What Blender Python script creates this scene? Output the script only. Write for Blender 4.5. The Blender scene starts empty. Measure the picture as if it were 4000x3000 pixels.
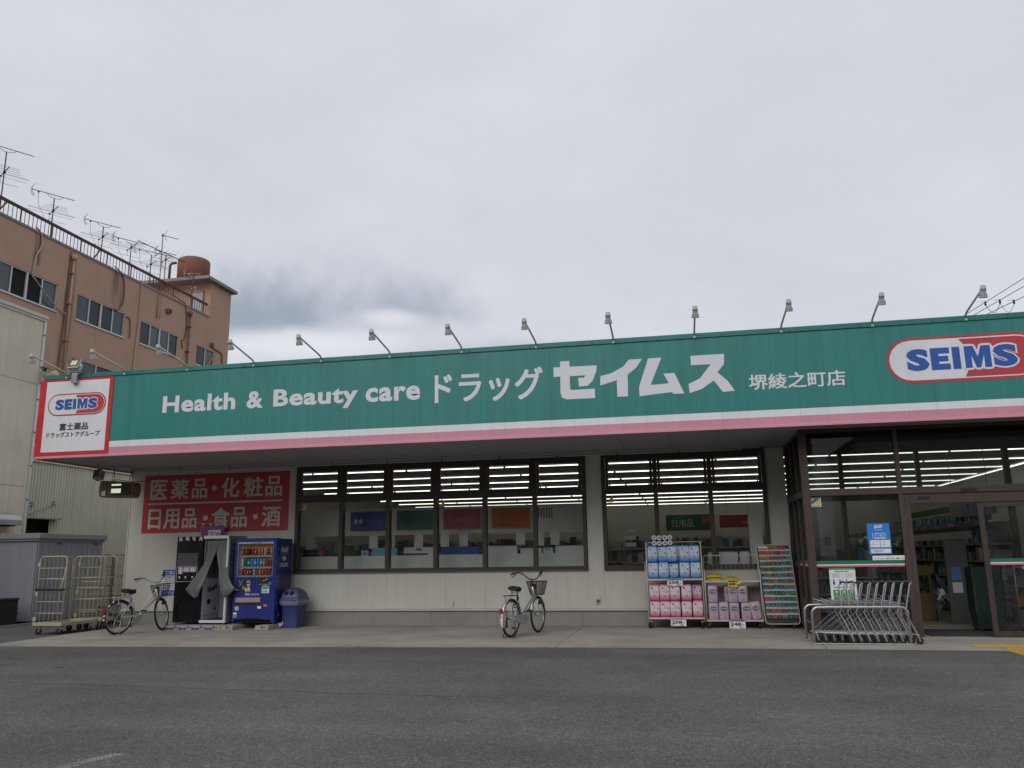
import bpy, bmesh, math, random
from mathutils import Vector, Matrix, Quaternion
rnd = random.Random(11)
SC = bpy.context.scene
COL = SC.collection
R = math.radians

# ------------------------------------------------------------------ camera
YAW, PITCH, ROLL = R(-11.5334), R(11.793), R(-0.8342)
_f = Vector((math.sin(YAW)*math.cos(PITCH), math.cos(YAW)*math.cos(PITCH), math.sin(PITCH)))
_r = Vector((math.cos(YAW), -math.sin(YAW), 0)); _u = _r.cross(_f)
_r2 = _r*math.cos(ROLL) + _u*math.sin(ROLL); _u2 = _u*math.cos(ROLL) - _r*math.sin(ROLL)
cam = bpy.data.cameras.new('camera'); cam_o = bpy.data.objects.new('camera', cam); COL.objects.link(cam_o)
cam.sensor_width = 36; cam.lens = 36*3230.9/4000; cam.clip_start = .1; cam.clip_end = 3000
cam_o.matrix_world = Matrix(((_r2.x, _u2.x, -_f.x, 0), (_r2.y, _u2.y, -_f.y, 0), (_r2.z, _u2.z, -_f.z, 1.42), (0, 0, 0, 1)))
SC.camera = cam_o

# ------------------------------------------------------------------ node helper
class NT:
    def __init__(s, tree): s.t = tree; tree.nodes.clear()
    def n(s, typ, props=None, **inp):
        nd = s.t.nodes.new(typ)
        for k, v in (props or {}).items(): setattr(nd, k, v)
        for k, v in inp.items():
            k = k.replace('_', ' ')
            sock = nd.inputs[int(k[1:])] if k[0] == 'i' and k[1:].isdigit() else nd.inputs[k]
            if isinstance(v, bpy.types.NodeSocket): s.t.links.new(v, sock)
            else: sock.default_value = v
        return nd
    def math(s, op, a, b=0.0, c=None, clamp=False):
        kw = dict(i0=a, i1=b)
        if c is not None: kw['i2'] = c
        nd = s.n('ShaderNodeMath', {'operation': op, 'use_clamp': clamp}, **kw); return nd.outputs[0]
    def mix(s, f, a, b, blend='MIX'):
        nd = s.n('ShaderNodeMix', {'data_type': 'RGBA', 'blend_type': blend})
        for i, v in ((0, f), (6, a), (7, b)):
            if isinstance(v, bpy.types.NodeSocket): s.t.links.new(v, nd.inputs[i])
            else: nd.inputs[i].default_value = v if i == 0 else (v[0], v[1], v[2], 1)
        return nd.outputs[2]
    def remap(s, v, a, b, c=0.0, d=1.0, smooth=True):
        nd = s.n('ShaderNodeMapRange', {'interpolation_type': 'SMOOTHSTEP' if smooth else 'LINEAR'}, i0=v, i1=a, i2=b, i3=c, i4=d)
        return nd.outputs[0]

# ------------------------------------------------------------------ sky: a thin Nishita sky under a full overcast deck
SUN_EL, SUN_AZ = R(40), R(196)         # sun high behind the camera, hidden by the cloud deck
W_ = bpy.data.worlds.new('World'); SC.world = W_; W_.use_nodes = True
n = NT(W_.node_tree)
out = n.n('ShaderNodeOutputWorld')
sky = n.n('ShaderNodeTexSky', {'sky_type': 'NISHITA', 'sun_disc': False, 'sun_elevation': SUN_EL, 'sun_rotation': SUN_AZ})
bg1 = n.n('ShaderNodeBackground', Color=sky.outputs[0], Strength=0.08)
d = n.n('ShaderNodeTexCoord').outputs['Generated']
xyz = n.n('ShaderNodeSeparateXYZ', i0=d); X, Y, Z = xyz.outputs
zz = n.math('ADD', n.math('MAXIMUM', Z, 0.0), 0.22)
pl = n.n('ShaderNodeCombineXYZ', i0=n.math('DIVIDE', X, zz), i1=n.math('DIVIDE', Y, zz), i2=0.0).outputs[0]
wq = n.n('ShaderNodeTexNoise', i0=pl, Scale=1.1, Detail=3.0)
plw = n.n('ShaderNodeVectorMath', {'operation': 'MULTIPLY_ADD'}, i0=wq.outputs['Color'], i1=(0.55, 0.55, 0.0), i2=pl).outputs[0]
big = n.n('ShaderNodeTexNoise', i0=plw, Scale=1.15, Detail=6.0, Roughness=0.5)
mid = n.n('ShaderNodeTexNoise', i0=plw, Scale=3.4, Detail=7.0, Roughness=0.55)
az = n.math('MULTIPLY', n.math('ARCTAN2', X, Y), 57.2958)
el = n.math('MULTIPLY', n.math('ARCSINE', Z), 57.2958)
warp = n.n('ShaderNodeTexNoise', i0=d, Scale=11.0, Detail=8.0, Roughness=0.58)
wv = n.math('SUBTRACT', warp.outputs[0], 0.5)
def blob(a0, e0, ha, he, tilt, soft0, soft1, wamp, up=1.0):
    da = n.math('SUBTRACT', az, a0)
    de = n.math('SUBTRACT', n.math('SUBTRACT', el, e0), n.math('MULTIPLY', da, tilt))
    de = n.math('ADD', n.math('MULTIPLY', n.math('MAXIMUM', de, 0.0), up), n.math('MINIMUM', de, 0.0))   # ragged flat base, soft top
    q = n.math('SQRT', n.math('ADD', n.math('POWER', n.math('DIVIDE', da, ha), 2.0), n.math('POWER', n.math('DIVIDE', de, he), 2.0)))
    return n.remap(n.math('ADD', q, n.math('MULTIPLY', wv, wamp)), soft0, soft1, 1.0, 0.0)
dark = n.math('MAXIMUM', n.math('MULTIPLY', blob(-29.5, 15.8, 8.0, 1.25, 0.10, 0.0, 1.6, 2.4, 0.42), 0.92),
              n.math('MULTIPLY', blob(-18.5, 16.9, 4.6, 1.0, 0.0, 0.0, 1.6, 3.0, 0.5), 0.62))
dark = n.math('MAXIMUM', dark, n.math('MULTIPLY', blob(-10, 13.9, 8.0, 0.9, 0.0, 0.1, 1.5, 2.5), 0.35))
lite = n.math('MAXIMUM', blob(-26, 14.4, 6.5, 0.9, 0.05, 0.2, 1.4, 2.2), n.math('MULTIPLY', blob(-20, 16.3, 2.4, 0.6, 0.0, 0.1, 1.5, 2.0), 0.9))
shade = n.math('ADD', n.math('MULTIPLY', n.math('SUBTRACT', big.outputs[0], 0.5), 0.78), n.math('MULTIPLY', n.math('SUBTRACT', mid.outputs[0], 0.5), 0.36))
base = n.mix(n.math('ADD', n.math('MULTIPLY', shade, 1.5), 0.52, clamp=True), (0.475, 0.50, 0.56), (0.70, 0.715, 0.765))
base = n.mix(dark, base, (0.285, 0.33, 0.41))
base = n.mix(n.math('MULTIPLY', lite, 0.9), base, (0.70, 0.715, 0.76))
bg2 = n.n('ShaderNodeBackground', Color=base, Strength=1.13)
cover = n.math('SUBTRACT', 0.97, n.math('MULTIPLY', dark, 0.05))
mx = n.n('ShaderNodeMixShader', i0=cover, i1=bg1.outputs[0], i2=bg2.outputs[0])
n.t.links.new(mx.outputs[0], out.inputs[0])

sun = bpy.data.lights.new('sun', 'SUN'); sun.energy = 1.4; sun.angle = R(50); sun.color = (1.0, 0.965, 0.92)
sun_o = bpy.data.objects.new('sun', sun); COL.objects.link(sun_o)
_sd = Vector((math.sin(SUN_AZ)*math.cos(SUN_EL), math.cos(SUN_AZ)*math.cos(SUN_EL), math.sin(SUN_EL)))
sun_o.rotation_euler = _sd.to_track_quat('Z', 'Y').to_euler(); sun_o.location = (0, 0, 60)

SC.view_settings.view_transform = 'Standard'; SC.view_settings.look = 'None'
SC.view_settings.exposure = 0.0; SC.view_settings.gamma = 1.0; SC.view_settings.use_curve_mapping = False
SC.render.engine = 'CYCLES'
SC.cycles.max_bounces = 10; SC.cycles.transparent_max_bounces = 16; SC.cycles.caustics_reflective = False; SC.cycles.caustics_refractive = False
SC.cycles.sample_clamp_indirect = 4.0
SC.cycles.use_denoising = True

# ------------------------------------------------------------------ materials
M = {}
def mat(name, col, rough=0.6, var=0.10, vs=2.5, bump=0.0, bs=90.0, metal=0.0, streak=0.0, dirt=0.0, spec=0.5, coat=0.0):
    m = bpy.data.materials.new(name); m.use_nodes = True; n = NT(m.node_tree)
    o = n.n('ShaderNodeOutputMaterial'); b = n.n('ShaderNodeBsdfPrincipled', Roughness=rough, Metallic=metal)
    b.inputs['Specular IOR Level'].default_value = spec; b.inputs['Coat Weight'].default_value = coat
    pos = n.n('ShaderNodeNewGeometry').outputs['Position']
    c = (col[0], col[1], col[2])
    ns = n.n('ShaderNodeTexNoise', i0=pos, Scale=vs, Detail=6.0, Roughness=0.6)
    f = n.remap(ns.outputs[0], 0.28, 0.72, 1-var, 1+var, False)
    if streak:
        mp = n.n('ShaderNodeMapping', i0=pos); mp.inputs['Scale'].default_value = (7.0, 7.0, 0.35)
        s2 = n.n('ShaderNodeTexNoise', i0=mp.outputs[0], Scale=1.0, Detail=5.0, Roughness=0.65)
        f = n.math('MULTIPLY', f, n.remap(s2.outputs[0], 0.3, 0.7, 1-streak, 1+streak*0.5, False))
    cc = n.mix(1.0, c, n.n('ShaderNodeCombineXYZ', i0=f, i1=f, i2=f).outputs[0], 'MULTIPLY')
    if dirt:
        d1 = n.n('ShaderNodeTexNoise', i0=pos, Scale=0.9, Detail=8.0, Roughness=0.7)
        cc = n.mix(n.remap(d1.outputs[0], 0.52, 0.75, 0.0, dirt), cc, (c[0]*0.42, c[1]*0.40, c[2]*0.36))
    n.t.links.new(cc, b.inputs['Base Color'])
    rr = n.remap(ns.outputs[0], 0.3, 0.7, max(0.03, rough-0.08), min(1, rough+0.08), False); n.t.links.new(rr, b.inputs['Roughness'])
    if bump:
        bn = n.n('ShaderNodeTexNoise', i0=pos, Scale=bs, Detail=4.0, Roughness=0.6)
        bp = n.n('ShaderNodeBump', Strength=bump, Distance=0.01, Height=bn.outputs[0]); n.t.links.new(bp.outputs[0], b.inputs['Normal'])
    n.t.links.new(b.outputs[0], o.inputs[0]); m.diffuse_color = (*c, 1); M[name] = m; return m
def emit(name, col, strength):
    m = bpy.data.materials.new(name); m.use_nodes = True; n = NT(m.node_tree)
    o = n.n('ShaderNodeOutputMaterial'); e = n.n('ShaderNodeEmission', Color=(*col, 1), Strength=strength)
    n.t.links.new(e.outputs[0], o.inputs[0]); M[name] = m; return m
def glass(name, tint=(0.86, 0.89, 0.88), ior=1.45, haze=0.0, wob=0.0):
    m = bpy.data.materials.new(name); m.use_nodes = True; n = NT(m.node_tree)
    o = n.n('ShaderNodeOutputMaterial'); t = n.n('ShaderNodeBsdfTransparent', Color=(*tint, 1)); g = n.n('ShaderNodeBsdfGlossy', Roughness=0.015)
    fr = n.n('ShaderNodeFresnel', IOR=ior)
    sh = n.n('ShaderNodeMixShader', i0=fr.outputs[0], i1=t.outputs[0], i2=g.outputs[0]).outputs[0]
    if haze:
        pos = n.n('ShaderNodeNewGeometry').outputs['Position']
        ns = n.n('ShaderNodeTexNoise', i0=pos, Scale=1.6, Detail=7.0, Roughness=0.7)
        df = n.n('ShaderNodeBsdfDiffuse', Color=(0.55, 0.56, 0.55, 1))
        sh = n.n('ShaderNodeMixShader', i0=n.remap(ns.outputs[0], 0.35, 0.8, haze*0.4, haze*1.8), i1=sh, i2=df.outputs[0]).outputs[0]
    n.t.links.new(sh, o.inputs[0]); M[name] = m; return m

mat('wall_siding', (0.60, 0.585, 0.53), 0.75, 0.05, 1.3, 0.15, 160, streak=0.05, dirt=0.14)
mat('wall_trim', (0.55, 0.55, 0.51), 0.6, 0.06)
mat('skirting', (0.50, 0.49, 0.46), 0.55, 0.08, dirt=0.25)
mat('plinth_concrete', (0.30, 0.285, 0.26), 0.85, 0.12, 2.0, 0.3, 60, dirt=0.35, streak=0.08)
mat('soffit', (0.33, 0.33, 0.325), 0.7, 0.06, 0.8)
mat('sign_green', (0.016, 0.200, 0.178), 0.42, 0.05, 0.6, streak=0.14, coat=0.1)
mat('cap_green', (0.018, 0.165, 0.145), 0.4, 0.08, 0.8, streak=0.08)
mat('sign_white', (0.70, 0.715, 0.74), 0.45, 0.04, 1.5, streak=0.05)
mat('sign_pink', (0.58, 0.25, 0.33), 0.45, 0.05, 0.8, streak=0.05)
mat('lip_pink', (0.60, 0.27, 0.35), 0.4, 0.06)
mat('sign_red', (0.46, 0.040, 0.050), 0.45, 0.05, 1.0, streak=0.05)
mat('sign_redframe', (0.52, 0.022, 0.030), 0.4, 0.05)
mat('letter_white', (0.66, 0.675, 0.71), 0.5, 0.03)
mat('letter_cream', (0.63, 0.605, 0.56), 0.55, 0.03)
mat('logo_blue', (0.015, 0.085, 0.36), 0.45, 0.04)
mat('ink', (0.012, 0.013, 0.03), 0.5, 0.03)
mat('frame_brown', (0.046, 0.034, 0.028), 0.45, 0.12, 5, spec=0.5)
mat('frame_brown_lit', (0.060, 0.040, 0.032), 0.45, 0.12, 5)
glass('window_glass', (0.93, 0.945, 0.94), 1.3, haze=0.012)
glass('door_glass', (0.84, 0.86, 0.86), 1.33, haze=0.012)
glass('machine_glass', (0.93, 0.95, 0.95), 1.25)
mat('ceiling_paint', (0.26, 0.255, 0.24), 0.8, 0.05)
mat('shop_floor', (0.42, 0.385, 0.33), 0.35, 0.08)
mat('shop_wall', (0.74, 0.72, 0.65), 0.7, 0.05)
emit('tube_light', (1.0, 0.985, 0.86), 2.7)
mat('shelf_white', (0.76, 0.76, 0.73), 0.5, 0.05)
mat('paper', (0.74, 0.75, 0.78), 0.7, 0.04)
mat('paper_warm', (0.68, 0.67, 0.63), 0.7, 0.04)
mat('brown_render', (0.45, 0.285, 0.205), 0.9, 0.07, 0.5, 0.25, 40, streak=0.04, dirt=0.22)
mat('brown_dark', (0.17, 0.085, 0.065), 0.8, 0.15, 2)
mat('rail_maroon', (0.085, 0.035, 0.035), 0.7, 0.15, 4)
mat('tank_rust', (0.215, 0.090, 0.060), 0.8, 0.10, 1.2, streak=0.1)
mat('slab_grey', (0.235, 0.225, 0.21), 0.85, 0.12, 1.0, dirt=0.3)
mat('pane_dark', (0.008, 0.010, 0.013), 0.06, 0.0, spec=0.4)
mat('pane_blue', (0.045, 0.065, 0.085), 0.10, 0.15, 1.5, spec=0.4)
mat('pane_teal', (0.06, 0.085, 0.09), 0.10, 0.15, 1.5, spec=0.4)
mat('alu_white', (0.55, 0.55, 0.55), 0.4, 0.05, metal=0.2)
mat('cable_beige', (0.42, 0.34, 0.28), 0.7, 0.08)
mat('cable_black', (0.012, 0.012, 0.013), 0.6, 0.05)
mat('beige_panel', (0.63, 0.572, 0.455), 0.85, 0.09, 0.7, 0.2, 50, streak=0.08, dirt=0.28)
mat('beige_trim', (0.52, 0.50, 0.45), 0.5, 0.05)
mat('ribbed_steel', (0.55, 0.545, 0.43), 0.5, 0.07, 0.7, streak=0.12, dirt=0.12)
mat('black_void', (0.006, 0.006, 0.006), 0.9, 0.0)
mat('shed_grey', (0.30, 0.305, 0.36), 0.5, 0.06, 0.8, streak=0.05, dirt=0.15)
mat('shed_trim', (0.30, 0.30, 0.31), 0.45, 0.06)
mat('cage_cream', (0.44, 0.41, 0.30), 0.45, 0.10, 6, dirt=0.3)
mat('cage_dark', (0.09, 0.055, 0.05), 0.5, 0.1)
mat('zinc', (0.40, 0.40, 0.39), 0.35, 0.1, metal=0.7)
mat('steel', (0.46, 0.46, 0.46), 0.28, 0.08, metal=0.85)
mat('cart_grey', (0.36, 0.36, 0.385), 0.35, 0.08, metal=0.35)
mat('rubber', (0.012, 0.012, 0.012), 0.7, 0.1)
mat('grey_wheel', (0.16, 0.16, 0.16), 0.6, 0.1)
mat('black_plastic', (0.014, 0.014, 0.015), 0.4, 0.1)
mat('crate_black', (0.022, 0.023, 0.022), 0.5, 0.15, 3)
mat('lamp_white', (0.38, 0.38, 0.375), 0.4, 0.06, dirt=0.15)
mat('lamp_arm', (0.50, 0.50, 0.47), 0.45, 0.08)
mat('louvre_dark', (0.09, 0.09, 0.095), 0.6, 0.05)
mat('led_yellow', (0.62, 0.55, 0.32), 0.4, 0.05)
mat('horn_beige', (0.42, 0.38, 0.28), 0.5, 0.08)
mat('wood_brown', (0.205, 0.115, 0.055), 0.45, 0.15, 6)
mat('grill_dark', (0.035, 0.032, 0.026), 0.5, 0.1)
emit('louvre_lit', (0.95, 0.93, 0.78), 0.85)
mat('speaker_grey', (0.30, 0.285, 0.26), 0.6, 0.08)
mat('machine_blue', (0.015, 0.030, 0.205), 0.30, 0.05, coat=0.2)
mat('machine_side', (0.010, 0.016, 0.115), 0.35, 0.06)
mat('booth_black', (0.006, 0.006, 0.007), 0.18, 0.05)
mat('booth_screen', (0.085, 0.08, 0.085), 0.12, 0.05)
mat('booth_white', (0.62, 0.63, 0.67), 0.4, 0.04)
mat('booth_side', (0.24, 0.245, 0.275), 0.45, 0.04)
mat('booth_inner', (0.48, 0.50, 0.54), 0.5, 0.04)
mat('curtain_grey', (0.115, 0.12, 0.125), 0.45, 0.10, 4)
mat('block_concrete', (0.36, 0.34, 0.31), 0.85, 0.10, 4, 0.3, 70, dirt=0.25)
mat('strap_blue', (0.05, 0.055, 0.28), 0.45, 0.05)
mat('bin_blue', (0.060, 0.075, 0.235), 0.45, 0.06)
mat('bin_lid', (0.075, 0.080, 0.18), 0.45, 0.06)
mat('bag_clear', (0.19, 0.20, 0.31), 0.3, 0.15, 12)
mat('flag_purple', (0.25, 0.10, 0.29), 0.7, 0.08)
mat('board_blue', (0.025, 0.145, 0.42), 0.5, 0.04)
mat('red_print', (0.50, 0.03, 0.03), 0.5, 0.03)
mat('bike_silver', (0.50, 0.50, 0.53), 0.30, 0.05, metal=0.6)
mat('bike_white', (0.50, 0.50, 0.50), 0.30, 0.05, metal=0.25)
mat('reflector_red', (0.42, 0.012, 0.012), 0.2, 0.05)
mat('rack_cream', (0.56, 0.53, 0.46), 0.45, 0.08)
mat('basket_green', (0.004, 0.024, 0.019), 0.45, 0.08)
mat('yellow', (0.60, 0.46, 0.03), 0.5, 0.06)
mat('poster_blue', (0.022, 0.20, 0.62), 0.45, 0.03)
mat('poster_green', (0.05, 0.30, 0.07), 0.5, 0.04)
mat('strip_green', (0.012, 0.17, 0.075), 0.4, 0.04)
mat('strip_pink', (0.62, 0.10, 0.20), 0.4, 0.04)
mat('tactile_yellow', (0.52, 0.33, 0.06), 0.7, 0.12, 5, dirt=0.3)
mat('mat_charcoal', (0.035, 0.036, 0.042), 0.95, 0.1, 8)
mat('sign_teal', (0.010, 0.15, 0.13), 0.4, 0.03)
mat('sign_navy', (0.04, 0.06, 0.33), 0.4, 0.03)
mat('sign_rose', (0.46, 0.07, 0.13), 0.4, 0.03)
mat('sign_orange', (0.56, 0.13, 0.02), 0.4, 0.03)
mat('sign_darkblue', (0.015, 0.035, 0.17), 0.4, 0.05)
mat('box_blue', (0.015, 0.085, 0.33), 0.4, 0.04)
mat('box_lightblue', (0.18, 0.44, 0.56), 0.5, 0.04)
mat('box_black', (0.018, 0.014, 0.016), 0.5, 0.05)
mat('lilac', (0.46, 0.36, 0.47), 0.4, 0.14, 22)
mat('taupe', (0.33, 0.27, 0.27), 0.5, 0.06)
mat('tissue', (0.66, 0.67, 0.70), 0.8, 0.05)
mat('oval_brown', (0.15, 0.12, 0.115), 0.5, 0.05)
mat('display_yellow', (0.19, 0.135, 0.03), 0.5, 0.06)
mat('stand_grey', (0.12, 0.12, 0.125), 0.5, 0.08)
mat('card_core', (0.10, 0.09, 0.09), 0.8, 0.05)

def asphalt():
    m = bpy.data.materials.new('asphalt'); m.use_nodes = True; n = NT(m.node_tree)
    o = n.n('ShaderNodeOutputMaterial'); b = n.n('ShaderNodeBsdfPrincipled', Roughness=0.9); b.inputs['Specular IOR Level'].default_value = 0.25
    pos = n.n('ShaderNodeNewGeometry').outputs['Position']
    v = n.n('ShaderNodeTexVoronoi', i0=pos, Scale=78.0); v2 = n.n('ShaderNodeTexVoronoi', i0=pos, Scale=34.0)
    fine = n.n('ShaderNodeTexNoise', i0=pos, Scale=62.0, Detail=6.0, Roughness=0.8)
    midn = n.n('ShaderNodeTexNoise', i0=pos, Scale=14.0, Detail=5.0, Roughness=0.7)
    bign = n.n('ShaderNodeTexNoise', i0=pos, Scale=0.35, Detail=6.0, Roughness=0.6)
    mp = n.n('ShaderNodeMapping', i0=pos); mp.inputs['Scale'].default_value = (0.12, 1.3, 1.0)
    band = n.n('ShaderNodeTexNoise', i0=mp.outputs[0], Scale=1.0, Detail=4.0)
    c = n.mix(n.remap(fine.outputs[0], 0.32, 0.68, 0.0, 1.0, False), (0.036, 0.0355, 0.0345), (0.178, 0.176, 0.170))
    sep = n.n('ShaderNodeSeparateColor', i0=v.outputs['Color'])
    c = n.mix(n.math('MULTIPLY', n.remap(sep.outputs[0], 0.90, 0.97), 0.55), c, (0.27, 0.26, 0.245))
    c = n.mix(n.math('MULTIPLY', n.remap(sep.outputs[1], 0.85, 0.95), 0.5), c, (0.022, 0.022, 0.024))
    sep2 = n.n('ShaderNodeSeparateColor', i0=v2.outputs['Color'])
    c = n.mix(n.math('MULTIPLY', n.math('MULTIPLY', n.remap(sep2.outputs[0], 0.90, 0.96), n.remap(v2.outputs['Distance'], 0.35, 0.2)), 0.5), c, (0.30, 0.29, 0.27))
    f = n.math('MULTIPLY', n.remap(bign.outputs[0], 0.3, 0.7, 0.74, 1.22, False), n.math('MULTIPLY', n.remap(midn.outputs[0], 0.3, 0.7, 0.82, 1.18, False), n.remap(band.outputs[0], 0.3, 0.7, 0.90, 1.1, False)))
    c = n.mix(1.0, c, n.n('ShaderNodeCombineXYZ', i0=f, i1=f, i2=f).outputs[0], 'MULTIPLY')
    # oil drips and a thin construction joint along X
    st = n.n('ShaderNodeMapping', i0=pos); st.inputs['Scale'].default_value = (2.2, 5.0, 1.0)
    sp = n.n('ShaderNodeTexNoise', i0=st.outputs[0], Scale=1.0, Detail=7.0, Roughness=0.6)
    xyz = n.n('ShaderNodeSeparateXYZ', i0=pos)
    near = n.math('MULTIPLY', n.remap(xyz.outputs[1], 9.6, 10.6), n.remap(xyz.outputs[1], 13.2, 12.0))
    c = n.mix(n.math('MULTIPLY', n.math('MULTIPLY', n.remap(sp.outputs[0], 0.63, 0.70), near), 0.7), c, (0.018, 0.018, 0.019))
    wn = n.n('ShaderNodeTexNoise', i0=pos, Scale=1.4, Detail=5.0)
    jd = n.math('ABSOLUTE', n.math('ADD', n.math('SUBTRACT', xyz.outputs[1], 8.75), n.math('ADD', n.math('MULTIPLY', xyz.outputs[0], 0.07), n.math('MULTIPLY', n.math('SUBTRACT', wn.outputs[0], 0.5), 0.12))))
    c = n.mix(n.math('MULTIPLY', n.math('MULTIPLY', n.remap(jd, 0.020, 0.006), n.remap(xyz.outputs[0], -0.5, -3.0)), n.remap(wn.outputs[0], 0.3, 0.5, 0.15, 0.75)), c, (0.012, 0.012, 0.013))
    n.t.links.new(c, b.inputs['Base Color'])
    h = n.math('ADD', n.math('MULTIPLY', fine.outputs[0], 0.6), n.math('MULTIPLY', v.outputs['Distance'], 0.6))
    bp = n.n('ShaderNodeBump', Strength=0.8, Distance=0.006, Height=h); n.t.links.new(bp.outputs[0], b.inputs['Normal'])
    n.t.links.new(b.outputs[0], o.inputs[0]); M['asphalt'] = m
asphalt()
def concrete():
    m = bpy.data.materials.new('apron_concrete'); m.use_nodes = True; n = NT(m.node_tree)
    o = n.n('ShaderNodeOutputMaterial'); b = n.n('ShaderNodeBsdfPrincipled', Roughness=0.8)
    pos = n.n('ShaderNodeNewGeometry').outputs['Position']
    a = n.n('ShaderNodeTexNoise', i0=pos, Scale=0.8, Detail=8.0, Roughness=0.65)
    mp = n.n('ShaderNodeMapping', i0=pos); mp.inputs['Scale'].default_value = (0.22, 1.6, 1.0)
    s = n.n('ShaderNodeTexNoise', i0=mp.outputs[0], Scale=1.5, Detail=6.0, Roughness=0.6)
    fn = n.n('ShaderNodeTexNoise', i0=pos, Scale=120.0, Detail=3.0)
    c = n.mix(n.remap(a.outputs[0], 0.3, 0.7), (0.225, 0.205, 0.18), (0.345, 0.322, 0.288))
    c = n.mix(n.remap(s.outputs[0], 0.48, 0.72, 0.0, 0.55), c, (0.16, 0.143, 0.126))
    c = n.mix(n.remap(fn.outputs[0], 0.2, 0.8, 0.0, 0.3), c, (0.45, 0.43, 0.39))
    n.t.links.new(c, b.inputs['Base Color'])
    bp = n.n('ShaderNodeBump', Strength=0.25, Distance=0.004, Height=fn.outputs[0]); n.t.links.new(bp.outputs[0], b.inputs['Normal'])
    n.t.links.new(b.outputs[0], o.inputs[0]); M['apron_concrete'] = m
concrete()
def gradient_pack(name, bottom, middle, top):
    # printed wrapper: the print runs from strong colour at the foot to white and back
    m = bpy.data.materials.new(name); m.use_nodes = True; n = NT(m.node_tree)
    o = n.n('ShaderNodeOutputMaterial'); b = n.n('ShaderNodeBsdfPrincipled', Roughness=0.35)
    g = n.n('ShaderNodeSeparateXYZ', i0=n.n('ShaderNodeTexCoord').outputs['Generated']).outputs[2]
    cr = n.n('ShaderNodeValToRGB', i0=g); r = cr.color_ramp
    r.elements[0].position = 0.05; r.elements[0].color = (*bottom, 1); r.elements[1].position = 1.0; r.elements[1].color = (*top, 1)
    for p, c in ((0.45, middle), (0.80, middle)):
        e = r.elements.new(p); e.color = (*c, 1)
    pos = n.n('ShaderNodeNewGeometry').outputs['Position']
    ns = n.n('ShaderNodeTexNoise', i0=pos, Scale=18.0, Detail=4.0)
    f = n.remap(ns.outputs[0], 0.3, 0.7, 0.9, 1.08)
    c = n.mix(1.0, cr.outputs[0], n.n('ShaderNodeCombineXYZ', i0=f, i1=f, i2=f).outputs[0], 'MULTIPLY')
    n.t.links.new(c, b.inputs['Base Color'])
    bp = n.n('ShaderNodeBump', Strength=0.35, Distance=0.01, Height=ns.outputs[0]); n.t.links.new(bp.outputs[0], b.inputs['Normal'])
    n.t.links.new(b.outputs[0], o.inputs[0]); M[name] = m
gradient_pack('pack_blue', (0.02, 0.22, 0.60), (0.60, 0.66, 0.76), (0.10, 0.38, 0.66))
gradient_pack('pack_pink', (0.58, 0.05, 0.20), (0.70, 0.62, 0.66), (0.58, 0.12, 0.26))
mat('print_blue', (0.02, 0.07, 0.32), 0.5, 0.02); mat('print_sky', (0.05, 0.28, 0.62), 0.5, 0.02); mat('print_red', (0.55, 0.02, 0.06), 0.5, 0.02)

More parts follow.
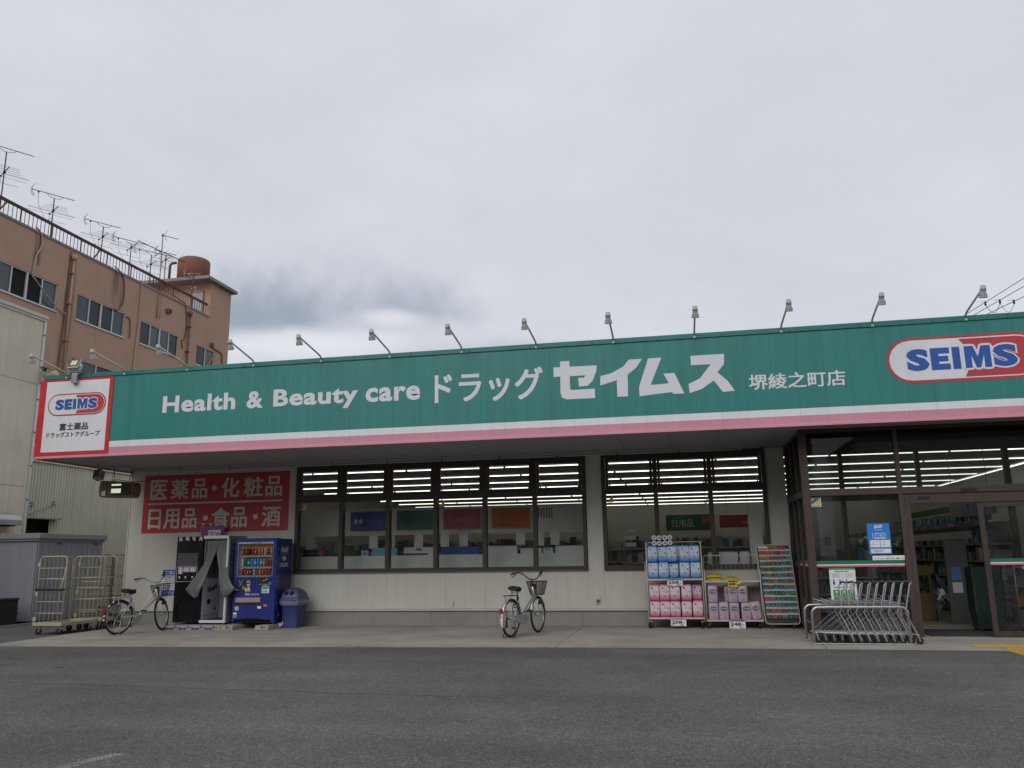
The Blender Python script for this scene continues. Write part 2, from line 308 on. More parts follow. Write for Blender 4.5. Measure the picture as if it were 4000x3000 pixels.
# ------------------------------------------------------------------ object helpers
WM = {}
def wm(o): return WM.get(o.name, Matrix.Identity(4)) if o else Matrix.Identity(4)
def props(o, label=None, cat=None, group=None, kind=None):
    if label: o['label'] = label
    if cat: o['category'] = cat
    if group: o['group'] = group
    if kind: o['kind'] = kind
    return o
def thing(name, label, cat, loc=(0, 0, 0), rz=0.0, group=None, parent=None):
    o = bpy.data.objects.new(name, None); COL.objects.link(o); o.empty_display_size = 0.1
    o.location = loc; o.rotation_euler = (0, 0, rz)
    WM[o.name] = Matrix.Translation(loc) @ Matrix.Rotation(rz, 4, 'Z')
    return props(o, label, cat, group)
def kids(o): return [c for c in bpy.data.objects if c.parent == o]
class MB:
    def __init__(s): s.v = []; s.f = []; s.mi = []; s.m = 0; s.sm = []; s.smooth = False
    def add(s, vs, fs):
        b = len(s.v); s.v += [Vector(p) for p in vs]
        for f in fs: s.f.append([b+i for i in f]); s.mi.append(s.m); s.sm.append(s.smooth)
        return s
    def box(s, x0, x1, y0, y1, z0, z1):
        return s.add([(x0, y0, z0), (x1, y0, z0), (x1, y1, z0), (x0, y1, z0), (x0, y0, z1), (x1, y0, z1), (x1, y1, z1), (x0, y1, z1)],
                     [(0, 3, 2, 1), (4, 5, 6, 7), (0, 1, 5, 4), (1, 2, 6, 5), (2, 3, 7, 6), (3, 0, 4, 7)])
    def obox(s, c, size, rot=None):
        rot = rot or Matrix.Identity(3); c = Vector(c); hx, hy, hz = [q/2 for q in size]
        P = [(-hx, -hy, -hz), (hx, -hy, -hz), (hx, hy, -hz), (-hx, hy, -hz), (-hx, -hy, hz), (hx, -hy, hz), (hx, hy, hz), (-hx, hy, hz)]
        return s.add([c + rot @ Vector(p) for p in P], [(0, 3, 2, 1), (4, 5, 6, 7), (0, 1, 5, 4), (1, 2, 6, 5), (2, 3, 7, 6), (3, 0, 4, 7)])
    def bar(s, a, b, w, h, up=(0, 0, 1)):
        a = Vector(a); b = Vector(b); d = (b-a); L = d.length; d.normalize(); up = Vector(up)
        x = d.cross(up)
        if x.length < 1e-4: x = d.cross(Vector((0, 1, 0)))
        x.normalize(); z = x.cross(d)
        return s.obox((a+b)/2, (w, L, h), Matrix((x, d, z)).transposed())
    def cyl(s, a, b, r, n=10, r2=None, caps=True):
        return s.lathe([(0, r), (1, r if r2 is None else r2)], a, b, n, caps)
    def lathe(s, prof, a, b, n=12, caps=True):
        a = Vector(a); b = Vector(b); d = b-a; q = d.normalized().to_track_quat('Z', 'Y'); x = q @ Vector((1, 0, 0)); y = q @ Vector((0, 1, 0))
        vs = []; fs = []; k = len(prof)
        for t, r in prof:
            for i in range(n):
                t2 = 2*math.pi*i/n; vs.append(a + d*t + x*(r*math.cos(t2)) + y*(r*math.sin(t2)))
        for j in range(k-1):
            for i in range(n):
                i2 = (i+1) % n; fs.append((j*n+i, j*n+i2, (j+1)*n+i2, (j+1)*n+i))
        sm = s.smooth; s.smooth = True; s.add(vs, fs); s.smooth = False
        b0 = len(s.v)-len(vs)
        if caps:
            s.f.append([b0+i for i in reversed(range(n))]); s.mi.append(s.m); s.sm.append(False)
            s.f.append([b0+(k-1)*n+i for i in range(n)]); s.mi.append(s.m); s.sm.append(False)
        s.smooth = sm
        return s
    def tube(s, path, r, n=6, closed=False):
        P = [Vector(p) for p in path]; k = len(P); vs = []; fs = []
        prev = None
        for i in range(k):
            if closed: t = (P[(i+1) % k]-P[i-1])
            else: t = P[min(i+1, k-1)]-P[max(i-1, 0)]
            t.normalize()
            if prev is None:
                u = t.cross(Vector((0, 0, 1)))
                if u.length < 0.05: u = t.cross(Vector((0, 1, 0)))
                u.normalize()
            else:
                u = prev - t*prev.dot(t)
                if u.length < 1e-5: u = t.orthogonal()
                u.normalize()
            prev = u; w = t.cross(u)
            rr = r[i] if isinstance(r, (list, tuple)) else r
            for j in range(n):
                a = 2*math.pi*j/n; vs.append(P[i] + u*(rr*math.cos(a)) + w*(rr*math.sin(a)))
        for i in range(k if closed else k-1):
            i2 = (i+1) % k
            for j in range(n):
                j2 = (j+1) % n; fs.append((i*n+j, i*n+j2, i2*n+j2, i2*n+j))
        if not closed:
            fs.append(tuple(reversed(range(n)))); fs.append(tuple((k-1)*n+j for j in range(n)))
        sm = s.smooth; s.smooth = n > 4; s.add(vs, fs); s.smooth = sm; return s
    def torus(s, c, axis, RR, r, n=32, m=6):
        q = Vector(axis).normalized().to_track_quat('Z', 'Y'); c = Vector(c)
        return s.tube([c + q @ Vector((RR*math.cos(2*math.pi*i/n), RR*math.sin(2*math.pi*i/n), 0)) for i in range(n)], r, m, True)
    def prism(s, pts, o, u, v, w):     # polygon (a,b) -> o+u*a+v*b, extruded along w
        o, u, v, w = map(Vector, (o, u, v, w)); k = len(pts)
        A = [o+u*a+v*b for a, b in pts]; B = [p+w for p in A]
        return s.add(A+B, [tuple(range(k)), tuple(reversed(range(k, 2*k)))] + [(i, i+k, (i+1) % k+k, (i+1) % k) for i in range(k)])
    def xz(s, pts, y0, y1): return s.prism(pts, (0, y0, 0), (1, 0, 0), (0, 0, 1), (0, y1-y0, 0))
    def grid(s, rows, closed=False):
        k = len(rows[0]); vs = [p for r_ in rows for p in r_]; fs = []
        for i in range(len(rows)-1):
            for j in range(k if closed else k-1):
                j2 = (j+1) % k; fs.append((i*k+j, i*k+j2, (i+1)*k+j2, (i+1)*k+j))
        return s.add(vs, fs)
    def ball(s, c, r, n=10, m=6, sq=(1, 1, 1)):
        c = Vector(c); rows = []
        for j in range(m+1):
            t = math.pi*j/m; rows.append([c + Vector((r*sq[0]*math.sin(t)*math.cos(2*math.pi*i/n), r*sq[1]*math.sin(t)*math.sin(2*math.pi*i/n), r*sq[2]*math.cos(t))) for i in range(n)])
        sm = s.smooth; s.smooth = True; s.grid(rows, True); s.smooth = sm; return s
    def mesh(s, name, mats, inv=None, bevel=0.0):
        me = bpy.data.meshes.new(name)
        vs = [(inv @ p) if inv else p for p in s.v]
        me.from_pydata([tuple(p) for p in vs], [], s.f)
        if not isinstance(mats, (list, tuple)): mats = [mats]
        for m_ in mats: me.materials.append(M[m_] if isinstance(m_, str) else m_)
        me.polygons.foreach_set('material_index', s.mi); me.polygons.foreach_set('use_smooth', s.sm)
        bm = bmesh.new(); bm.from_mesh(me); bmesh.ops.recalc_face_normals(bm, faces=bm.faces)
        if bevel:
            bmesh.ops.bevel(bm, geom=[e for e in bm.edges if e.is_manifold and e.calc_face_angle(0) > 0.6], offset=bevel, segments=2, profile=0.6, affect='EDGES', clamp_overlap=True)
        bm.to_mesh(me); bm.free(); me.update()
        return me
    def build(s, name, mats, parent=None, bevel=0.0, local=False, label=None, cat=None, group=None, kind=None, org=None):
        if parent is None and not local:
            if org is None:
                xs = [p.x for p in s.v]; ys = [p.y for p in s.v]; zs = [p.z for p in s.v]
                org = ((min(xs)+max(xs))/2, (min(ys)+max(ys))/2, min(zs))
            me = s.mesh(name, mats, Matrix.Translation(-Vector(org)), bevel)
            o = bpy.data.objects.new(name, me); o.location = org; WM_ = Matrix.Translation(org)
        else:
            me = s.mesh(name, mats, None if local else wm(parent).inverted(), bevel)
            o = bpy.data.objects.new(name, me); WM_ = wm(parent)
        COL.objects.link(o); WM[o.name] = WM_
        if parent: o.parent = parent
        return props(o, label, cat, group, kind)
def inst(src_mesh, name, parent, local_m, kind=None):
    """another object sharing a mesh, placed by a local matrix under its parent"""
    o = bpy.data.objects.new(name, src_mesh); COL.objects.link(o)
    if parent: o.parent = parent
    o.matrix_local = local_m; WM[o.name] = wm(parent) @ local_m
    if kind: o['kind'] = kind
    return o
def copy_thing(src, loc, rz=None, label=None, group=None, cat=None):
    def rec(o, par):
        c = o.copy(); COL.objects.link(c)
        if par: c.parent = par
        for ch in o.children: rec(ch, c)
        return c
    c = rec(src, None); c.location = loc
    if rz is not None: c.rotation_euler = (0, 0, rz)
    WM[c.name] = Matrix.Translation(loc) @ Matrix.Rotation(rz if rz is not None else src.rotation_euler.z, 4, 'Z')
    if label: c['label'] = label
    if group: c['group'] = group
    return c
_fc = {}
def glyphs(body, bold, res=3, sp=1.0):
    k = (body, bold, sp)
    if k in _fc: return _fc[k]
    c = bpy.data.curves.new('t', 'FONT'); c.body = body; c.size = 1.0; c.offset = bold; c.resolution_u = res; c.space_character = sp; c.fill_mode = 'FRONT'
    o = bpy.data.objects.new('t', c); COL.objects.link(o)
    me = bpy.data.meshes.new_from_object(o.evaluated_get(bpy.context.evaluated_depsgraph_get()))
    vs = [v.co.copy() for v in me.vertices]; fs = [tuple(p.vertices) for p in me.polygons]
    bpy.data.objects.remove(o); bpy.data.curves.remove(c); bpy.data.meshes.remove(me)
    _fc[k] = (vs, fs); return _fc[k]
def text(body, mat_, parent, o, u, v, w, h, bold=0.0, depth=0.004, shear=0.0, name='lettering', keep=False, label=None, extra=None, sp=1.0):
    """lettering fitted to a w x h rectangle at o along unit axes u (right) and v (up), standing proud by depth"""
    latin = all(ord(c) < 256 for c in body)          # latin: outline grown; dense characters: struck several times
    vs, fs = glyphs(body, bold if latin else 0.0, 3, sp)
    if latin: bold = 0.0
    if not vs: return None
    g0 = (vs, fs)
    bx = bold; by = bold*.8
    x0 = min(p.x for p in vs)-bx; x1 = max(p.x for p in vs)+bx; y0 = min(p.y for p in vs)-by; y1 = max(p.y for p in vs)+by
    o, u, v = Vector(o), Vector(u), Vector(v); nn = u.cross(v)
    sy = h/(y1-y0); sx = w/(x1-x0) if w else sy
    if keep: sx = sy = min(sx, sy)
    mb = MB()
    # heavier weights: the stroke is struck several times, shifted, each pass a hair deeper
    sh_ = [(0, 0)] if bold <= 0 else [(0, 0), (bx, by), (-bx, -by), (bx, -by), (-bx, by), (bx, 0), (-bx, 0), (0, by), (0, -by)]
    ep = min(.00015, depth*.06)
    for q, (dx, dy) in enumerate(sh_):
        P = [o + u*((p.x+dx-x0)*sx + shear*(p.y+dy-y0)*sy) + v*((p.y+dy-y0)*sy) + nn*(depth-ep*q) for p in vs]
        mb.add(P, fs)
    P = [o + u*((p.x-x0)*sx + shear*(p.y-y0)*sy) + v*((p.y-y0)*sy) + nn*(depth-ep*9) for p in vs]
    # side walls along boundary edges give each letter a real edge
    cnt = {}
    for f in fs:
        for i in range(len(f)):
            a, b = f[i], f[(i+1) % len(f)]; cnt[(a, b)] = 1
    bd = [(a, b) for (a, b) in cnt if (b, a) not in cnt]
    k = len(P); b0_ = len(mb.v); mb.v += P + [p - nn*(depth*.85-ep*9) for p in P]
    for a, b in bd: mb.f.append([b0_+a, b0_+a+k, b0_+b+k, b0_+b]); mb.mi.append(0); mb.sm.append(False)
    return mb.build(name, mat_, parent, label=label)
FX, FZ = (1, 0, 0), (0, 0, 1)
def tf(body, m, parent, x, z, w, h, y, **k):    # lettering on a front (-Y) face
    return text(body, m, parent, (x, y, z), FX, FZ, w, h, **k)
def ring(cx, cz, hw, r, n=10, flat=None):       # capsule outline in XZ
    P = []
    for i in range(n+1):
        t = math.pi/2 + math.pi*i/n; P.append((cx-hw+r*math.cos(t), cz+r*math.sin(t)))
    for i in range(n+1):
        t = -math.pi/2 + math.pi*i/n; P.append((cx+hw+r*math.cos(t), cz+r*math.sin(t)))
    return P
def disc(cx, cz, rx, rz, n=16): return [(cx+rx*math.cos(2*math.pi*i/n), cz+rz*math.sin(2*math.pi*i/n)) for i in range(n)]
def hoop(x0, x1, z0, z1, y, r, n=4):            # inverted U path in XZ with rounded corners
    P = [(x0, y, z0)]
    for i in range(n+1):
        t = math.pi - (math.pi/2)*i/n; P.append((x0+r+r*math.cos(t), y, z1-r+r*math.sin(t)))
    for i in range(n+1):
        t = math.pi/2 - (math.pi/2)*i/n; P.append((x1-r+r*math.cos(t), y, z1-r+r*math.sin(t)))
    P.append((x1, y, z0)); return P

# ================================================================== SETTING: ground
mb = MB(); mb.add([(-400, -300, -.02), (400, -300, -.02), (400, 600, -.02), (-400, 600, -.02)], [(0, 1, 2, 3)])
mb.build('parking_lot', 'asphalt', kind='structure')
pavement = thing('pavement', None, None, (-2, 15.5, 0)); pavement['kind'] = 'structure'
KX = [-12.40, -9.20, -5.45, -2.16, 2.00, 5.80, 9.6]
def kerb_y(x):
    P = [(-12.4, 13.24), (-6.3, 13.52), (-1.2, 13.80), (1.1, 13.82), (3.3, 13.75), (9.6, 13.62)]
    for (a, b), (c, d) in zip(P, P[1:]):
        if x <= c: return b + (d-b)*(x-a)/(c-a)
    return P[-1][1]
for i, (a, b) in enumerate(zip(KX, KX[1:])):
    aa, bb = a+.006, b-.006
    mid = [(a+(b-a)*t) for t in (0.0, .33, .66, 1.0)]; mid[0] = aa; mid[-1] = bb
    pts = [(x, kerb_y(x)) for x in mid] + ([(bb, 17.72), (aa, 17.72)] if i else [(bb, 17.72), (-12.62, 17.72)])
    m_ = MB(); m_.prism(pts, (0, 0, -.12), (1, 0, 0), (0, 1, 0), (0, 0, .12)); m_.build('slab', 'apron_concrete', pavement)
m_ = MB(); m_.box(-12.38, 9.6, 13.9, 17.7, -.119, -.012); m_.build('joint_bed', 'black_void', pavement)
m_ = MB(); m_.box(-15.74, -15.62, 10.5, 18.12, -.06, .015); m_.build('kerb', 'plinth_concrete', kind='structure')
# worn white painted arc on the lot
def worn():
    m = bpy.data.materials.new('worn_paint'); m.use_nodes = True; n = NT(m.node_tree)
    o = n.n('ShaderNodeOutputMaterial'); b = n.n('ShaderNodeBsdfPrincipled', Roughness=0.8); b.inputs['Base Color'].default_value = (.55, .54, .52, 1)
    pos = n.n('ShaderNodeNewGeometry').outputs['Position']
    a = n.n('ShaderNodeTexNoise', i0=pos, Scale=70.0, Detail=4.0, Roughness=0.7); c = n.n('ShaderNodeTexNoise', i0=pos, Scale=3.0, Detail=3.0)
    uv = n.n('ShaderNodeTexCoord').outputs['UV']
    f = n.math('MULTIPLY', n.remap(a.outputs[0], 0.42, 0.58), n.remap(c.outputs[0], 0.25, 0.55))
    sh = n.n('ShaderNodeMixShader', i0=n.math('MULTIPLY', f, 0.5), i1=n.n('ShaderNodeBsdfTransparent').outputs[0], i2=b.outputs[0])
    n.t.links.new(sh.outputs[0], o.inputs[0]); M['worn_paint'] = m
worn()
rows = []
for i in range(15):
    t = i/14; x = -4.44 - .05*math.sin(math.pi*t) + .10*t*t; y = 5.25 + 0.80*t
    rows.append([(x-.06, y, -.016), (x+.06, y-.02, -.016)])
m_ = MB(); m_.grid(rows); m_.build('painted_line', 'worn_paint', kind='structure')
# tactile paving: raised yellow tiles
tact = thing('tactile_paving', None, None, (5, 14, 0)); tact['kind'] = 'structure'
tm = MB(); tm.box(-.147, .147, -.147, .147, 0, .006)
for i in range(5):
    for j in range(5):
        cx, cy = -.112+.056*i, -.112+.056*j; tm.cyl((cx, cy, .006), (cx, cy, .011), .018, 6, .012)
tbar = MB(); tbar.box(-.147, .147, -.147, .147, 0, .006)
for j in range(4): tbar.box(-.098+.065*j-.014, -.098+.065*j+.014, -.13, .13, .006, .011)
dotm, barm = tm.mesh('tile', 'tactile_yellow'), tbar.mesh('tile', 'tactile_yellow')
Ti = wm(tact).inverted()
for k in range(11): inst(dotm, 'tile', tact, Ti @ Matrix.Translation((4.30+.3*k, 14.18, .002)))
for k in range(8):
    for j in range(2):
        y = 13.88-.3*k; x = 4.62+.3*j
        inst(barm, 'tile', tact, Ti @ Matrix.Translation((x, y, .002 if y-.15 > kerb_y(x) else -.018)))

# ================================================================== THE STORE
YW, YF, YV, ZS = 17.7, 14.6, 15.4, 3.54
def fx(x): return x*1.01389
def fz(z): return 1.42+(z-1.42)*1.01389
store = thing('drugstore', 'single storey drugstore with pale siding, brown framed windows and deep canopy', 'store', (-2, 17.7, 0))
def siding(x0, x1, z0, z1):
    k = max(1, round((x1-x0)/.4375)); w = (x1-x0)/k
    for i in range(k):
        a, b = x0+i*w+.0008, x0+(i+1)*w-.0008
        m_ = MB(); m_.box(a, b, YW, YW+.03, z0, z1)
        m_.build('siding_panel', 'wall_siding', store, bevel=.0014)
siding(-12.96, -8.70, .352, ZS); siding(-8.70, -2.035, .352, 1.11); siding(-2.035, -1.70, .352, ZS)
siding(-1.70, 1.67, .352, 1.11); siding(1.67, 2.05, .352, ZS)
# backing wall with the two window openings (dark behind the joints)
m_ = MB()
for a, b, c, e in ((-13.0, -8.70, 0, ZS), (-8.70, -2.035, 0, 1.11), (-2.035, -1.70, 0, ZS), (-1.70, 1.67, 0, 1.11), (1.67, 2.05, 0, ZS)):
    m_.box(a, b, YW+.032, YW+.17, c, e)
m_.box(-13.0, 2.055, YW+.0315, YW+.165, ZS+.0012, 3.92); m_.build('backing_wall', 'wall_siding', store)
m_ = MB(); m_.box(-13.0, -12.962, YW-.012, YW+.03, .30, ZS); m_.build('corner_trim', 'wall_trim', store, bevel=.004)
m_ = MB(); m_.prism([(0, 0), (.045, 0), (.045, .012), (.006, .045), (0, .045)], (-12.98, YW+.005, .305), (0, -1, 0), (0, 0, 1), (15.03, 0, 0)); m_.build('skirting', 'skirting', store)
for a, b in ((-13.0, -9.2), (-9.2, -5.47), (-5.47, -2.18), (-2.18, 2.05)):
    m_ = MB(); m_.box(a+.004, b-.004, YW+.004, YW+.031, -.02, .303); m_.build('plinth', 'plinth_concrete', store)
# shell: side walls, rear wall, roof, floor, ceiling
m_ = MB(); m_.box(-13.0, -12.85, YW+.172, 47, 0, 4.6); m_.build('side_wall', 'wall_siding', store)
m_ = MB(); m_.box(9.45, 9.6, YV+.1, 47, 0, 4.6); m_.build('side_wall', 'wall_siding', store)
m_ = MB(); m_.box(-12.85, 9.45, 38.85, 47, 0, 4.6); m_.build('rear_wall', 'shop_wall', store)
m_ = MB(); m_.box(-13.0, 9.6, YF+.5, 47, 4.62, 4.8); m_.build('roof', 'slab_grey', store)
m_ = MB(); m_.box(-12.84, 9.44, YW+.18, 46.84, 3.86, 3.92); m_.build('ceiling', 'ceiling_paint', store)
m_ = MB(); m_.box(-12.84, 9.44, YW+.175, 46.84, -.02, .012); m_.build('shop_floor', 'shop_floor', store)
m_ = MB(); m_.box(9.30, 9.38, YW+.3, 46.8, 0.02, 3.85); m_.build('inner_wall', 'shop_wall', store)
m_ = MB(); m_.box(9.29, 9.299, YW+.4, 46.5, 2.74, 2.97); m_.build('wall_stripe', 'strip_green', store)
m_ = MB(); m_.box(-12.84, 9.3, 46.6, 46.84, 0.02, 3.85); m_.build('inner_wall', 'shop_wall', store)
m_ = MB(); m_.box(-12.8, 9.28, 46.585, 46.6, 2.15, 2.65); m_.build('wall_stripe', 'strip_green', store)
# canopy soffit in boards, roof edge behind the sign
x = -12.96
while x < 9.5:
    x2 = min(x+.91, 9.6)
    if x2 <= 2.0: m_ = MB(); m_.box(x+.003, x2-.003, YF+.06, YW, ZS, ZS+.02); m_.build('soffit_board', 'soffit', store)
    else: m_ = MB(); m_.box(x+.003, x2-.003, YF+.06, YW+.1, ZS+.03, ZS+.05); m_.build('soffit_board', 'soffit', store)
    x = x2
m_ = MB(); m_.box(-12.98, 9.6, YF+.055, YW+.17, ZS+.055, ZS+.09); m_.box(-12.98, 9.6, YF+.055, YF+.5, ZS+.091, 5.2); m_.build('canopy_core', 'soffit', store)
m_ = MB(); m_.box(-13.03, -12.982, YF+.02, YW+.2, ZS-.03, 5.22); m_.build('canopy_end', 'lip_pink', store)

# ---- windows
def window(x0, x1, bays, name='window'):
    z0, z1, zt0, zt1 = 1.12, 3.535, 2.70, 2.80
    f = MB(); yA, yB = YW-.045, YW+.12
    f.box(x0, x1, yA, yB, z1-.085, z1); f.box(x0, x0+.075, yA, yB, z0+.09, z1-.086); f.box(x1-.075, x1, yA, yB, z0+.09, z1-.086)
    f.box(x0-.01, x1+.01, yA-.02, yB, z0, z0+.055); f.box(x0, x1, yA+.01, yB, z0+.056, z0+.089)
    w = (x1-x0)/bays
    for i in range(1, bays): f.box(x0+i*w-.045, x0+i*w+.045, yA+.004, yB, z0+.09, z1-.086)
    for i in range(bays):
        a, b = x0+i*w+(.076 if i == 0 else .046), x0+(i+1)*w-(.076 if i == bays-1 else .046)
        f.box(a, b, yA+.012, yB, zt0, zt1)
    w_o = f.build(name, 'frame_brown', store, bevel=.004)
    for i in range(bays):
        a, b = x0+i*w+(.076 if i == 0 else .046), x0+(i+1)*w-(.076 if i == bays-1 else .046)
        g = MB(); g.box(a-.005, b+.005, YW+.040, YW+.046, z0+.085, zt0+.005); g.build('pane', 'window_glass', w_o)
        s = MB(); e = .055
        s.box(a+.008, b-.008, YW-.028, YW+.03, z1-.092-e, z1-.092); s.box(a+.008, b-.008, YW-.028, YW+.03, zt1+.004, zt1+.004+e)
        s.box(a+.008, a+.008+e, YW-.028, YW+.03, zt1+.005+e, z1-.093-e); s.box(b-.008-e, b-.008, YW-.028, YW+.03, zt1+.005+e, z1-.093-e)
        s.build('vent_sash', 'frame_brown', w_o)
        g = MB(); g.box(a+.05, b-.05, YW+.001, YW+.007, zt1+.05, z1-.14); g.build('pane', 'window_glass', w_o)
        for sx in (a+.085, b-.085):
            h = MB(); h.box(sx-.012, sx+.012, YW+.032, YW+.05, zt1+.062, zt1+.16); h.box(sx-.03, sx+.03, YW+.032, YW+.045, zt1+.058, zt1+.074); h.build('latch', 'zinc', w_o)
window(-8.69, -2.045, 6); window(-1.69, 1.665, 3)
def sticker(x, z, k):
    t = thing('security_sticker', k, 'sticker', (x, YW+.036, z))
    m_ = MB(); m_.prism([(0, 0), (.13, 0), (.13, .15)], (x, YW+.037, z), FX, FZ, (0, .002, 0)); m_.build('triangle', 'yellow', t)
    tf('ALSOK', 'ink', t, x+.01, z-.04, .12, .032, YW+.037, bold=.02)
sticker(-8.60, 2.52, 'small yellow triangle security sticker at the top of the leftmost pane of the long window')
sticker(-5.31, 2.52, 'small yellow triangle security sticker in the fourth pane of the long window')
sticker(-1.60, 2.52, 'small yellow triangle security sticker in the left pane of the three-bay window')

# ---- glazed entrance lobby standing out from the wall
def ent_box(n, *a, m='frame_brown', par=None, bv=.004):
    m_ = MB(); m_.box(*a); return m_.build(n, m, par or store, bevel=bv)
lob = MB(); zt = 3.565
lob.box(2.06, 2.185, YV, YV+.12, 0.0, zt)                           # corner post
lob.box(3.625, 3.715, YV, YV+.11, 0.0, 2.385); lob.box(3.635, 3.705, YV, YV+.11, 2.50, zt-.05)
lob.box(2.187, 9.5, YV-.012, YV+.13, 2.385, 2.499)                  # transom
lob.box(2.187, 9.5, YV+.002, YV+.11, zt-.048, zt)
lob.box(3.718, 3.80, YV+.02, YV+.10, 0.0, 2.384)                    # door jamb
lob.box(3.801, 6.30, YV+.015, YV+.125, 2.215, 2.384)                # door header
lob.box(6.30, 6.40, YV, YV+.11, 0, 2.384); lob.box(6.0, 6.07, YV, YV+.11, 2.50, zt-.05); lob.box(8.4, 8.5, YV, YV+.11, 0, zt-.05)
lob.box(2.187, 3.624, YV+.01, YV+.10, 0.0, .09); lob.box(6.401, 8.399, YV+.01, YV+.10, 0.0, .09)
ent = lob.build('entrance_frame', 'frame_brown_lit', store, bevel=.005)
for a, b, c, e in ((2.187, 3.62, .09, 2.384), (2.187, 3.63, 2.50, zt-.05), (3.706, 5.995, 2.50, zt-.05), (6.075, 8.395, 2.5, zt-.05), (6.405, 8.395, .09, 2.38)):
    m_ = MB(); m_.box(a, b, YV+.05, YV+.056, c, e); m_.build('pane', 'door_glass', ent)
sd = MB(); sd.box(4.86, 4.945, YV+.03, YV+.075, .012, 2.214); sd.box(4.946, 6.299, YV+.03, YV+.075, 2.13, 2.214); sd.box(4.946, 6.299, YV+.03, YV+.075, .012, .11); sd.box(6.215, 6.299, YV+.03, YV+.075, .111, 2.129)
sdo = sd.build('sliding_door', 'frame_brown', store, bevel=.004)
m_ = MB(); m_.box(4.94, 6.22, YV+.05, YV+.056, .10, 2.135); m_.build('pane', 'door_glass', sdo)
for z0, z1, c in ((1.215, 1.275, 'strip_green'), (1.195, 1.2145, 'letter_white'), (1.168, 1.1945, 'strip_pink')):
    m_ = MB(); m_.box(4.95, 6.2, YV+.043, YV+.049, z0, z1); m_.build('glass_band', c, sdo)
    m_ = MB(); m_.box(2.19, 3.62, YV+.043, YV+.049, z0-.003, z1-.003); m_.build('glass_band', c, ent)
m_ = MB(); m_.box(4.62, 4.86, YV-.035, YV-.013, 2.415, 2.452); m_.build('door_sensor', 'black_plastic', ent)
m_ = MB(); m_.box(3.93, 4.12, YV-.002, YV+.014, 2.29, 2.335); m_.build('door_sensor', 'black_plastic', ent)
# side of the lobby, facing left
sl = MB(); xs = 2.06
sl.box(xs, xs+.11, YW-.10, YW, 0, zt); sl.box(xs+.01, xs+.10, 16.95, 17.05, 0, zt-.05); sl.box(xs+.01, xs+.10, 16.25, 16.34, 0, zt-.05)
sl.box(xs-.01, xs+.12, YV+.122, YW-.102, 2.385, 2.495); sl.box(xs+.005, xs+.105, YV+.122, YW-.102, zt-.048, zt); sl.box(xs+.01, xs+.10, YV+.122, YW-.102, 0, .10)
sl.box(xs+.02, xs+.09, 16.345, 16.945, .101, .60)
slo = sl.build('lobby_side_frame', 'frame_brown', store, bevel=.004)
for c, e in ((.1, 2.385), (2.495, zt-.05)):
    m_ = MB(); m_.box(xs+.05, xs+.056, YV+.12, YW-.1, c, e); m_.build('pane', 'door_glass', slo)
for z0, z1, c in ((1.215, 1.275, 'strip_green'), (1.195, 1.2145, 'letter_white'), (1.168, 1.1945, 'strip_pink')):
    m_ = MB(); m_.box(xs+.042, xs+.049, YV+.13, YW-.11, z0, z1); m_.build('glass_band', c, slo)
# inner line of doors behind the lobby
inn = MB(); yi = YW+.02
inn.box(2.06, 9.4, yi, yi+.1, 2.42, 2.55); inn.box(2.06, 9.4, yi, yi+.1, 3.36, 3.55); inn.box(3.10, 3.18, yi, yi+.1, 0, 3.36); inn.box(4.55, 4.63, yi, yi+.1, 2.55, 3.36)
inn.box(6.15, 6.25, yi, yi+.1, 0, 3.36); inn.box(2.175, 2.25, yi, yi+.1, 0, 3.36); inn.box(8.4, 8.5, yi, yi+.1, 0, 3.36); inn.box(2.06, 9.4, yi, yi+.1, 3.551, 3.86)
ino = inn.build('inner_frame', 'frame_brown', store)
for a, b, c, e in ((2.25, 3.10, .02, 2.42), (2.25, 3.10, 2.55, 3.36), (3.18, 4.55, 2.55, 3.36), (4.63, 6.15, 2.55, 3.36)):
    m_ = MB(); m_.box(a, b, yi+.05, yi+.055, c, e); m_.build('pane', 'door_glass', ino)
m_ = MB(); m_.box(2.2, 9.4, YV+.13, YW+.17, -.02, .006); m_.build('lobby_floor', 'shop_floor', store)
m_ = MB(); m_.box(3.72, 6.3, YV-.06, YV+.13, -.015, .010); m_.build('threshold', 'plinth_concrete', store)
m_ = MB(); m_.box(2.19, 9.4, YV+.14, YW+.1, ZS+.03, ZS+.05); m_.build('lobby_ceiling', 'soffit', store)
ent_box('right_pier', 8.5, 9.6, YV+.0, YV+.1, 0, ZS+.02, m='wall_siding')
mb = MB(); mb.box(3.95, 6.1, YV+.22, 16.95, .008, .018)
props(mb.build('floor_mat', 'mat_charcoal'), 'dark grey doormat on the lobby floor inside the open sliding door', 'doormat')

# ================================================================== SIGNS
sign = thing('fascia_sign', 'long green shop fascia with white lettering above white and pink bands', 'sign', (-1.5, YF, 3.5))
zb, zwp, zgw, zt_, zc = fz(3.535), fz(3.67), fz(3.79), fz(5.11), fz(5.21)
x = fx(-11.145); xe = 9.6; i = 0
while x < xe-.01:
    x2 = min(x+.43, xe); m_ = MB(); a, b = x+.0010, x2-.0010
    for k, (z0, z1) in enumerate(((zgw, zt_), (zwp, zgw), (zb, zwp))):
        m_.m = k; m_.box(a, b, YF, YF+.05, z0, z1)
    m_.build('panel', ['sign_green', 'sign_white', 'sign_pink'], sign); x = x2; i += 1
x = fx(-12.80)
while x < xe-.01:
    x2 = min(x+1.15, xe); m_ = MB(); m_.box(x+.002, x2-.002, YF-.018, YF+.30, zt_+.012, zc); m_.box(x+.006, x2-.006, YF-.006, YF+.05, zt_, zt_+.0115)
    m_.build('cap', 'cap_green', sign, bevel=.006); x = x2
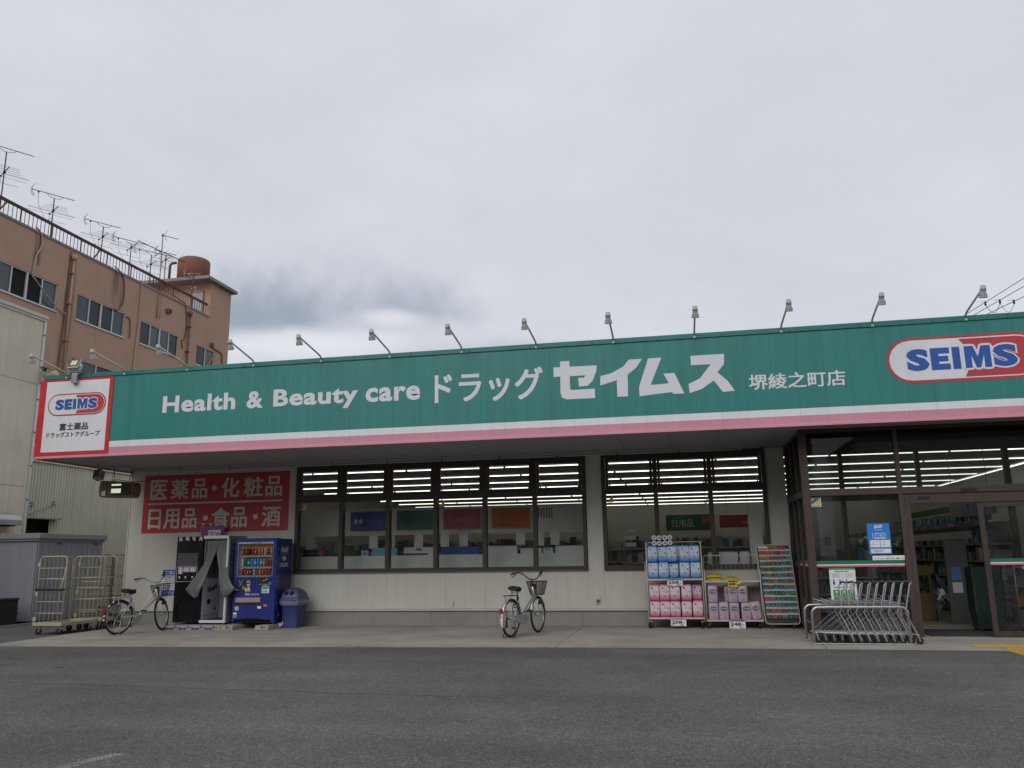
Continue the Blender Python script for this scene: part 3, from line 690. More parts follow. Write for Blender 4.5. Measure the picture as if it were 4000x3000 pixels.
m_ = MB(); m_.box(fx(-12.81), xe, YF-.03, YF+.054, fz(3.487), zb-.006); m_.box(fx(-12.80), xe, YF-.014, YF+.05, zb-.0058, zb-.001); m_.build('bottom_lip', 'lip_pink', sign, bevel=.008)
yl = YF-.001
def ft(body, a, b, z0, z1, **k): return tf(body, 'letter_white', sign, fx(a), fz(z0), fx(b)-fx(a), fz(z1)-fz(z0), yl, **k)
ft('Health', -10.005, -8.43, 4.295, 4.635, bold=.034, sp=1.08); ft('&', -8.19, -7.84, 4.295, 4.635, bold=.034, sp=1.08)
ft('Beauty', -7.63, -5.90, 4.205, 4.64, bold=.034, sp=1.08); ft('care', -5.75, -4.675, 4.29, 4.565, bold=.034, sp=1.08)
ft('ドラッグ', -4.40, -2.37, 4.19, 4.78, bold=.020)
for pts in ([(-2.17, 4.75), (-2.05, 4.745), (-2.05, 4.85), (-1.88, 4.85), (-1.88, 4.745), (-1.39, 4.74), (-1.40, 4.64), (-1.47, 4.47), (-1.56, 4.38), (-1.72, 4.37), (-1.73, 4.53), (-1.62, 4.53), (-1.60, 4.57), (-1.88, 4.57), (-1.88, 4.34), (-1.85, 4.315), (-1.44, 4.32), (-1.44, 4.15), (-1.94, 4.15), (-2.03, 4.185), (-2.055, 4.28), (-2.05, 4.575), (-2.17, 4.57)],
            [(-1.33, 4.54), (-1.14, 4.58), (-.92, 4.69), (-.82, 4.81), (-.585, 4.81), (-.70, 4.65), (-.85, 4.54), (-.86, 4.15), (-1.045, 4.15), (-1.045, 4.45), (-1.34, 4.37)],
            [(-.48, 4.81), (-.25, 4.81), (-.46, 4.33), (-.17, 4.34), (-.15, 4.36), (-.23, 4.52), (-.04, 4.52), (.11, 4.15), (-.07, 4.15), (-.10, 4.185), (-.66, 4.14), (-.66, 4.31)],
            [(.25, 4.81), (.82, 4.81), (.81, 4.63), (.69, 4.49), (.85, 4.33), (.96, 4.15), (.76, 4.14), (.62, 4.35), (.41, 4.21), (.20, 4.15), (.19, 4.31), (.39, 4.40), (.585, 4.64), (.25, 4.64)]):
    m_ = MB(); m_.xz([(fx(a), fz(b)) for a, b in pts], yl-.004, yl); m_.build('letter', 'letter_white', sign)
ft('堺綾之町店', 1.20, 2.765, 4.145, 4.415, bold=.016)
def capsule_logo(par, cx, cz, hw, r, y, k=1.0, red='sign_red', split=-.02):
    """white and red capsule with a thin white keyline and blue lettering"""
    m_ = MB(); m_.xz(ring(cx, cz, hw, r), y-.003, y); m_.build('emblem_border', red, par)
    m_ = MB(); m_.xz(ring(cx, cz, hw, r*.885), y-.006, y-.0035); m_.build('emblem_field', 'sign_white', par)
    rr = r*.83; P = []; xs_ = cx+split*hw*2
    for i in range(9):                                     # curved seam between white and red halves
        t = -1+2*i/8; P.append((xs_ + r*.30*(1-t*t) - r*.05*t, cz+rr*t))
    for i in range(13):
        t = math.pi/2 - math.pi*i/12; P.append((cx+hw+rr*math.cos(t), cz+rr*math.sin(t)))
    m_ = MB(); m_.xz(P, y-.009, y-.0065); m_.build('emblem_half', red, par)
xlo, xhi = fx(3.43), fx(5.80); lr = (fz(4.885)-fz(4.12))/2; lz = (fz(4.885)+fz(4.12))/2
capsule_logo(sign, (xlo+xhi)/2, lz, (xhi-xlo)/2-lr, lr, YF-.001)
def seims(par, x0, x1, z0, z1, y, out, b=.052):
    # S E I in blue on white, M S in blue with a white outline on red
    W = x1-x0; H = z1-z0
    SH = {'E': [(0, 0), (0, 1), (1, 1), (1, .74), (.42, .74), (.42, .62), (.92, .62), (.92, .38), (.42, .38), (.42, .26), (1, .26), (1, 0)],
          'I': [(0, 0), (0, 1), (1, 1), (1, 0)],
          'M': [(0, 0), (0, 1), (.35, 1), (.5, .50), (.65, 1), (1, 1), (1, 0), (.74, 0), (.74, .58), (.58, 0), (.42, 0), (.26, .58), (.26, 0)]}
    for ch, a, e in (('S', 0, .205), ('E', .222, .395), ('I', .42, .490), ('M', .53, .765), ('S', .785, 1.0)):
        lo, w = x0+W*a, W*(e-a)
        if ch == 'S':
            if a > .5: tf(ch, 'letter_white', par, lo-out, z0-out, w+2*out, H+2*out, y, bold=b+.03, depth=.002)
            tf(ch, 'logo_blue', par, lo, z0, w, H, y, bold=b, depth=.005)
        else:
            P = [(lo+p*w, z0+q*H) for p, q in SH[ch]]; m_ = MB()
            if ch == 'M':
                for k in range(8):
                    dx, dz = out*math.cos(k*math.pi/4)*1.2, out*math.sin(k*math.pi/4)*1.2; m_.xz([(p+dx, q+dz) for p, q in P], y-.0022-.0001*k, y)
                m_.build('letter_outline', 'letter_white', par); m_ = MB()
            m_.xz(P, y-.005, y); m_.build('letter', 'logo_blue', par)
seims(sign, fx(3.74), fx(5.41), fz(4.325), fz(4.69), YF-.0105, .030)
corner = thing('corner_sign', 'square white sign with red border and capsule emblem at the left end of the fascia', 'sign', (fx(-11.98), YF, 3.55))
a, b, c, e = fx(-12.80), fx(-11.148), fz(3.53), fz(5.112)
m_ = MB(); m_.box(a, b, YF-.012, YF+.05, c, e); m_.build('border_panel', 'sign_redframe', corner)
m_ = MB(); m_.box(fx(-12.69), fx(-11.235), YF-.017, YF-.0125, fz(3.615), fz(5.065)); m_.build('face_panel', 'sign_white', corner)
m_ = MB(); m_.box(a-.04, a-.001, YF-.012, YF+.3, c-.03, e); m_.build('edge_return', 'sign_redframe', corner)
yc = YF-.0175
cz = fz(4.575); cr = (fz(4.805)-fz(4.35))/2; ccx = fx(-11.95); chw = (fx(-11.28)-fx(-12.62))/2-cr
capsule_logo(corner, ccx, cz, chw, cr, yc)
seims(corner, fx(-12.435), fx(-11.47), fz(4.475), fz(4.685), yc-.0095, .018)
tf('富士薬品', 'ink', corner, fx(-12.30), fz(4.045), fx(-11.64)-fx(-12.30), .152, yc, bold=.022)
tf('ドラッグストアグループ', 'ink', corner, fx(-12.585), fz(3.905), fx(-11.365)-fx(-12.585), .112, yc, bold=.016)

red = thing('wall_sign', 'large red wall sign listing medicines and groceries in pale characters', 'sign', (-10.75, YW, 2.09))
m_ = MB(); m_.box(-12.62, -8.875, YW-.012, YW-.002, 2.085, 3.435); m_.build('panel', 'sign_red', red)
m_ = MB(); m_.box(-12.47, -9.03, YW-.016, YW-.0125, 2.745, 2.782); m_.build('rule', 'letter_cream', red)
yr = YW-.0125
for ch, x0, x1 in (('医', -12.45, -12.00), ('薬', -11.90, -11.44), ('品', -11.35, -10.955), ('化', -10.585, -10.13), ('粧', -10.02, -9.53), ('品', -9.47, -9.05)):
    tf(ch, 'letter_cream', red, x0, 2.865, x1-x0, .465, yr, bold=.020)
for ch, x0, x1 in (('日', -12.455, -12.12), ('用', -12.045, -11.635), ('品', -11.56, -11.185), ('食', -10.80, -10.34), ('品', -10.30, -9.90), ('酒', -9.53, -9.06)):
    tf(ch, 'letter_cream', red, x0, 2.175, x1-x0, .465, yr, bold=.020)
for cx, cz in ((-10.77, 3.10), (-10.96, 2.41), (-9.69, 2.41)):
    m_ = MB(); m_.xz(disc(cx, cz, .063, .063), YW-.0165, yr); m_.build('dot', 'letter_cream', red)

nb = thing('notice_board', 'white notice with blue header and footer on the wall behind the bicycle', 'notice', (-11.45, YW, .66))
m_ = MB(); m_.box(-11.97, -11.02, YW-.012, YW-.002, .66, 1.235); m_.build('panel', 'paper', nb)
for z0, z1 in ((1.105, 1.236), (.659, .775)):
    m_ = MB(); m_.box(-11.971, -11.019, YW-.016, YW-.0125, z0, z1); m_.build('band', 'board_blue', nb)
tf('ご来店の', 'paper', nb, -11.91, 1.128, .44, .085, YW-.0165, bold=.012); tf('ドラッグ', 'paper', nb, -11.93, .685, .40, .070, YW-.0165, bold=.012)
for k, s_ in enumerate(('■ 駐車場内における 事故', '　当店では、責任を負いか', '　お気をつけ下さい。', '■ 当店ご利用以外の駐車', '■ 長時間駐車ご遠慮下さい', '■ 駐車中のエンジン停止')):
    tf(s_, 'ink', nb, -11.945+(.03 if s_[0] == '　' else 0), 1.055-.049*k, .50 if k != 2 else .28, .030, YW-.0125, bold=.012, depth=.002)

# ================================================================== FIXTURES ON THE FACADE
LX = [-12.26, -10.92, -9.52, -8.08, -6.67, -5.28, -3.88, -2.48, -1.08, .34, 1.80, 3.27, 4.72]
ORD = ['leftmost', 'second from the left', 'third from the left', 'fourth from the left', 'fifth from the left', 'sixth from the left', 'middle one', 'sixth from the right', 'fifth from the right', 'fourth from the right', 'third from the right', 'second from the right', 'rightmost']
WH = ['above the corner sign', 'just right of the corner sign', 'over the word Health', 'against the brown building edge', 'over the ampersand', 'over the word Beauty', 'over the end of Beauty', 'over the end of care', 'over the katakana', 'over the biggest katakana', 'right of the big katakana', 'over the small kanji', 'beside the overhead wires']
def lamp(x):
    t = thing('sign_lamp', 'x', 'lamp', (x, YF+.02, 5.20), 0, 'arm lamps along the top of the fascia')
    a = MB(); a.tube([(0, 0, -.03), (0, -.01, .05), (0, -.06, .085), (0, -.13, .105), (0, -.98, .235)], .017, 8); a.cyl((0, 0, -.03), (0, 0, .01), .045, 10); a.build('arm', 'lamp_arm', t, local=True)
    top = Vector((0, -1.02, .265)); d = Vector((0, .34, -1)).normalized(); L = .19
    h = MB(); h.lathe([(-.06, .018), (-.04, .038), (.16, .039), (.17, .046), (.30, .047), (.32, .043), (.60, .046), (.74, .056), (.86, .061), (.93, .065), (1.0, .063)], top, top+d*L, 16)
    h.cyl(top+Vector((0, .01, -.01)), top+Vector((0, .08, -.035)), .02, 8)
    ho = h.build('lamp_head', 'lamp_white', t, local=True)
    q = d.to_track_quat('Z', 'Y')
    v = MB()
    for k in range(12):
        an = 2*math.pi*k/12; rv = q @ Vector((math.cos(an), math.sin(an), 0)); tv = q @ Vector((-math.sin(an), math.cos(an), 0))
        p0 = top+d*(L*.66); p1 = top+d*(L*.84)
        v.add([p0+rv*.0515-tv*.004, p0+rv*.0515+tv*.004, p1+rv*.0625+tv*.005, p1+rv*.0625-tv*.005], [(0, 1, 2, 3)])
    v.build('vent_slots', 'louvre_dark', ho, local=True, kind='stuff')
    g = MB(); g.cyl(top+d*(L*1.002), top+d*(L*1.012), .058, 16); g.build('lens', 'sign_white', ho, local=True)
    return t
L0 = lamp(fx(LX[0])); L0['label'] = 'white arm lamp %s, leftmost of the row' % WH[0]
for i, x in enumerate(LX[1:], 1):
    copy_thing(L0, (fx(x), YF+.02, 5.20), rnd.uniform(-.05, .05), 'white arm lamp %s, %s' % (WH[i], ORD[i]))
fl = thing('floodlight', 'white LED floodlight with yellow panel on a bracket over the corner sign', 'floodlight', (fx(-12.0), YF, 5.0))
x0 = fx(-12.01)
m_ = MB(); m_.box(x0-.06, x0+.06, YF-.10, YF-.02, fz(5.0), fz(5.21)); m_.build('bracket', 'zinc', fl, bevel=.006)
m_ = MB(); m_.tube([(x0-.15, YF-.12, fz(5.40)), (x0-.15, YF-.10, fz(5.235)), (x0+.15, YF-.10, fz(5.235)), (x0+.15, YF-.12, fz(5.40))], .014, 6); m_.build('yoke', 'lamp_white', fl)
rt = Matrix.Rotation(R(-24), 3, 'X'); c0 = Vector((x0, YF-.12, fz(5.385)))
m_ = MB(); m_.obox(c0, (.25, .05, .21), rt); m_.box(x0-.10, x0+.10, YF-.13, YF-.02, fz(5.255), fz(5.32)); fh = m_.build('housing', 'lamp_white', fl, bevel=.008)
m_ = MB(); m_.obox(c0+rt @ Vector((0, -.028, .012)), (.225, .006, .165), rt); m_.build('glass_front', 'black_plastic', fh)
m_ = MB(); m_.obox(c0+rt @ Vector((.01, -.0335, .012)), (.145, .005, .115), rt); m_.build('led_panel', 'led_yellow', fh)
m_ = MB(); m_.ball((x0+.185, YF-.14, fz(5.33)), .035, 8, 5); m_.ball((x0+.19, YF-.14, fz(5.285)), .025, 8, 5); m_.build('motion_sensor', 'lamp_white', fl)
# unlit tube lights in a line under the soffit
x = -12.50; k = 0; TL = ['nearest the left corner', 'above the left half of the red sign', 'above the right end of the red sign', 'above the first window bay', 'above the second and third bays', 'above the fourth bay', 'above the fifth bay', 'above the sixth bay', 'above the wall between the windows', 'above the left bay of the small window', 'nearest the entrance lobby']
proto = None
for k in range(11):
    xx = -12.50+1.245*k
    if proto is None:
        proto = thing('tube_fitting', 'x', 'light', (xx, 17.05, ZS), 0, 'unlit tube lights end to end under the soffit')
        m_ = MB(); m_.box(.02, 1.225, -.045, .045, -.05, -.0005); m_.box(.02, .05, -.02, .02, -.10, -.051); m_.box(1.195, 1.225, -.02, .02, -.10, -.051); m_.build('body', 'lamp_white', proto, local=True, bevel=.006)
        m_ = MB(); m_.cyl((.051, 0, -.082), (1.194, 0, -.082), .013, 8); m_.build('tube', 'lamp_arm', proto, local=True); t = proto
    else: t = copy_thing(proto, (xx, 17.05, ZS))
    t['label'] = 'white unlit tube light under the soffit %s' % TL[k]
# hanging brown box lamp (insect lamp) on chains, and a small grey box speaker
hb = thing('hanging_lamp', 'brown box lamp with bright slatted window hanging by chains under the soffit corner', 'lamp', (-12.28, 16.35, 2.83))
P = []
for px_, pz_ in ((-12.72, 2.86), (-12.735, 3.0), (-12.72, 3.19), (-12.66, 3.21), (-11.92, 3.155), (-11.88, 3.12), (-11.865, 2.98), (-11.89, 2.84), (-11.95, 2.815), (-12.66, 2.84)): P.append((px_, pz_))
m_ = MB(); m_.xz(P, 16.25, 16.52); hbody = m_.build('body', 'wood_brown', hb, bevel=.012)
m_ = MB(); m_.xz([(-12.42, 2.885), (-12.42, 3.155), (-11.925, 3.115), (-11.915, 2.865)], 16.238, 16.2485); m_.build('grill', 'grill_dark', hbody)
for z0, z1 in ((3.085, 3.10), (3.105, 3.12), (2.925, 2.94), (2.945, 2.96), (2.965, 2.98), (2.985, 3.0), (3.005, 3.018)):
    m_ = MB(); m_.box(-12.405, -12.17, 16.231, 16.2375, z0, z1); m_.build('lit_slat', 'louvre_lit', hbody)
for xx in (-12.645, -12.53):
    m_ = MB(); m_.box(xx-.006, xx+.006, 16.243, 16.2495, 2.845, 3.20); m_.build('strap', 'grill_dark', hbody)
m_ = MB(); m_.box(-12.645, -12.55, 16.241, 16.2425, 2.87, 2.975); m_.build('rating_label', 'paper', hbody)
for xc in (-12.48, -12.04):
    m_ = MB()
    for dx in (-.045, .045):
        a = Vector((xc, 16.38, 3.40)); b = Vector((xc+dx, 16.38, 3.185 if xc < -12.2 else 3.16))
        for q in range(7): m_.torus(a+(b-a)*((q+.5)/7), (1, 0, 0) if q % 2 else (0, 1, 0), .016, .0035, 8, 4)
    m_.tube([(xc, 16.38, 3.40), (xc, 16.38, ZS)], .004, 5); m_.torus((xc, 16.38, 3.41), (0, 1, 0), .016, .004, 8, 4)
    m_.build('chain', 'black_plastic', hb)
m_ = MB(); m_.tube([(-12.5, 16.38, 3.215), (-12.4, 16.40, 3.235), (-12.2, 16.4, 3.20), (-12.0, 16.42, 3.18), (-11.88, 16.6, 3.19), (-11.80, 16.9, 3.26), (-11.78, 17.02, 3.44)], .007, 5); m_.build('power_cord', 'cable_black', hb)
sp = thing('box_speaker', 'small grey box speaker on a short pole under the left soffit corner', 'speaker', (-12.5, 15.9, 3.17))
rt = Matrix.Rotation(R(-8), 3, 'Y') @ Matrix.Rotation(R(-20), 3, 'X')
m_ = MB(); m_.obox((-12.49, 15.9, 3.295), (.17, .17, .21), rt); m_.build('cabinet', 'speaker_grey', sp, bevel=.015)
m_ = MB(); m_.obox(Vector((-12.49, 15.9, 3.295))+rt @ Vector((.0, -.088, 0)), (.13, .006, .17), rt); m_.build('front_grille', 'louvre_dark', sp)
m_ = MB(); m_.tube([(-12.55, 15.93, 3.36), (-12.555, 15.95, 3.45), (-12.56, 15.95, ZS)], .016, 8); m_.build('pole', 'lamp_arm', sp)
ol = thing('wall_outlet', 'small weatherproof outlet box low on the wall between the windows', 'outlet', (-1.85, YW, .44))
m_ = MB(); m_.box(-1.90, -1.80, YW-.035, YW-.001, .44, .59); m_.build('box', 'wall_trim', ol, bevel=.008)
m_ = MB(); m_.cyl((-1.85, YW-.036, .50), (-1.85, YW-.052, .50), .035, 10); m_.build('socket_cap', 'louvre_dark', ol)
m_ = MB(); m_.tube([(-4.98, YW-.006, .40), (-4.955, YW-.006, .45), (-4.94, YW-.006, .50)], .006, 5)
props(m_.build('wall_scratch', 'louvre_dark'), 'short dark mark low on the siding below the long window', 'mark')

# ================================================================== NEIGHBOURING BUILDINGS
# ---- brown apartment building, face on X = -28
XB = -28.0
apt = thing('apartment_building', 'brown rendered five storey apartment building with roof railing and stair tower', 'building', (-34, 33, 0))
def holed_x(xp, y0, y1, z0, z1, holes, depth, mb):
    """wall sheet on X = xp facing +X with rectangular openings and reveals"""
    ys = sorted({y0, y1, *[h[0] for h in holes], *[h[1] for h in holes]}); zs = sorted({z0, z1, *[h[2] for h in holes], *[h[3] for h in holes]})
    for a, b in zip(ys, ys[1:]):
        for c, e in zip(zs, zs[1:]):
            m = ((a+b)/2, (c+e)/2)
            if any(h[0] < m[0] < h[1] and h[2] < m[1] < h[3] for h in holes): continue
            mb.add([(xp, a, c), (xp, b, c), (xp, b, e), (xp, a, e)], [(0, 1, 2, 3)])
    for a, b, c, e in holes:
        mb.add([(xp, a, c), (xp, b, c), (xp, b, e), (xp, a, e), (xp-depth, a, c), (xp-depth, b, c), (xp-depth, b, e), (xp-depth, a, e)],
               [(0, 4, 5, 1), (1, 5, 6, 2), (2, 6, 7, 3), (3, 7, 4, 0)])
WINS = [(28.15, 31.79, 12.84, 14.14), (33.05, 36.58, 12.83, 14.13), (37.86, 41.33, 12.86, 14.13), (43.13, 45.07, 12.90, 14.13)]
LOW = [(a, b, c-3.15*k, e-3.15*k) for k in (1, 2, 3) for a, b, c, e in WINS]
HOLES = WINS + [(30.9, 31.72, 8.84, 10.16)] + [h for h in LOW if not (h[0] < 32 and 8 < h[2] < 11)]
m_ = MB(); holed_x(XB, 12.0, 46.6, 0, 16.12, HOLES, .18, m_)
m_.add([(XB, 46.6, 0), (-41, 46.6, 0), (-41, 46.6, 16.12), (XB, 46.6, 16.12), (XB, 12, 0), (-41, 12, 0), (-41, 12, 16.12), (XB, 12, 16.12)], [(0, 1, 2, 3), (4, 7, 6, 5), (3, 2, 6, 7), (1, 5, 6, 2)])
m_.build('wall', 'brown_render', apt)
m_ = MB(); m_.box(-28.4, XB+.05, 12, 44.2, 16.08, 16.19); m_.build('roof_ledge', 'slab_grey', apt)
def apt_window(y0, y1, z0, z1, panes, sill=True, kinds=None):
    f = MB(); xa, xb = XB-.12, XB-.03; e = .045
    f.box(xa, xb, y0, y1, z1-e, z1); f.box(xa, xb, y0, y1, z0, z0+e+.015); f.box(xa, xb, y0, y0+e, z0, z1); f.box(xa, xb, y1-e, y1, z0, z1)
    w = (y1-y0-2*e)/panes
    for i in range(1, panes): f.box(xa+(.02 if i % 2 else 0), xb, y0+e+i*w-(.03 if i % 2 else .05), y0+e+i*w+(.03 if i % 2 else .05), z0+e, z1-e)
    if sill: f.box(XB-.02, XB+.06, y0-.03, y1+.03, z0-.05, z0-.002)
    fo = f.build('window', 'alu_white', apt)
    for i in range(panes):
        k = kinds[i] if kinds else 'pane_dark'
        g = MB(); g.box(XB-.085-.02*(i % 2), XB-.08-.02*(i % 2), y0+e+i*w, y0+e+(i+1)*w, z0+e, z1-e); g.build('pane', k, fo)
apt_window(*WINS[0], 4, kinds=['pane_teal', 'black_void', 'black_void', 'pane_teal'])
apt_window(*WINS[1], 4, kinds=['pane_blue', 'pane_dark', 'pane_dark', 'pane_blue'])
apt_window(*WINS[2], 4, kinds=['pane_dark', 'pane_teal', 'pane_teal', 'pane_dark'])
apt_window(*WINS[3], 2, kinds=['pane_dark', 'pane_teal'])
for h in HOLES[4:]: apt_window(*h, 2, kinds=['pane_blue', 'pane_dark'])
m_ = MB(); m_.box(XB-.079, XB-.07, 44.55, 44.75, 12.93, 13.02); m_.bar((XB-.075, 44.3, 12.95), (XB-.075, 44.95, 13.75), .012, .11, (1, 0, 0)); m_.build('yellow_strip', 'yellow', apt)
# railing: rail, posts, balusters
rl = MB(); rl.box(XB-.16, XB-.04, 12, 44.15, 16.84, 16.95)
rail = rl.build('railing', 'rail_maroon', apt)
bal = MB(); bal.box(-.011, .011, -.011, .011, 0, .66); balm = bal.mesh('baluster', 'rail_maroon')
post = MB(); post.box(-.022, .022, -.025, .025, 0, .66); postm = post.mesh('post', 'rail_maroon')
Ri = wm(rail).inverted(); y = 27.4; k = 0
while y < 44.1:
    inst(postm if k % 8 == 0 else balm, 'post' if k % 8 == 0 else 'baluster', rail, Ri @ Matrix.Translation((XB-.10, y, 16.185))); y += .237; k += 1
for ya in (28.05, 34.0, 39.4):
    m_ = MB(); m_.bar((XB-.12, ya, 16.2), (XB-.12, ya+.45, 16.84), .05, .06, (1, 0, 0)); m_.build('brace', 'rail_maroon', rail)
# stair tower with slab roof, open landing and white door
m_ = MB(); m_.box(-36, XB-.001, 44.3, 46.6, 16.12, 18.36)
m_.build('stair_tower', 'brown_render', apt)
m_ = MB(); m_.box(-36.4, -27.68, 43.45, 46.85, 18.362, 18.56); m_.build('tower_slab', 'slab_grey', apt, bevel=.01)
m_ = MB(); m_.box(-29.28, -28.52, 44.27, 44.299, 16.2, 17.78); m_.build('tower_door', 'lamp_white', apt)
m_ = MB(); m_.box(-29.34, -29.281, 44.25, 44.299, 16.2, 17.84); m_.box(-28.519, -28.46, 44.25, 44.299, 16.2, 17.84); m_.build('door_frame', 'brown_dark', apt)
# drain pipes and loose cables on the wall
for yy, z1, z0 in ((32.5, 15.6, 9.4), (42.13, 15.6, 9)):
    m_ = MB(); m_.tube([(XB+.10, yy, z0), (XB+.10, yy, z1)], .045, 8); m_.lathe([(0, .05), (.3, .13), (1, .13)], (XB+.12, yy, z1-.05), (XB+.12, yy, z1+.22), 8)
    for zz in (z1-.7, z1-2.2, z1-4.0): m_.box(XB, XB+.19, yy-.12, yy+.12, zz, zz+.03)
    m_.build('drain_pipe', 'brown_render' if yy < 40 else 'brown_dark', apt)
def streak_stain():
    m = bpy.data.materials.new('rain_stain'); m.use_nodes = True; n = NT(m.node_tree)
    o = n.n('ShaderNodeOutputMaterial'); b = n.n('ShaderNodeBsdfDiffuse', Color=(.05, .03, .025, 1)); pos = n.n('ShaderNodeNewGeometry').outputs['Position']
    mp = n.n('ShaderNodeMapping', i0=pos); mp.inputs['Scale'].default_value = (1, 3.2, .14)
    a = n.n('ShaderNodeTexNoise', i0=mp.outputs[0], Scale=1.6, Detail=5.0, Roughness=.65)
    u = n.n('ShaderNodeSeparateXYZ', i0=n.n('ShaderNodeTexCoord').outputs['Generated']); ed = n.math('SUBTRACT', 1.0, n.math('MULTIPLY', n.math('ABSOLUTE', n.math('SUBTRACT', u.outputs[1], .5)), 2.0))
    f = n.math('MULTIPLY', n.math('MULTIPLY', n.remap(a.outputs[0], .38, .70), n.remap(ed, 0.0, .8)), .62)
    sh = n.n('ShaderNodeMixShader', i0=f, i1=n.n('ShaderNodeBsdfTransparent').outputs[0], i2=b.outputs[0]); n.t.links.new(sh.outputs[0], o.inputs[0]); M['rain_stain'] = m
streak_stain()
for a, b, c, e in ((31.95, 33.0, 9.5, 16.0), (30.0, 30.7, 14.6, 16.1), (38.9, 39.6, 14.6, 16.1), (35.2, 36.4, 14.3, 16.1), (41.9, 42.5, 12, 16.0)):
    m_ = MB(); m_.add([(XB+.004, a, c), (XB+.004, b, c), (XB+.004, b, e), (XB+.004, a, e)], [(0, 1, 2, 3)]); m_.build('rain_stain', 'rain_stain', apt)
def wall_cable(pts, r, m, out=.05):
    P = [Vector((XB+out, a, b)) for a, b in pts]; Q = []
    for i in range(len(P)-1):
        p0, p1, p2, p3 = P[max(i-1, 0)], P[i], P[i+1], P[min(i+2, len(P)-1)]
        for t in (0, .25, .5, .75): Q.append(.5*((2*p1)+(p2-p0)*t+(2*p0-5*p1+4*p2-p3)*t*t+(3*p1-p0-3*p2+p3)*t**3))
    Q.append(P[-1]); m_ = MB(); m_.tube(Q, r, 5); m_.build('cable', m, apt)
wall_cable([(30.05, 16.3), (30.4, 16.1), (30.5, 15.58), (30.25, 14.97), (30.16, 14.2), (30.2, 13.95)], .040, 'cable_beige')
wall_cable([(30.2, 13.95), (30.9, 13.45), (31.7, 13.03), (32.38, 12.81)], .03, 'cable_beige', .10)
wall_cable([(35.4, 16.3), (35.9, 16.15), (36.23, 15.72), (36.29, 14.73), (35.94, 14.13), (35.6, 14.1)], .03, 'brown_dark')
wall_cable([(37.5, 16.25), (37.6, 16.05), (37.63, 15.14), (37.60, 13.58), (37.50, 11.9), (37.45, 9.8)], .036, 'cable_beige')
wall_cable([(40.2, 16.35), (41.1, 16.26), (41.7, 16.1), (41.93, 14.95), (41.8, 14.1), (41.55, 13.95), (41.68, 13.5)], .034, 'brown_dark')
wall_cable([(36.6, 13.95), (36.9, 13.9), (37.0, 13.3), (37.0, 12.9)], .03, 'brown_dark')
wall_cable([(44.6, 14.3), (45.6, 14.2), (45.9, 13.9), (45.9, 12.5)], .035, 'brown_dark')
for a, b in ((40.05, 15.25), (44.65, 14.45), (40.2, 15.3)):
    m_ = MB(); m_.box(XB, XB+.15, a-.14, a+.14, b-.1, b+.13); m_.build('junction_box', 'brown_dark', apt, bevel=.01)
# water tank on the tower roof
tk = thing('water_tank', 'rust brown round water tank on the stair tower roof', 'water tank', (-30.1, 45.4, 18.6))
m_ = MB(); m_.lathe([(0, .99), (.90, .99), (.955, .95), (1.0, .82)], (-30.0, 45.35, 18.6), (-30.0, 45.35, 20.40), 36); m_.build('shell', 'tank_rust', tk)
m_ = MB(); m_.cyl((-29.9, 45.3, 20.40), (-29.9, 45.3, 20.50), .08, 8); m_.build('lid', 'tank_rust', tk)
m_ = MB(); m_.tube([(-31.5, 45.0, 18.6), (-31.48, 45.0, 20.05), (-31.36, 45.05, 20.2), (-31.1, 45.1, 20.22)], .085, 8); m_.build('inlet_pipe', 'tank_rust', tk)
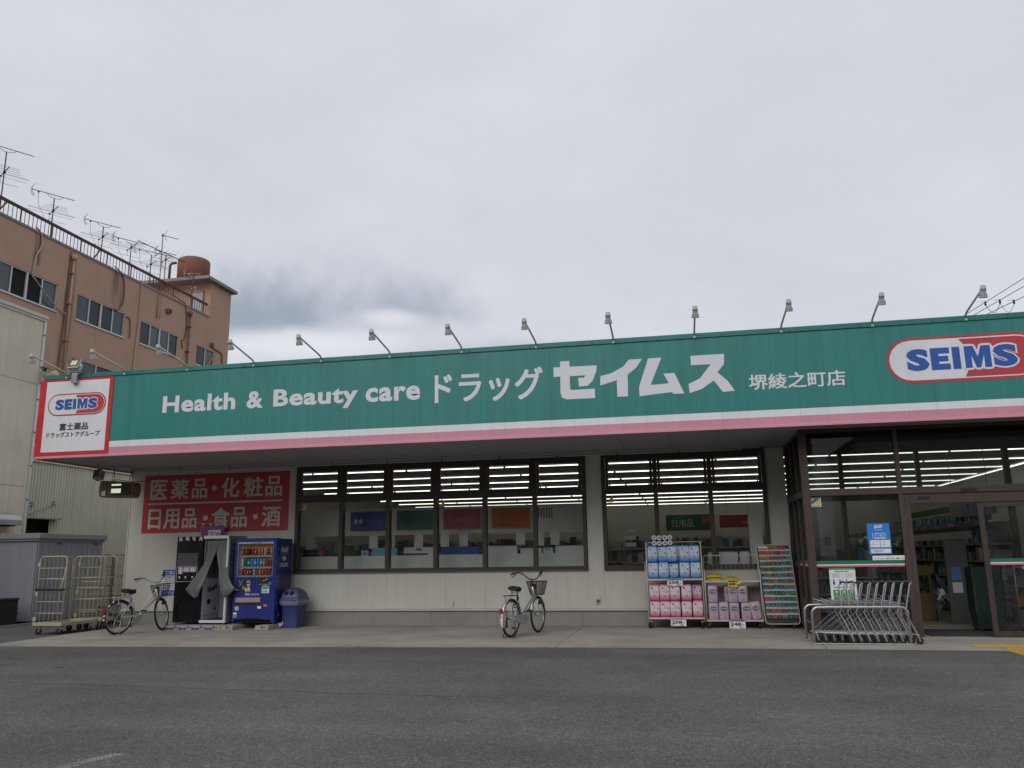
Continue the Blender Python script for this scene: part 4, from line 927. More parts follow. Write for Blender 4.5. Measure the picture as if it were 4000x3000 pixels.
# television aerials
def smooth_u(a, b, drop, ax):
    P = []
    for i in range(9):
        t = i/8; P.append(a+(b-a)*t+Vector((0, 0, -drop*math.sin(math.pi*t)**.5)))
    return P
def aerial(name, label, base, ztop, az, uhf=True, vhf_z=None, vhf_az=None, uhf_len=1.9, mast_r=.028, vlen=2.1, vscale=1.0):
    t = thing(name, label, 'aerial', base, 0, 'television aerials on the brown roof')
    b = Vector(base); top = Vector((b.x, b.y, ztop))
    m_ = MB(); m_.tube([b, b+(top-b)*.5, top], mast_r, 6); m_.build('mast', 'rail_maroon', t)
    if uhf:
        d = Vector((math.cos(az), math.sin(az), .0)); s = Vector((-math.sin(az), math.cos(az), 0)); c = top+Vector((0, 0, .16)); m_ = MB()
        e0, e1 = c-d*uhf_len*.52, c+d*uhf_len*.48; m_.tube([e0, e1], .017, 5)
        for k in range(13): p = e0+(e1-e0)*((k+1.2)/14); m_.tube([p-s*.085+Vector((0, 0, .012)), p+s*.085+Vector((0, 0, .012))], .006, 4)
        for sg in (-1, 1):                                # corner reflector
            for q in (-.12, -.04, .04, .12): m_.tube([e0+s*q+Vector((0, 0, 0)), e0+s*q+d*(-.02)+Vector((0, 0, sg*.12)), e0+s*q+d*.10+Vector((0, 0, sg*.30))], .006, 4)
            m_.tube([e0+s*-.15+d*.05+Vector((0, 0, sg*.22)), e0+s*.15+d*.05+Vector((0, 0, sg*.22))], .006, 4)
        m_.tube(smooth_u(c-d*.34, c+d*.40, .17, 0), .012, 5); m_.ball(e0+d*.28-Vector((0, 0, .05)), .05, 6, 4)
        m_.build('uhf_boom', 'cable_black', t)
        w = MB(); pp = e0+d*.28-Vector((0, 0, .08)); w.tube([pp, pp+Vector((0, 0, -.6))+d*.05, (pp+b)/2+d*.1, Vector((b.x, b.y, ztop-1.0))], .008, 4); w.build('feeder_cable', 'cable_black', t)
    if vhf_z is not None:
        d = Vector((math.cos(vhf_az), math.sin(vhf_az), 0)); s = Vector((-math.sin(vhf_az), math.cos(vhf_az), 0)); c = Vector((b.x, b.y, vhf_z)); m_ = MB()
        m_.tube([c-d*.55*vscale, c+d*.75*vscale], .019, 5); m_.ball(c+d*.06, .07, 6, 4); m_.ball(c-d*.5*vscale, .05, 6, 4)
        for k, (q, ln) in enumerate(((-.52, vlen), (-.18, vlen*.98), (-.10, vlen*.98), (.12, vlen*.66), (.34, vlen*.52), (.55, vlen*.45), (.72, vlen*.40))):
            p = c+d*q*vscale; m_.tube([p-s*ln*.5, p+s*ln*.5], .0065, 4)
        for sg in (-.5, .5): m_.tube([c-d*.18*vscale+s*vlen*.98*sg, c-d*.10*vscale+s*vlen*.98*sg], .009, 4)
        p = c-d*.5*vscale; m_.tube([p-Vector((0, 0, .32))-s*vlen*.35, p-Vector((0, 0, .32))+s*vlen*.35], .008, 4); m_.tube([p, p-Vector((0, 0, .34))], .012, 4)
        m_.build('vhf_boom', 'cable_black', t)
    return t
UA = R(58); VA = R(-32)
aerial('tv_aerial', 'dark two-tier television aerial at the left edge of the photo', (-29, 29.05, 16.12), 19.6, UA, True, 18.60, VA, 2.3)
aerial('tv_aerial', 'two-tier television aerial left of centre of the railing with a drooping feeder', (-29, 32.10, 16.12), 18.70, UA, True, 18.05, VA, 1.9)
aerial('tv_aerial', 'two-tier television aerial above the second brown building window', (-29, 35.62, 16.12), 18.66, UA, True, 18.10, VA, 1.8)
aerial('tv_aerial', 'low two-tier aerial just left of the tall double mast', (-29, 37.90, 16.12), 18.58, UA, True, 18.36, VA, 1.9)
aerial('tv_aerial', 'smaller two-tier aerial in front of the tall mast near the tower slab', (-29, 39.68, 16.12), 18.60, UA, True, 18.02, VA, 1.85)
t6 = aerial('tv_aerial', 'tallest aerial mast carrying one long many-armed boom beside the tank', (-30.3, 42.4, 16.12), 21.1, UA, False)
m_ = MB(); a, b = Vector((-31.95, 42.3, 20.75)), Vector((-28.95, 42.8, 19.25)); m_.tube([a, b], .028, 6)
for k in range(11):
    p = a+(b-a)*((k+.3)/11); ln = .30+.03*k; s = Vector((.72, -.2, .38)).normalized(); m_.tube([p-s*ln, p+s*ln], .0065, 4)
m_.tube([(-30.3, 42.4, 19.85), (-30.95, 42.3, 19.5)], .015, 4); m_.build('long_boom', 'cable_black', t6)
m_ = MB(); m_.tube([(-30.45, 42.4, 21.0), (-29.35, 42.6, 20.7)], .02, 5)
for k in range(9): p = Vector((-30.1+.08*k, 42.45+.015*k, 20.9-.022*k)); m_.tube([p+Vector((-.03, -.1, 0)), p+Vector((.03, .1, 0))], .008, 4)
for sg in (-1, 1): m_.tube([(-30.2, 42.45, 20.93), (-30.17, 42.45, 20.93+sg*.14), (-30.05, 42.45, 20.93+sg*.34)], .014, 4)
m_.ball((-30.3, 42.4, 20.95), .07, 6, 4); m_.build('uhf_boom', 'cable_black', t6)
t7 = aerial('tv_aerial', 'pale aerial on a short mast in front of the white stair tower door', (-28.72, 43.4, 16.2), 18.55, R(20), True, 17.75, R(150), 1.0, .022, 1.0, .8)
for c in t7.children:
    if 'boom' in c.name: c.data.materials[0] = M['zinc']
aerial('tv_aerial', 'small crowded aerial against the left edge of the water tank', (-31.05, 43.9, 18.6), 20.3, UA, True, 20.0, VA, 1.3, .03, 1.5)

# ---- beige panelled building, face on X = -18
bei = thing('panelled_building', 'weathered beige panel-clad building at the left edge', 'building', (-22, 15, 0))
m_ = MB(); m_.box(-27, -18.05, 2, 20.02, 0, 8.40); m_.build('core', 'plinth_concrete', bei)
y = 20.03
while y > 6.2:
    for z0, z1 in ((0, 3.52), (3.53, 6.455), (6.465, 8.40)):
        m_ = MB(); m_.box(-18.05, -18.0, y-.598, y-.002, z0, z1); m_.build('wall_panel', 'beige_panel', bei, bevel=.004)
    y -= .6
m_ = MB(); m_.box(-18.3, -17.93, 2, 20.12, 8.402, 8.50); m_.box(-18.2, -17.96, 2, 20.10, 8.33, 8.401); m_.build('roof_trim', 'beige_trim', bei, bevel=.01)
m_ = MB(); m_.box(-18.02, -17.97, 20.032, 20.12, 0, 8.33); m_.build('corner_trim', 'alu_white', bei)
m_ = MB()
for k in range(7): z = 2.2+.95*k; m_.box(-17.969, -17.945, 20.04, 20.08, z, z+.04)
m_.build('trim_clips', 'louvre_dark', bei)
hd = MB(); hd.prism([(0, 0), (.36, 0), (.36, .14), (.30, .27), (.16, .32), (0, .32)], (-18.0, 18.6, 2.44), (1, 0, 0), (0, 0, 1), (0, 1.0, 0)); hd.build('vent_hood', 'zinc', bei, bevel=.02)
m_ = MB(); m_.box(-17.99, -17.7, 19.0, 19.45, 2.41, 2.436); m_.build('hood_opening', 'black_void', bei)
hn = thing('wall_floodlight', 'beige twin-lens floodlight on the top corner of the beige building', 'floodlight', (-17.9, 20.15, 6.55))
m_ = MB(); m_.lathe([(0, .04), (.3, .06), (.7, .11), (1, .12)], (-17.9, 20.14, 6.70), (-17.55, 20.22, 6.78), 10); m_.lathe([(0, .05), (1, .09)], (-17.85, 20.14, 6.60), (-17.66, 20.18, 6.56), 10); m_.box(-17.97, -17.88, 20.04, 20.2, 6.52, 6.85); m_.build('lamp_head', 'horn_beige', hn)
m_ = MB(); m_.add([(-17.94, 20.05, 6.98), (-17.60, 20.18, 6.88), (-17.60, 20.26, 6.88), (-17.94, 20.2, 6.98), (-17.94, 20.05, 6.99), (-17.60, 20.18, 6.89), (-17.60, 20.26, 6.89), (-17.94, 20.2, 6.99)], [(0, 1, 2, 3), (7, 6, 5, 4), (0, 4, 5, 1), (1, 5, 6, 2), (2, 6, 7, 3), (3, 7, 4, 0)]); m_.build('hood', 'black_plastic', hn)

# ---- ribbed steel warehouse, face on X = -19
wh = thing('warehouse', 'low warehouse clad in pale green ribbed steel with a lean-to awning', 'building', (-23, 27, 0))
P = []; y = 20.13
while y < 36: P += [(y, 0), (y+.060, 0), (y+.075, .028), (y+.105, .028)]; y += .12
m_ = MB(); vs = []; fs = []
DO = (21.0, 22.2, 0, 2.36)
for yy, o in P: vs += [(-19+o, yy, 0), (-19+o, yy, 2.72), (-19+o, yy, 4.42)]
for i in range(len(P)-1):
    a = i*3; b = a+3
    if not (DO[0] < (P[i][0]+P[i+1][0])/2 < DO[1]): fs.append((a, b, b+1, a+1))
    fs.append((a+1, b+1, b+2, a+2))
m_.add(vs, fs); m_.build('ribbed_wall', 'ribbed_steel', wh)
m_ = MB(); m_.box(-19.06, -18.9, 20.13, 36, 4.42, 4.52); m_.build('eaves_trim', 'ribbed_steel', wh)
m_ = MB(); m_.box(-27, -19.3, 20.2, 36, 0, 4.40); m_.build('core', 'black_void', wh)
m_ = MB(); m_.prism([(0, .0), (.22, -.02), (.22, -.08), (0, -.08)], (-18.97, 20.2, 2.80), (1, 0, 0), (0, 0, 1), (0, 2.22, 0)); m_.build('awning', 'shed_trim', wh, bevel=.01)
for ya, yb, za, zb_ in ((21.38, 20.45, 3.17, 2.86), (22.24, 21.11, 3.24, 2.83)):
    m_ = MB(); m_.tube([(-18.93, ya, za), (-18.80, yb, zb_)], .022, 6); m_.box(-18.98, -18.89, ya-.05, ya+.05, za-.05, za+.05); m_.build('awning_stay', 'lamp_white', wh)

# ---- grey storage shed in front
sh = thing('storage_shed', 'grey-blue steel storage shed between the driveway and the beige building', 'shed', (-18, 19.3, 0))
m_ = MB()
for k in range(19): x = -15.82-.23*k; m_.box(x-.2288, x-.0012, 18.15, 18.19, .04, 1.96)
m_.box(-20.2, -15.80, 18.19, 20.45, .04, 1.97); m_.build('front_wall', 'shed_grey', sh)
m_ = MB(); m_.box(-15.80, -15.772, 18.15, 20.47, .04, 1.97); fw = m_.build('side_wall', 'shed_grey', sh)
for k in range(11):
    y = 18.27+.2*k; m_ = MB(); m_.box(-15.771, -15.755, y, y+.185, .12, 1.86); m_.build('wall_panel', 'shed_grey', fw)
m_ = MB(); m_.box(-20.3, -15.70, 18.06, 20.56, 2.03, 2.165); m_.box(-20.26, -15.74, 18.10, 20.52, 1.972, 2.029); m_.build('roof', 'shed_trim', sh, bevel=.012)
for y in (18.75, 20.1):
    m_ = MB(); m_.box(-15.769, -15.755, y, y+.16, 1.90, 1.935); m_.build('vent', 'louvre_dark', fw)
m_ = MB(); m_.box(-20.2, -15.78, 18.17, 20.45, -.02, .039); m_.build('base', 'black_void', sh)

# ---- overhead wires and their jumper behind the shop, upper right
for k, (a, b, lab) in enumerate((((11.90, 36.1, 11.0), (12.46, 31.64, 11.0), 'uppermost'), ((12.28, 36.2, 11.0), (12.83, 32.67, 11.0), 'middle'), ((12.80, 36.23, 11.0), (13.33, 34.07, 11.0), 'lowest'))):
    a, b = Vector(a), Vector(b); d = (b-a).normalized(); p0, p1 = a-d*14, a+d*34; mid = [p0+(p1-p0)*(i/16)+Vector((0, 0, .0)) for i in range(17)]
    m_ = MB(); m_.tube(mid, .014, 4)
    props(m_.build('overhead_wire', 'cable_black', org=tuple(a)), '%s of the three overhead wires at the upper right edge' % lab, 'wire', 'overhead wires behind the shop')
jp = thing('jumper_cable', 'black jumper cable looping between three insulators below the overhead wires', 'cable', (12.8, 35.0, 10.6))
Q = [Vector((12.25, 34.96, 11.0)), Vector((12.73, 34.81, 11.0)), Vector((13.31, 35.01, 11.0))]
for p, q in zip(Q, Q[1:]):
    m_ = MB(); m_.tube([p+(q-p)*(i/10)+Vector((0, 0, -.36*math.sin(math.pi*i/10))) for i in range(11)], .010, 4); m_.build('loop', 'cable_black', jp)
for p in Q:
    m_ = MB(); m_.lathe([(0, .02), (.2, .05), (.5, .03), (.7, .05), (1, .02)], p+Vector((0, 0, -.02)), p+Vector((0, 0, .16)), 8); m_.tube([p+Vector((0, 0, .16)), p+Vector((0, .6, .30))], .006, 4); m_.build('insulator', 'black_plastic', jp)

# ================================================================== LEFT YARD: roll cages, crates
def caster(mb, x, y, z0, r, wheel_mi=1, fork_mi=0, fz_=None, turn=0.0):
    """swivel castor under (x, y): plate, fork and wheel resting at z0"""
    c, s = math.cos(turn), math.sin(turn); top = fz_
    mb.m = fork_mi; mb.cyl((x, y, top-.02), (x, y, top), r*.55, 8)
    wx, wy = x+c*r*.5, y+s*r*.5
    for q in (-.02, .02):
        mb.add([(x-s*q-c*.014, y+c*q-s*.014, top-.02), (x-s*q+c*.018, y+c*q+s*.018, top-.02), (wx-s*q+c*.008, wy+c*q+s*.008, z0+r*.8), (wx-s*q-c*.008, wy+c*q-s*.008, z0+r*.8)], [(0, 1, 2, 3)])
        q2 = q*1.2
        mb.add([(x-s*q2-c*.014, y+c*q2-s*.014, top-.02), (x-s*q2+c*.018, y+c*q2+s*.018, top-.02), (wx-s*q2+c*.008, wy+c*q2+s*.008, z0+r*.8), (wx-s*q2-c*.008, wy+c*q2-s*.008, z0+r*.8)], [(3, 2, 1, 0)])
    mb.m = wheel_mi; mb.lathe([(0, r*.75), (.15, r), (.85, r), (1, r*.75)], (wx+s*.016, wy-c*.016, z0+r), (wx-s*.016, wy+c*.016, z0+r), 14)
    mb.m = fork_mi
def roll_cage(name, label, x0, y0, y1, main='cage_cream', w=.70, zt=1.56, diag=True, strap=True, halfgate=False):
    t = thing(name, label, 'roll cage', (x0+w/2, (y0+y1)/2, -.02), 0, 'cream roll cages by the shop corner' if main == 'cage_cream' else None)
    x1 = x0+w; zd = .165
    d = MB(); d.box(x0, x1, y0, y1, zd, zd+.012); d.box(x0, x1, y0-.005, y0+.03, zd-.005, zd+.065); d.box(x0, x1, y1-.03, y1+.005, zd-.005, zd+.065); d.box(x0-.004, x0+.03, y0+.031, y1-.031, zd-.005, zd+.06); d.box(x1-.03, x1+.004, y0+.031, y1-.031, zd-.005, zd+.06)
    d.build('deck', main, t, bevel=.004)
    def panel(a, b, nm, rails, k, inset=.0):                # hoop panel from a to b (plan points)
        a, b = Vector((*a, 0)), Vector((*b, 0)); u = (b-a); L = u.length; u.normalize()
        f = MB(); q = [a+u*p[0]+Vector((0, 0, p[2])) for p in hoop(0, L, zd+.06, zt, 0, .085)]; f.tube(q, .0145, 6)
        for z in rails: f.tube([a+Vector((0, 0, z)), b+Vector((0, 0, z))], .011, 5)
        po = f.build(nm, main, t)
        wv = MB()
        for i in range(1, k): p = a+u*(L*i/k); wv.tube([p+Vector((0, 0, zd+.06)), p+Vector((0, 0, zt-.005))], .0034, 4)
        for z in (.75,) if len(rails) < 3 else (): wv.tube([a+Vector((0, 0, z)), b+Vector((0, 0, z))], .0032, 4)
        wv.build('wires', main, po); return po
    p1 = panel((x0+.03, y0+.02), (x1-.02, y0+.02), 'end_panel', (1.32, 1.10, .64, .41), 6)
    if diag:
        m_ = MB(); m_.tube([(x1-.03, y0+.015, 1.32), (x1-.20, y0+.015, .41)], .010, 5); m_.build('brace', main, p1)
    if strap:
        m_ = MB(); m_.box(x0-.005, x1, y0-.012, y0+.0, .865, .905); m_.build('strap', 'rubber', p1)
    panel((x0+.03, y1-.02), (x1-.02, y1-.02), 'end_panel', (1.10, .64), 6)
    p3 = panel((x0+.01, y0+.05), (x0+.01, y1-.05), 'side_panel', (1.10, .88), 8)
    for z in (1.36, .76, .25):
        m_ = MB(); m_.box(x0-.008, x0+.055, y0+.005, y0+.035, z, z+.085); m_.build('hinge', main, p1)
    if halfgate:
        m_ = MB(); m_.tube([(x0+.06, y0+.05, .9), (x0+.06, y0+.05, 1.28), (x0+.10, y0+.05, 1.31), (x0+.22, y0+.05, 1.31), (x0+.22, y0+.05, 1.06)], .012, 5); m_.tube([(x0+.5, y0+.05, .45), (x0+.5, y0+.05, 1.31), (x1-.03, y0+.05, 1.31)], .012, 5)
        m_.box(x0+.05, x0+.52, y0+.045, y0+.06, 1.0, 1.03); m_.box(x0+.05, x0+.52, y0+.045, y0+.06, .36, .39)
        for i in range(9): xx = x0+.08+.05*i; m_.tube([(xx, y0+.055, .18), (xx, y0+.055, 1.02)], .003, 4)
        m_.box(x0, x1, y0-.012, y0+.0, .87, .90); m_.build('half_gate', main, t)
    for xx, yy, tr in ((x0+.12, y0+.1, 3.5), (x1-.09, y0+.1, 3.7), (x0+.12, y1-.10, 3.4), (x1-.09, y1-.10, 3.9)):
        c = MB(); caster(c, xx, yy, -.02, .062, 1, 0, zd-.004, tr); c.build('caster', ['zinc', 'rubber'], t)
    return t
roll_cage('roll_cage', 'cream wire roll cage nearest the camera with a black strap round it', -13.36, 15.40, 16.48)
roll_cage('roll_cage', 'cream wire roll cage with an inner half gate, middle of the three', -13.36, 16.60, 17.02, diag=False, strap=False, halfgate=True)
roll_cage('roll_cage', 'rearmost cream roll cage, half hidden by the shop corner', -13.80, 18.35, 19.35, diag=False, strap=False)
roll_cage('dark_roll_cage', 'dark brown wire cage standing behind the cream roll cages', -13.72, 17.74, 18.25, main='cage_dark', w=.36, zt=1.60, diag=False, strap=False)
def crate(x, y, w, dpt, h, label, green=False):
    t = thing('storage_crate', label, 'crate', (x, y, -.02), 0, 'dark crates by the shed')
    m_ = MB(); m_.box(x-w/2, x+w/2, y-dpt/2, y+dpt/2, -.02, h-.06); body = m_.build('body', 'crate_black', t, bevel=.012)
    m_ = MB(); m_.box(x-w/2-.015, x+w/2+.015, y-dpt/2-.015, y+dpt/2+.015, h-.058, h); m_.build('lid', 'crate_black', t, bevel=.01)
    for z in (.12, .24, .36):
        if z < h-.1: m_ = MB(); m_.box(x-w/2-.012, x+w/2+.012, y-dpt/2-.012, y+dpt/2+.012, z, z+.03); m_.build('rib', 'crate_black', body)
    for xx in (x-w*.35, x+w*.38):
        m_ = MB(); m_.lathe([(0, .03), (.2, .042), (.8, .042), (1, .03)], (xx, y-.14, h+.045), (xx, y-.11, h+.045), 10); m_.bar((xx, y-.125, h), (xx, y-.125, h+.045), .02, .02); m_.build('wheel', 'rubber', t)
crate(-16.02, 17.25, .44, .9, .62, 'black ribbed crate with small wheels on its lid, right of the two by the shed')
crate(-16.55, 16.75, .55, .9, .60, 'black crate with a pale label at the left edge of the photo')
m_ = MB(); m_.box(-16.5, -16.25, 16.285, 16.2885, .44, .48); props(m_.build('crate_label', 'paper_warm'), 'small pale paper label on the left black crate', 'label')
gb = MB(); gb.lathe([(0, .10), (.1, .125), (.9, .14), (1, .145)], (-16.25, 16.05, -.02), (-16.25, 16.05, .34), 14)
props(gb.build('green_bucket', 'basket_green'), 'dark green bucket in front of the crates at the left edge', 'bucket')

# ================================================================== PHOTO BOOTH
Yb, Yk = 16.75, 17.52
bo = thing('photo_booth', 'black and white photo booth with grey curtains drawn apart', 'photo booth', (-10.4, 17.1, .12))
xl, xm, xr, zb0, zt0 = -11.03, -10.385, -9.775, .125, 1.96
m_ = MB(); m_.box(xl, xm, Yb, Yk, zb0, zt0); blk = m_.build('black_cabinet', 'booth_black', bo, bevel=.008)
for ch, a in (('証', -10.985), ('明', -10.825), ('写', -10.665), ('真', -10.50)): tf(ch, 'letter_white', blk, a, 1.862, .085, .09, Yb-.001, bold=.020, depth=.003)
m_ = MB(); m_.box(-10.99, -10.50, Yb-.006, Yb-.0005, 1.32, 1.60); m_.build('screen', 'booth_screen', blk)
fr = MB(); a, b, c, e = -11.0, -10.505, .985, 1.315
fr.box(a, b, Yb-.004, Yb-.0005, e-.006, e); fr.box(a, b, Yb-.004, Yb-.0005, c, c+.006); fr.box(a, a+.006, Yb-.004, Yb-.0005, c+.007, e-.007); fr.box(b-.006, b, Yb-.004, Yb-.0005, c+.007, e-.007); fr.build('white_border', 'letter_white', blk)
for k, (a, w, h, nx, ny) in enumerate(((-10.955, .10, .138, 2, 2), (-10.83, .135, .098, 3, 2), (-10.675, .135, .098, 3, 2))):
    s_ = MB(); s_.box(a, a+w, Yb-.008, Yb-.0045, 1.292-h, 1.292); so = s_.build('sample_sheet', 'paper', blk)
    for i in range(nx):
        for j in range(ny):
            cx = a+w*(i+.5)/nx; cz = 1.292-h*(j+.5)/ny; ww, hh = w/nx*.30, h/ny*.38
            p_ = MB(); p_.xz([(cx-ww, cz-hh), (cx+ww, cz-hh), (cx+ww, cz-.1*hh), (cx+.6*ww, cz+.2*hh), (cx+.6*ww, cz+hh), (cx-.6*ww, cz+hh), (cx-.6*ww, cz+.2*hh), (cx-ww, cz-.1*hh)], Yb-.0095, Yb-.0085); p_.build('portrait_print', 'flag_purple', so)
for k, a in enumerate((-10.94, -10.79, -10.63)):
    m_ = MB(); m_.xz([(a, 1.065), (a+.035, 1.065), (a+.035, 1.095), (a+.02, 1.10), (a+.012, 1.108), (a, 1.105)] if k < 2 else disc(a+.02, 1.085, .02, .02, 12), Yb-.004, Yb-.001); m_.build('icon', 'letter_white', blk)
    for j in range(2): m_ = MB(); m_.box(a-.03, a+.07-.02*j, Yb-.003, Yb-.0008, 1.045-.018*j, 1.051-.018*j); m_.build('caption_line', 'louvre_dark', blk)
# white cabin: outer frame, hollow inside
cab = MB(); cab.box(xr-.035, xr, Yb+.001, Yk, zb0, zt0); cab.box(xm+.001, xr-.036, Yk-.03, Yk, zb0+.05, zt0-.05); cab.box(xm+.001, xr-.036, Yb+.06, Yk, zt0-.05, zt0); cab.box(xm+.001, xr-.036, Yb+.06, Yk-.001, zb0, zb0+.05)
cb = cab.build('cabin', 'booth_side', bo)
fr = MB(); fr.box(xm, xr, Yb-.012, Yb+.055, zt0-.06, zt0+.006); fr.box(xr-.042, xr+.004, Yb-.012, Yb+.055, zb0+.05, zt0-.061); fr.box(xm, xr+.004, Yb-.012, Yb+.055, zb0-.005, zb0+.049); fr.build('front_frame', 'booth_white', bo, bevel=.006)
m_ = MB(); m_.box(xm+.003, xm+.012, Yb+.06, Yk-.032, zb0+.05, zt0-.051); iw = m_.build('inner_wall', 'booth_inner', cb)
m_ = MB(); m_.box(xm+.013, xr-.037, Yk-.038, Yk-.031, zb0+.05, zt0-.051); m_.build('inner_wall', 'booth_inner', cb)
m_ = MB(); m_.box(xm+.012, xr-.036, Yb+.062, Yk-.04, zb0+.051, zb0+.06); m_.build('cabin_floor', 'mat_charcoal', cb)
for y0, y1, z0, z1, c in ((17.0, 17.12, .50, .60, 'black_void'), (17.28, 17.36, .36, .42, 'louvre_dark'), (17.0, 17.14, .76, .86, 'louvre_dark'), (17.18, 17.24, .78, .86, 'black_void'), (17.26, 17.36, .82, .90, 'louvre_dark'), (16.95, 17.36, 1.05, 1.55, 'booth_screen')):
    m_ = MB(); m_.box(xm+.0121, xm+.02, y0, y1, z0, z1); m_.build('control_plate', c, iw)
m_ = MB(); m_.box(xm+.012, xm+.017, Yb+.07, Yk-.05, .265, .272); m_.build('seam', 'louvre_dark', iw)
for k, ch in enumerate('証明写真'):
    z = 1.875-.148*k
    m_ = MB(); m_.box(xr+.0005, xr+.006, Yb+.10, Yb+.235, z-.105, z); pl_ = m_.build('side_plate', 'ink', bo)
    text(ch, 'booth_white', pl_, (xr+.0062, Yb+.115, z-.093), (0, 1, 0), (0, 0, 1), .105, .082, bold=.01, depth=.003)
# curtains
def cx_(px_, py): return -10.36+(px_-650+(py-230)*.075)*.00175
def cz_(py): return 1.96-(py-237)*.00153
def drape(nm, prof, seed):
    r_ = random.Random(seed); rows = []; N = 14
    pf = []
    for i in range(len(prof)-1):
        for t in (0, .33, .66): pf.append([prof[i][k]+(prof[i+1][k]-prof[i][k])*t for k in range(4)])
    pf.append(prof[-1])
    ph = r_.uniform(0, 6)
    for y, l, rr, bul in pf:
        row = []; h = (y-275)/800
        for j in range(N+1):
            t = j/N; p = l+(rr-l)*t; wav = math.sin(t*13+ph+h*2.5)*.5+math.sin(t*24+ph*2+h)*.25
            yy = y-(abs(t-.5)*2)**2*(0 if y < 950 else -18)*(-1)
            row.append((cx_(p, yy), Yb+.075-bul-.022*wav*(.4+h)-.015*math.sin(t*math.pi)*h, cz_(yy)))
        rows.append(row)
    m_ = MB(); m_.smooth = True; m_.grid(rows); o = m_.build(nm, 'curtain_grey', bo)
    sd_ = o.modifiers.new('t', 'SOLIDIFY'); sd_.thickness = .004; return o
drape('curtain', [(282, 655, 848, 0), (450, 652, 775, 0), (600, 640, 728, .04), (760, 560, 695, .14), (880, 480, 668, .20), (985, 420, 632, .24), (1050, 455, 612, .24), (1092, 520, 596, .23)], 3)
drape('curtain', [(280, 850, 984, 0), (450, 782, 972, .0), (600, 805, 962, .04), (720, 846, 965, .10), (800, 856, 985, .15), (900, 872, 1040, .20), (985, 886, 1093, .22), (1040, 895, 1045, .22), (1090, 918, 990, .21)], 8)
m_ = MB(); m_.tube([(xm+.01, Yb+.075, zt0-.075), (xr-.06, Yb+.075, zt0-.075)], .008, 6); m_.build('curtain_rail', 'zinc', bo)
for xx in (xl+.07, xm+.01, xr-.08):
    for yy in (Yb+.05, Yk-.08): m_ = MB(); m_.cyl((xx, yy, .085), (xx, yy, zb0), .012, 6); m_.build('foot', 'zinc', bo)
# concrete base blocks with bolts and blue straps
def base_block(name, label, x0, x1, y0, y1, h, straps, n_seam):
    t = thing(name, label, 'base block', ((x0+x1)/2, (y0+y1)/2, 0), 0, 'concrete base blocks under the machines')
    k = n_seam+1; w = (x1-x0)/k
    for i in range(k): m_ = MB(); m_.box(x0+i*w+.002, x0+(i+1)*w-.002, y0, y1, 0, h); m_.build('block', 'block_concrete', t, bevel=.005)
    for i in range(straps):
        cx = x0+(x1-x0)*(i+.62)/(straps+.5) if straps > 1 else None; z = h*.36; y = y0-.012
        m_ = MB(); m_.xz([(cx-.085, z-.008), (cx-.07, z-.02), (cx-.05, z-.018), (cx-.03, z-.011), (cx+.03, z-.011), (cx+.05, z-.018), (cx+.07, z-.02), (cx+.085, z-.008), (cx+.085, z+.008), (cx+.07, z+.02), (cx+.05, z+.018), (cx+.03, z+.011), (cx-.03, z+.011), (cx-.05, z+.018), (cx-.07, z+.02), (cx-.085, z+.008)], y, y0-.001); m_.build('strap', 'strap_blue', t)
    for i in range(max(1, straps)):
        cx = x0+(x1-x0)*(i+1.05)/(max(1, straps)+.55) if straps > 1 else (x0+x1)/2
        m_ = MB(); m_.tube([(cx, y0-.01, h+.03), (cx, y0-.01, h*.35)], .007, 5); m_.tube([(cx-.01, y0-.008, h*.62), (cx+.10, y0-.008, h*.62)], .006, 5); m_.build('bolt', 'louvre_dark', t)
base_block('base_block', 'long low concrete base with four blue straps under the photo booth', -11.05, -9.68, 16.42, 17.4, .085, 4, 4)
base_block('base_block', 'short concrete block under the left foot of the vending machine', -9.67, -9.40, 16.42, 17.35, .085, 0, 0)
base_block('base_block', 'short concrete block under the right foot of the vending machine', -8.93, -8.62, 16.50, 17.4, .085, 0, 0)
# purple banner behind the booth
fg = thing('banner_flag', 'purple banner with white square characters on a thin pole behind the photo booth', 'banner', (-10.95, 17.58, 0))
m_ = MB(); m_.tube([(-11.0, 17.60, 0), (-11.0, 17.60, 2.30)], .011, 6); m_.tube([(-11.18, 17.60, 2.285), (-10.25, 17.60, 2.255)], .005, 5); m_.build('pole', 'lamp_white', fg)
rows = []
for i in range(9):
    t = i/8; rows.append([(-10.96+.58*s_-.03*t*s_, 17.57-.035*math.sin(s_*5+t*3)*t, 2.235-.02*s_-1.3*t) for s_ in [j/10 for j in range(11)]])
m_ = MB(); m_.smooth = True; m_.grid(rows); fo = m_.build('cloth', 'flag_purple', fg)
for k in range(4):
    m_ = MB(); xx = -10.93+.18*k; m_.box(xx-.02, xx+.02, 17.572, 17.592, 2.205-.007*k, 2.285-.006*k); m_.build('loop', 'paper', fg)
m_ = MB(); m_.box(-10.76, -10.44, 17.515, 17.519, 1.72, 2.12); m_.build('white_square', 'paper', fg)
tf('正', 'flag_purple', fg, -10.74, 1.90, .15, .17, 17.515, bold=.02); tf('定', 'flag_purple', fg, -10.58, 1.90, .13, .17, 17.515, bold=.02)

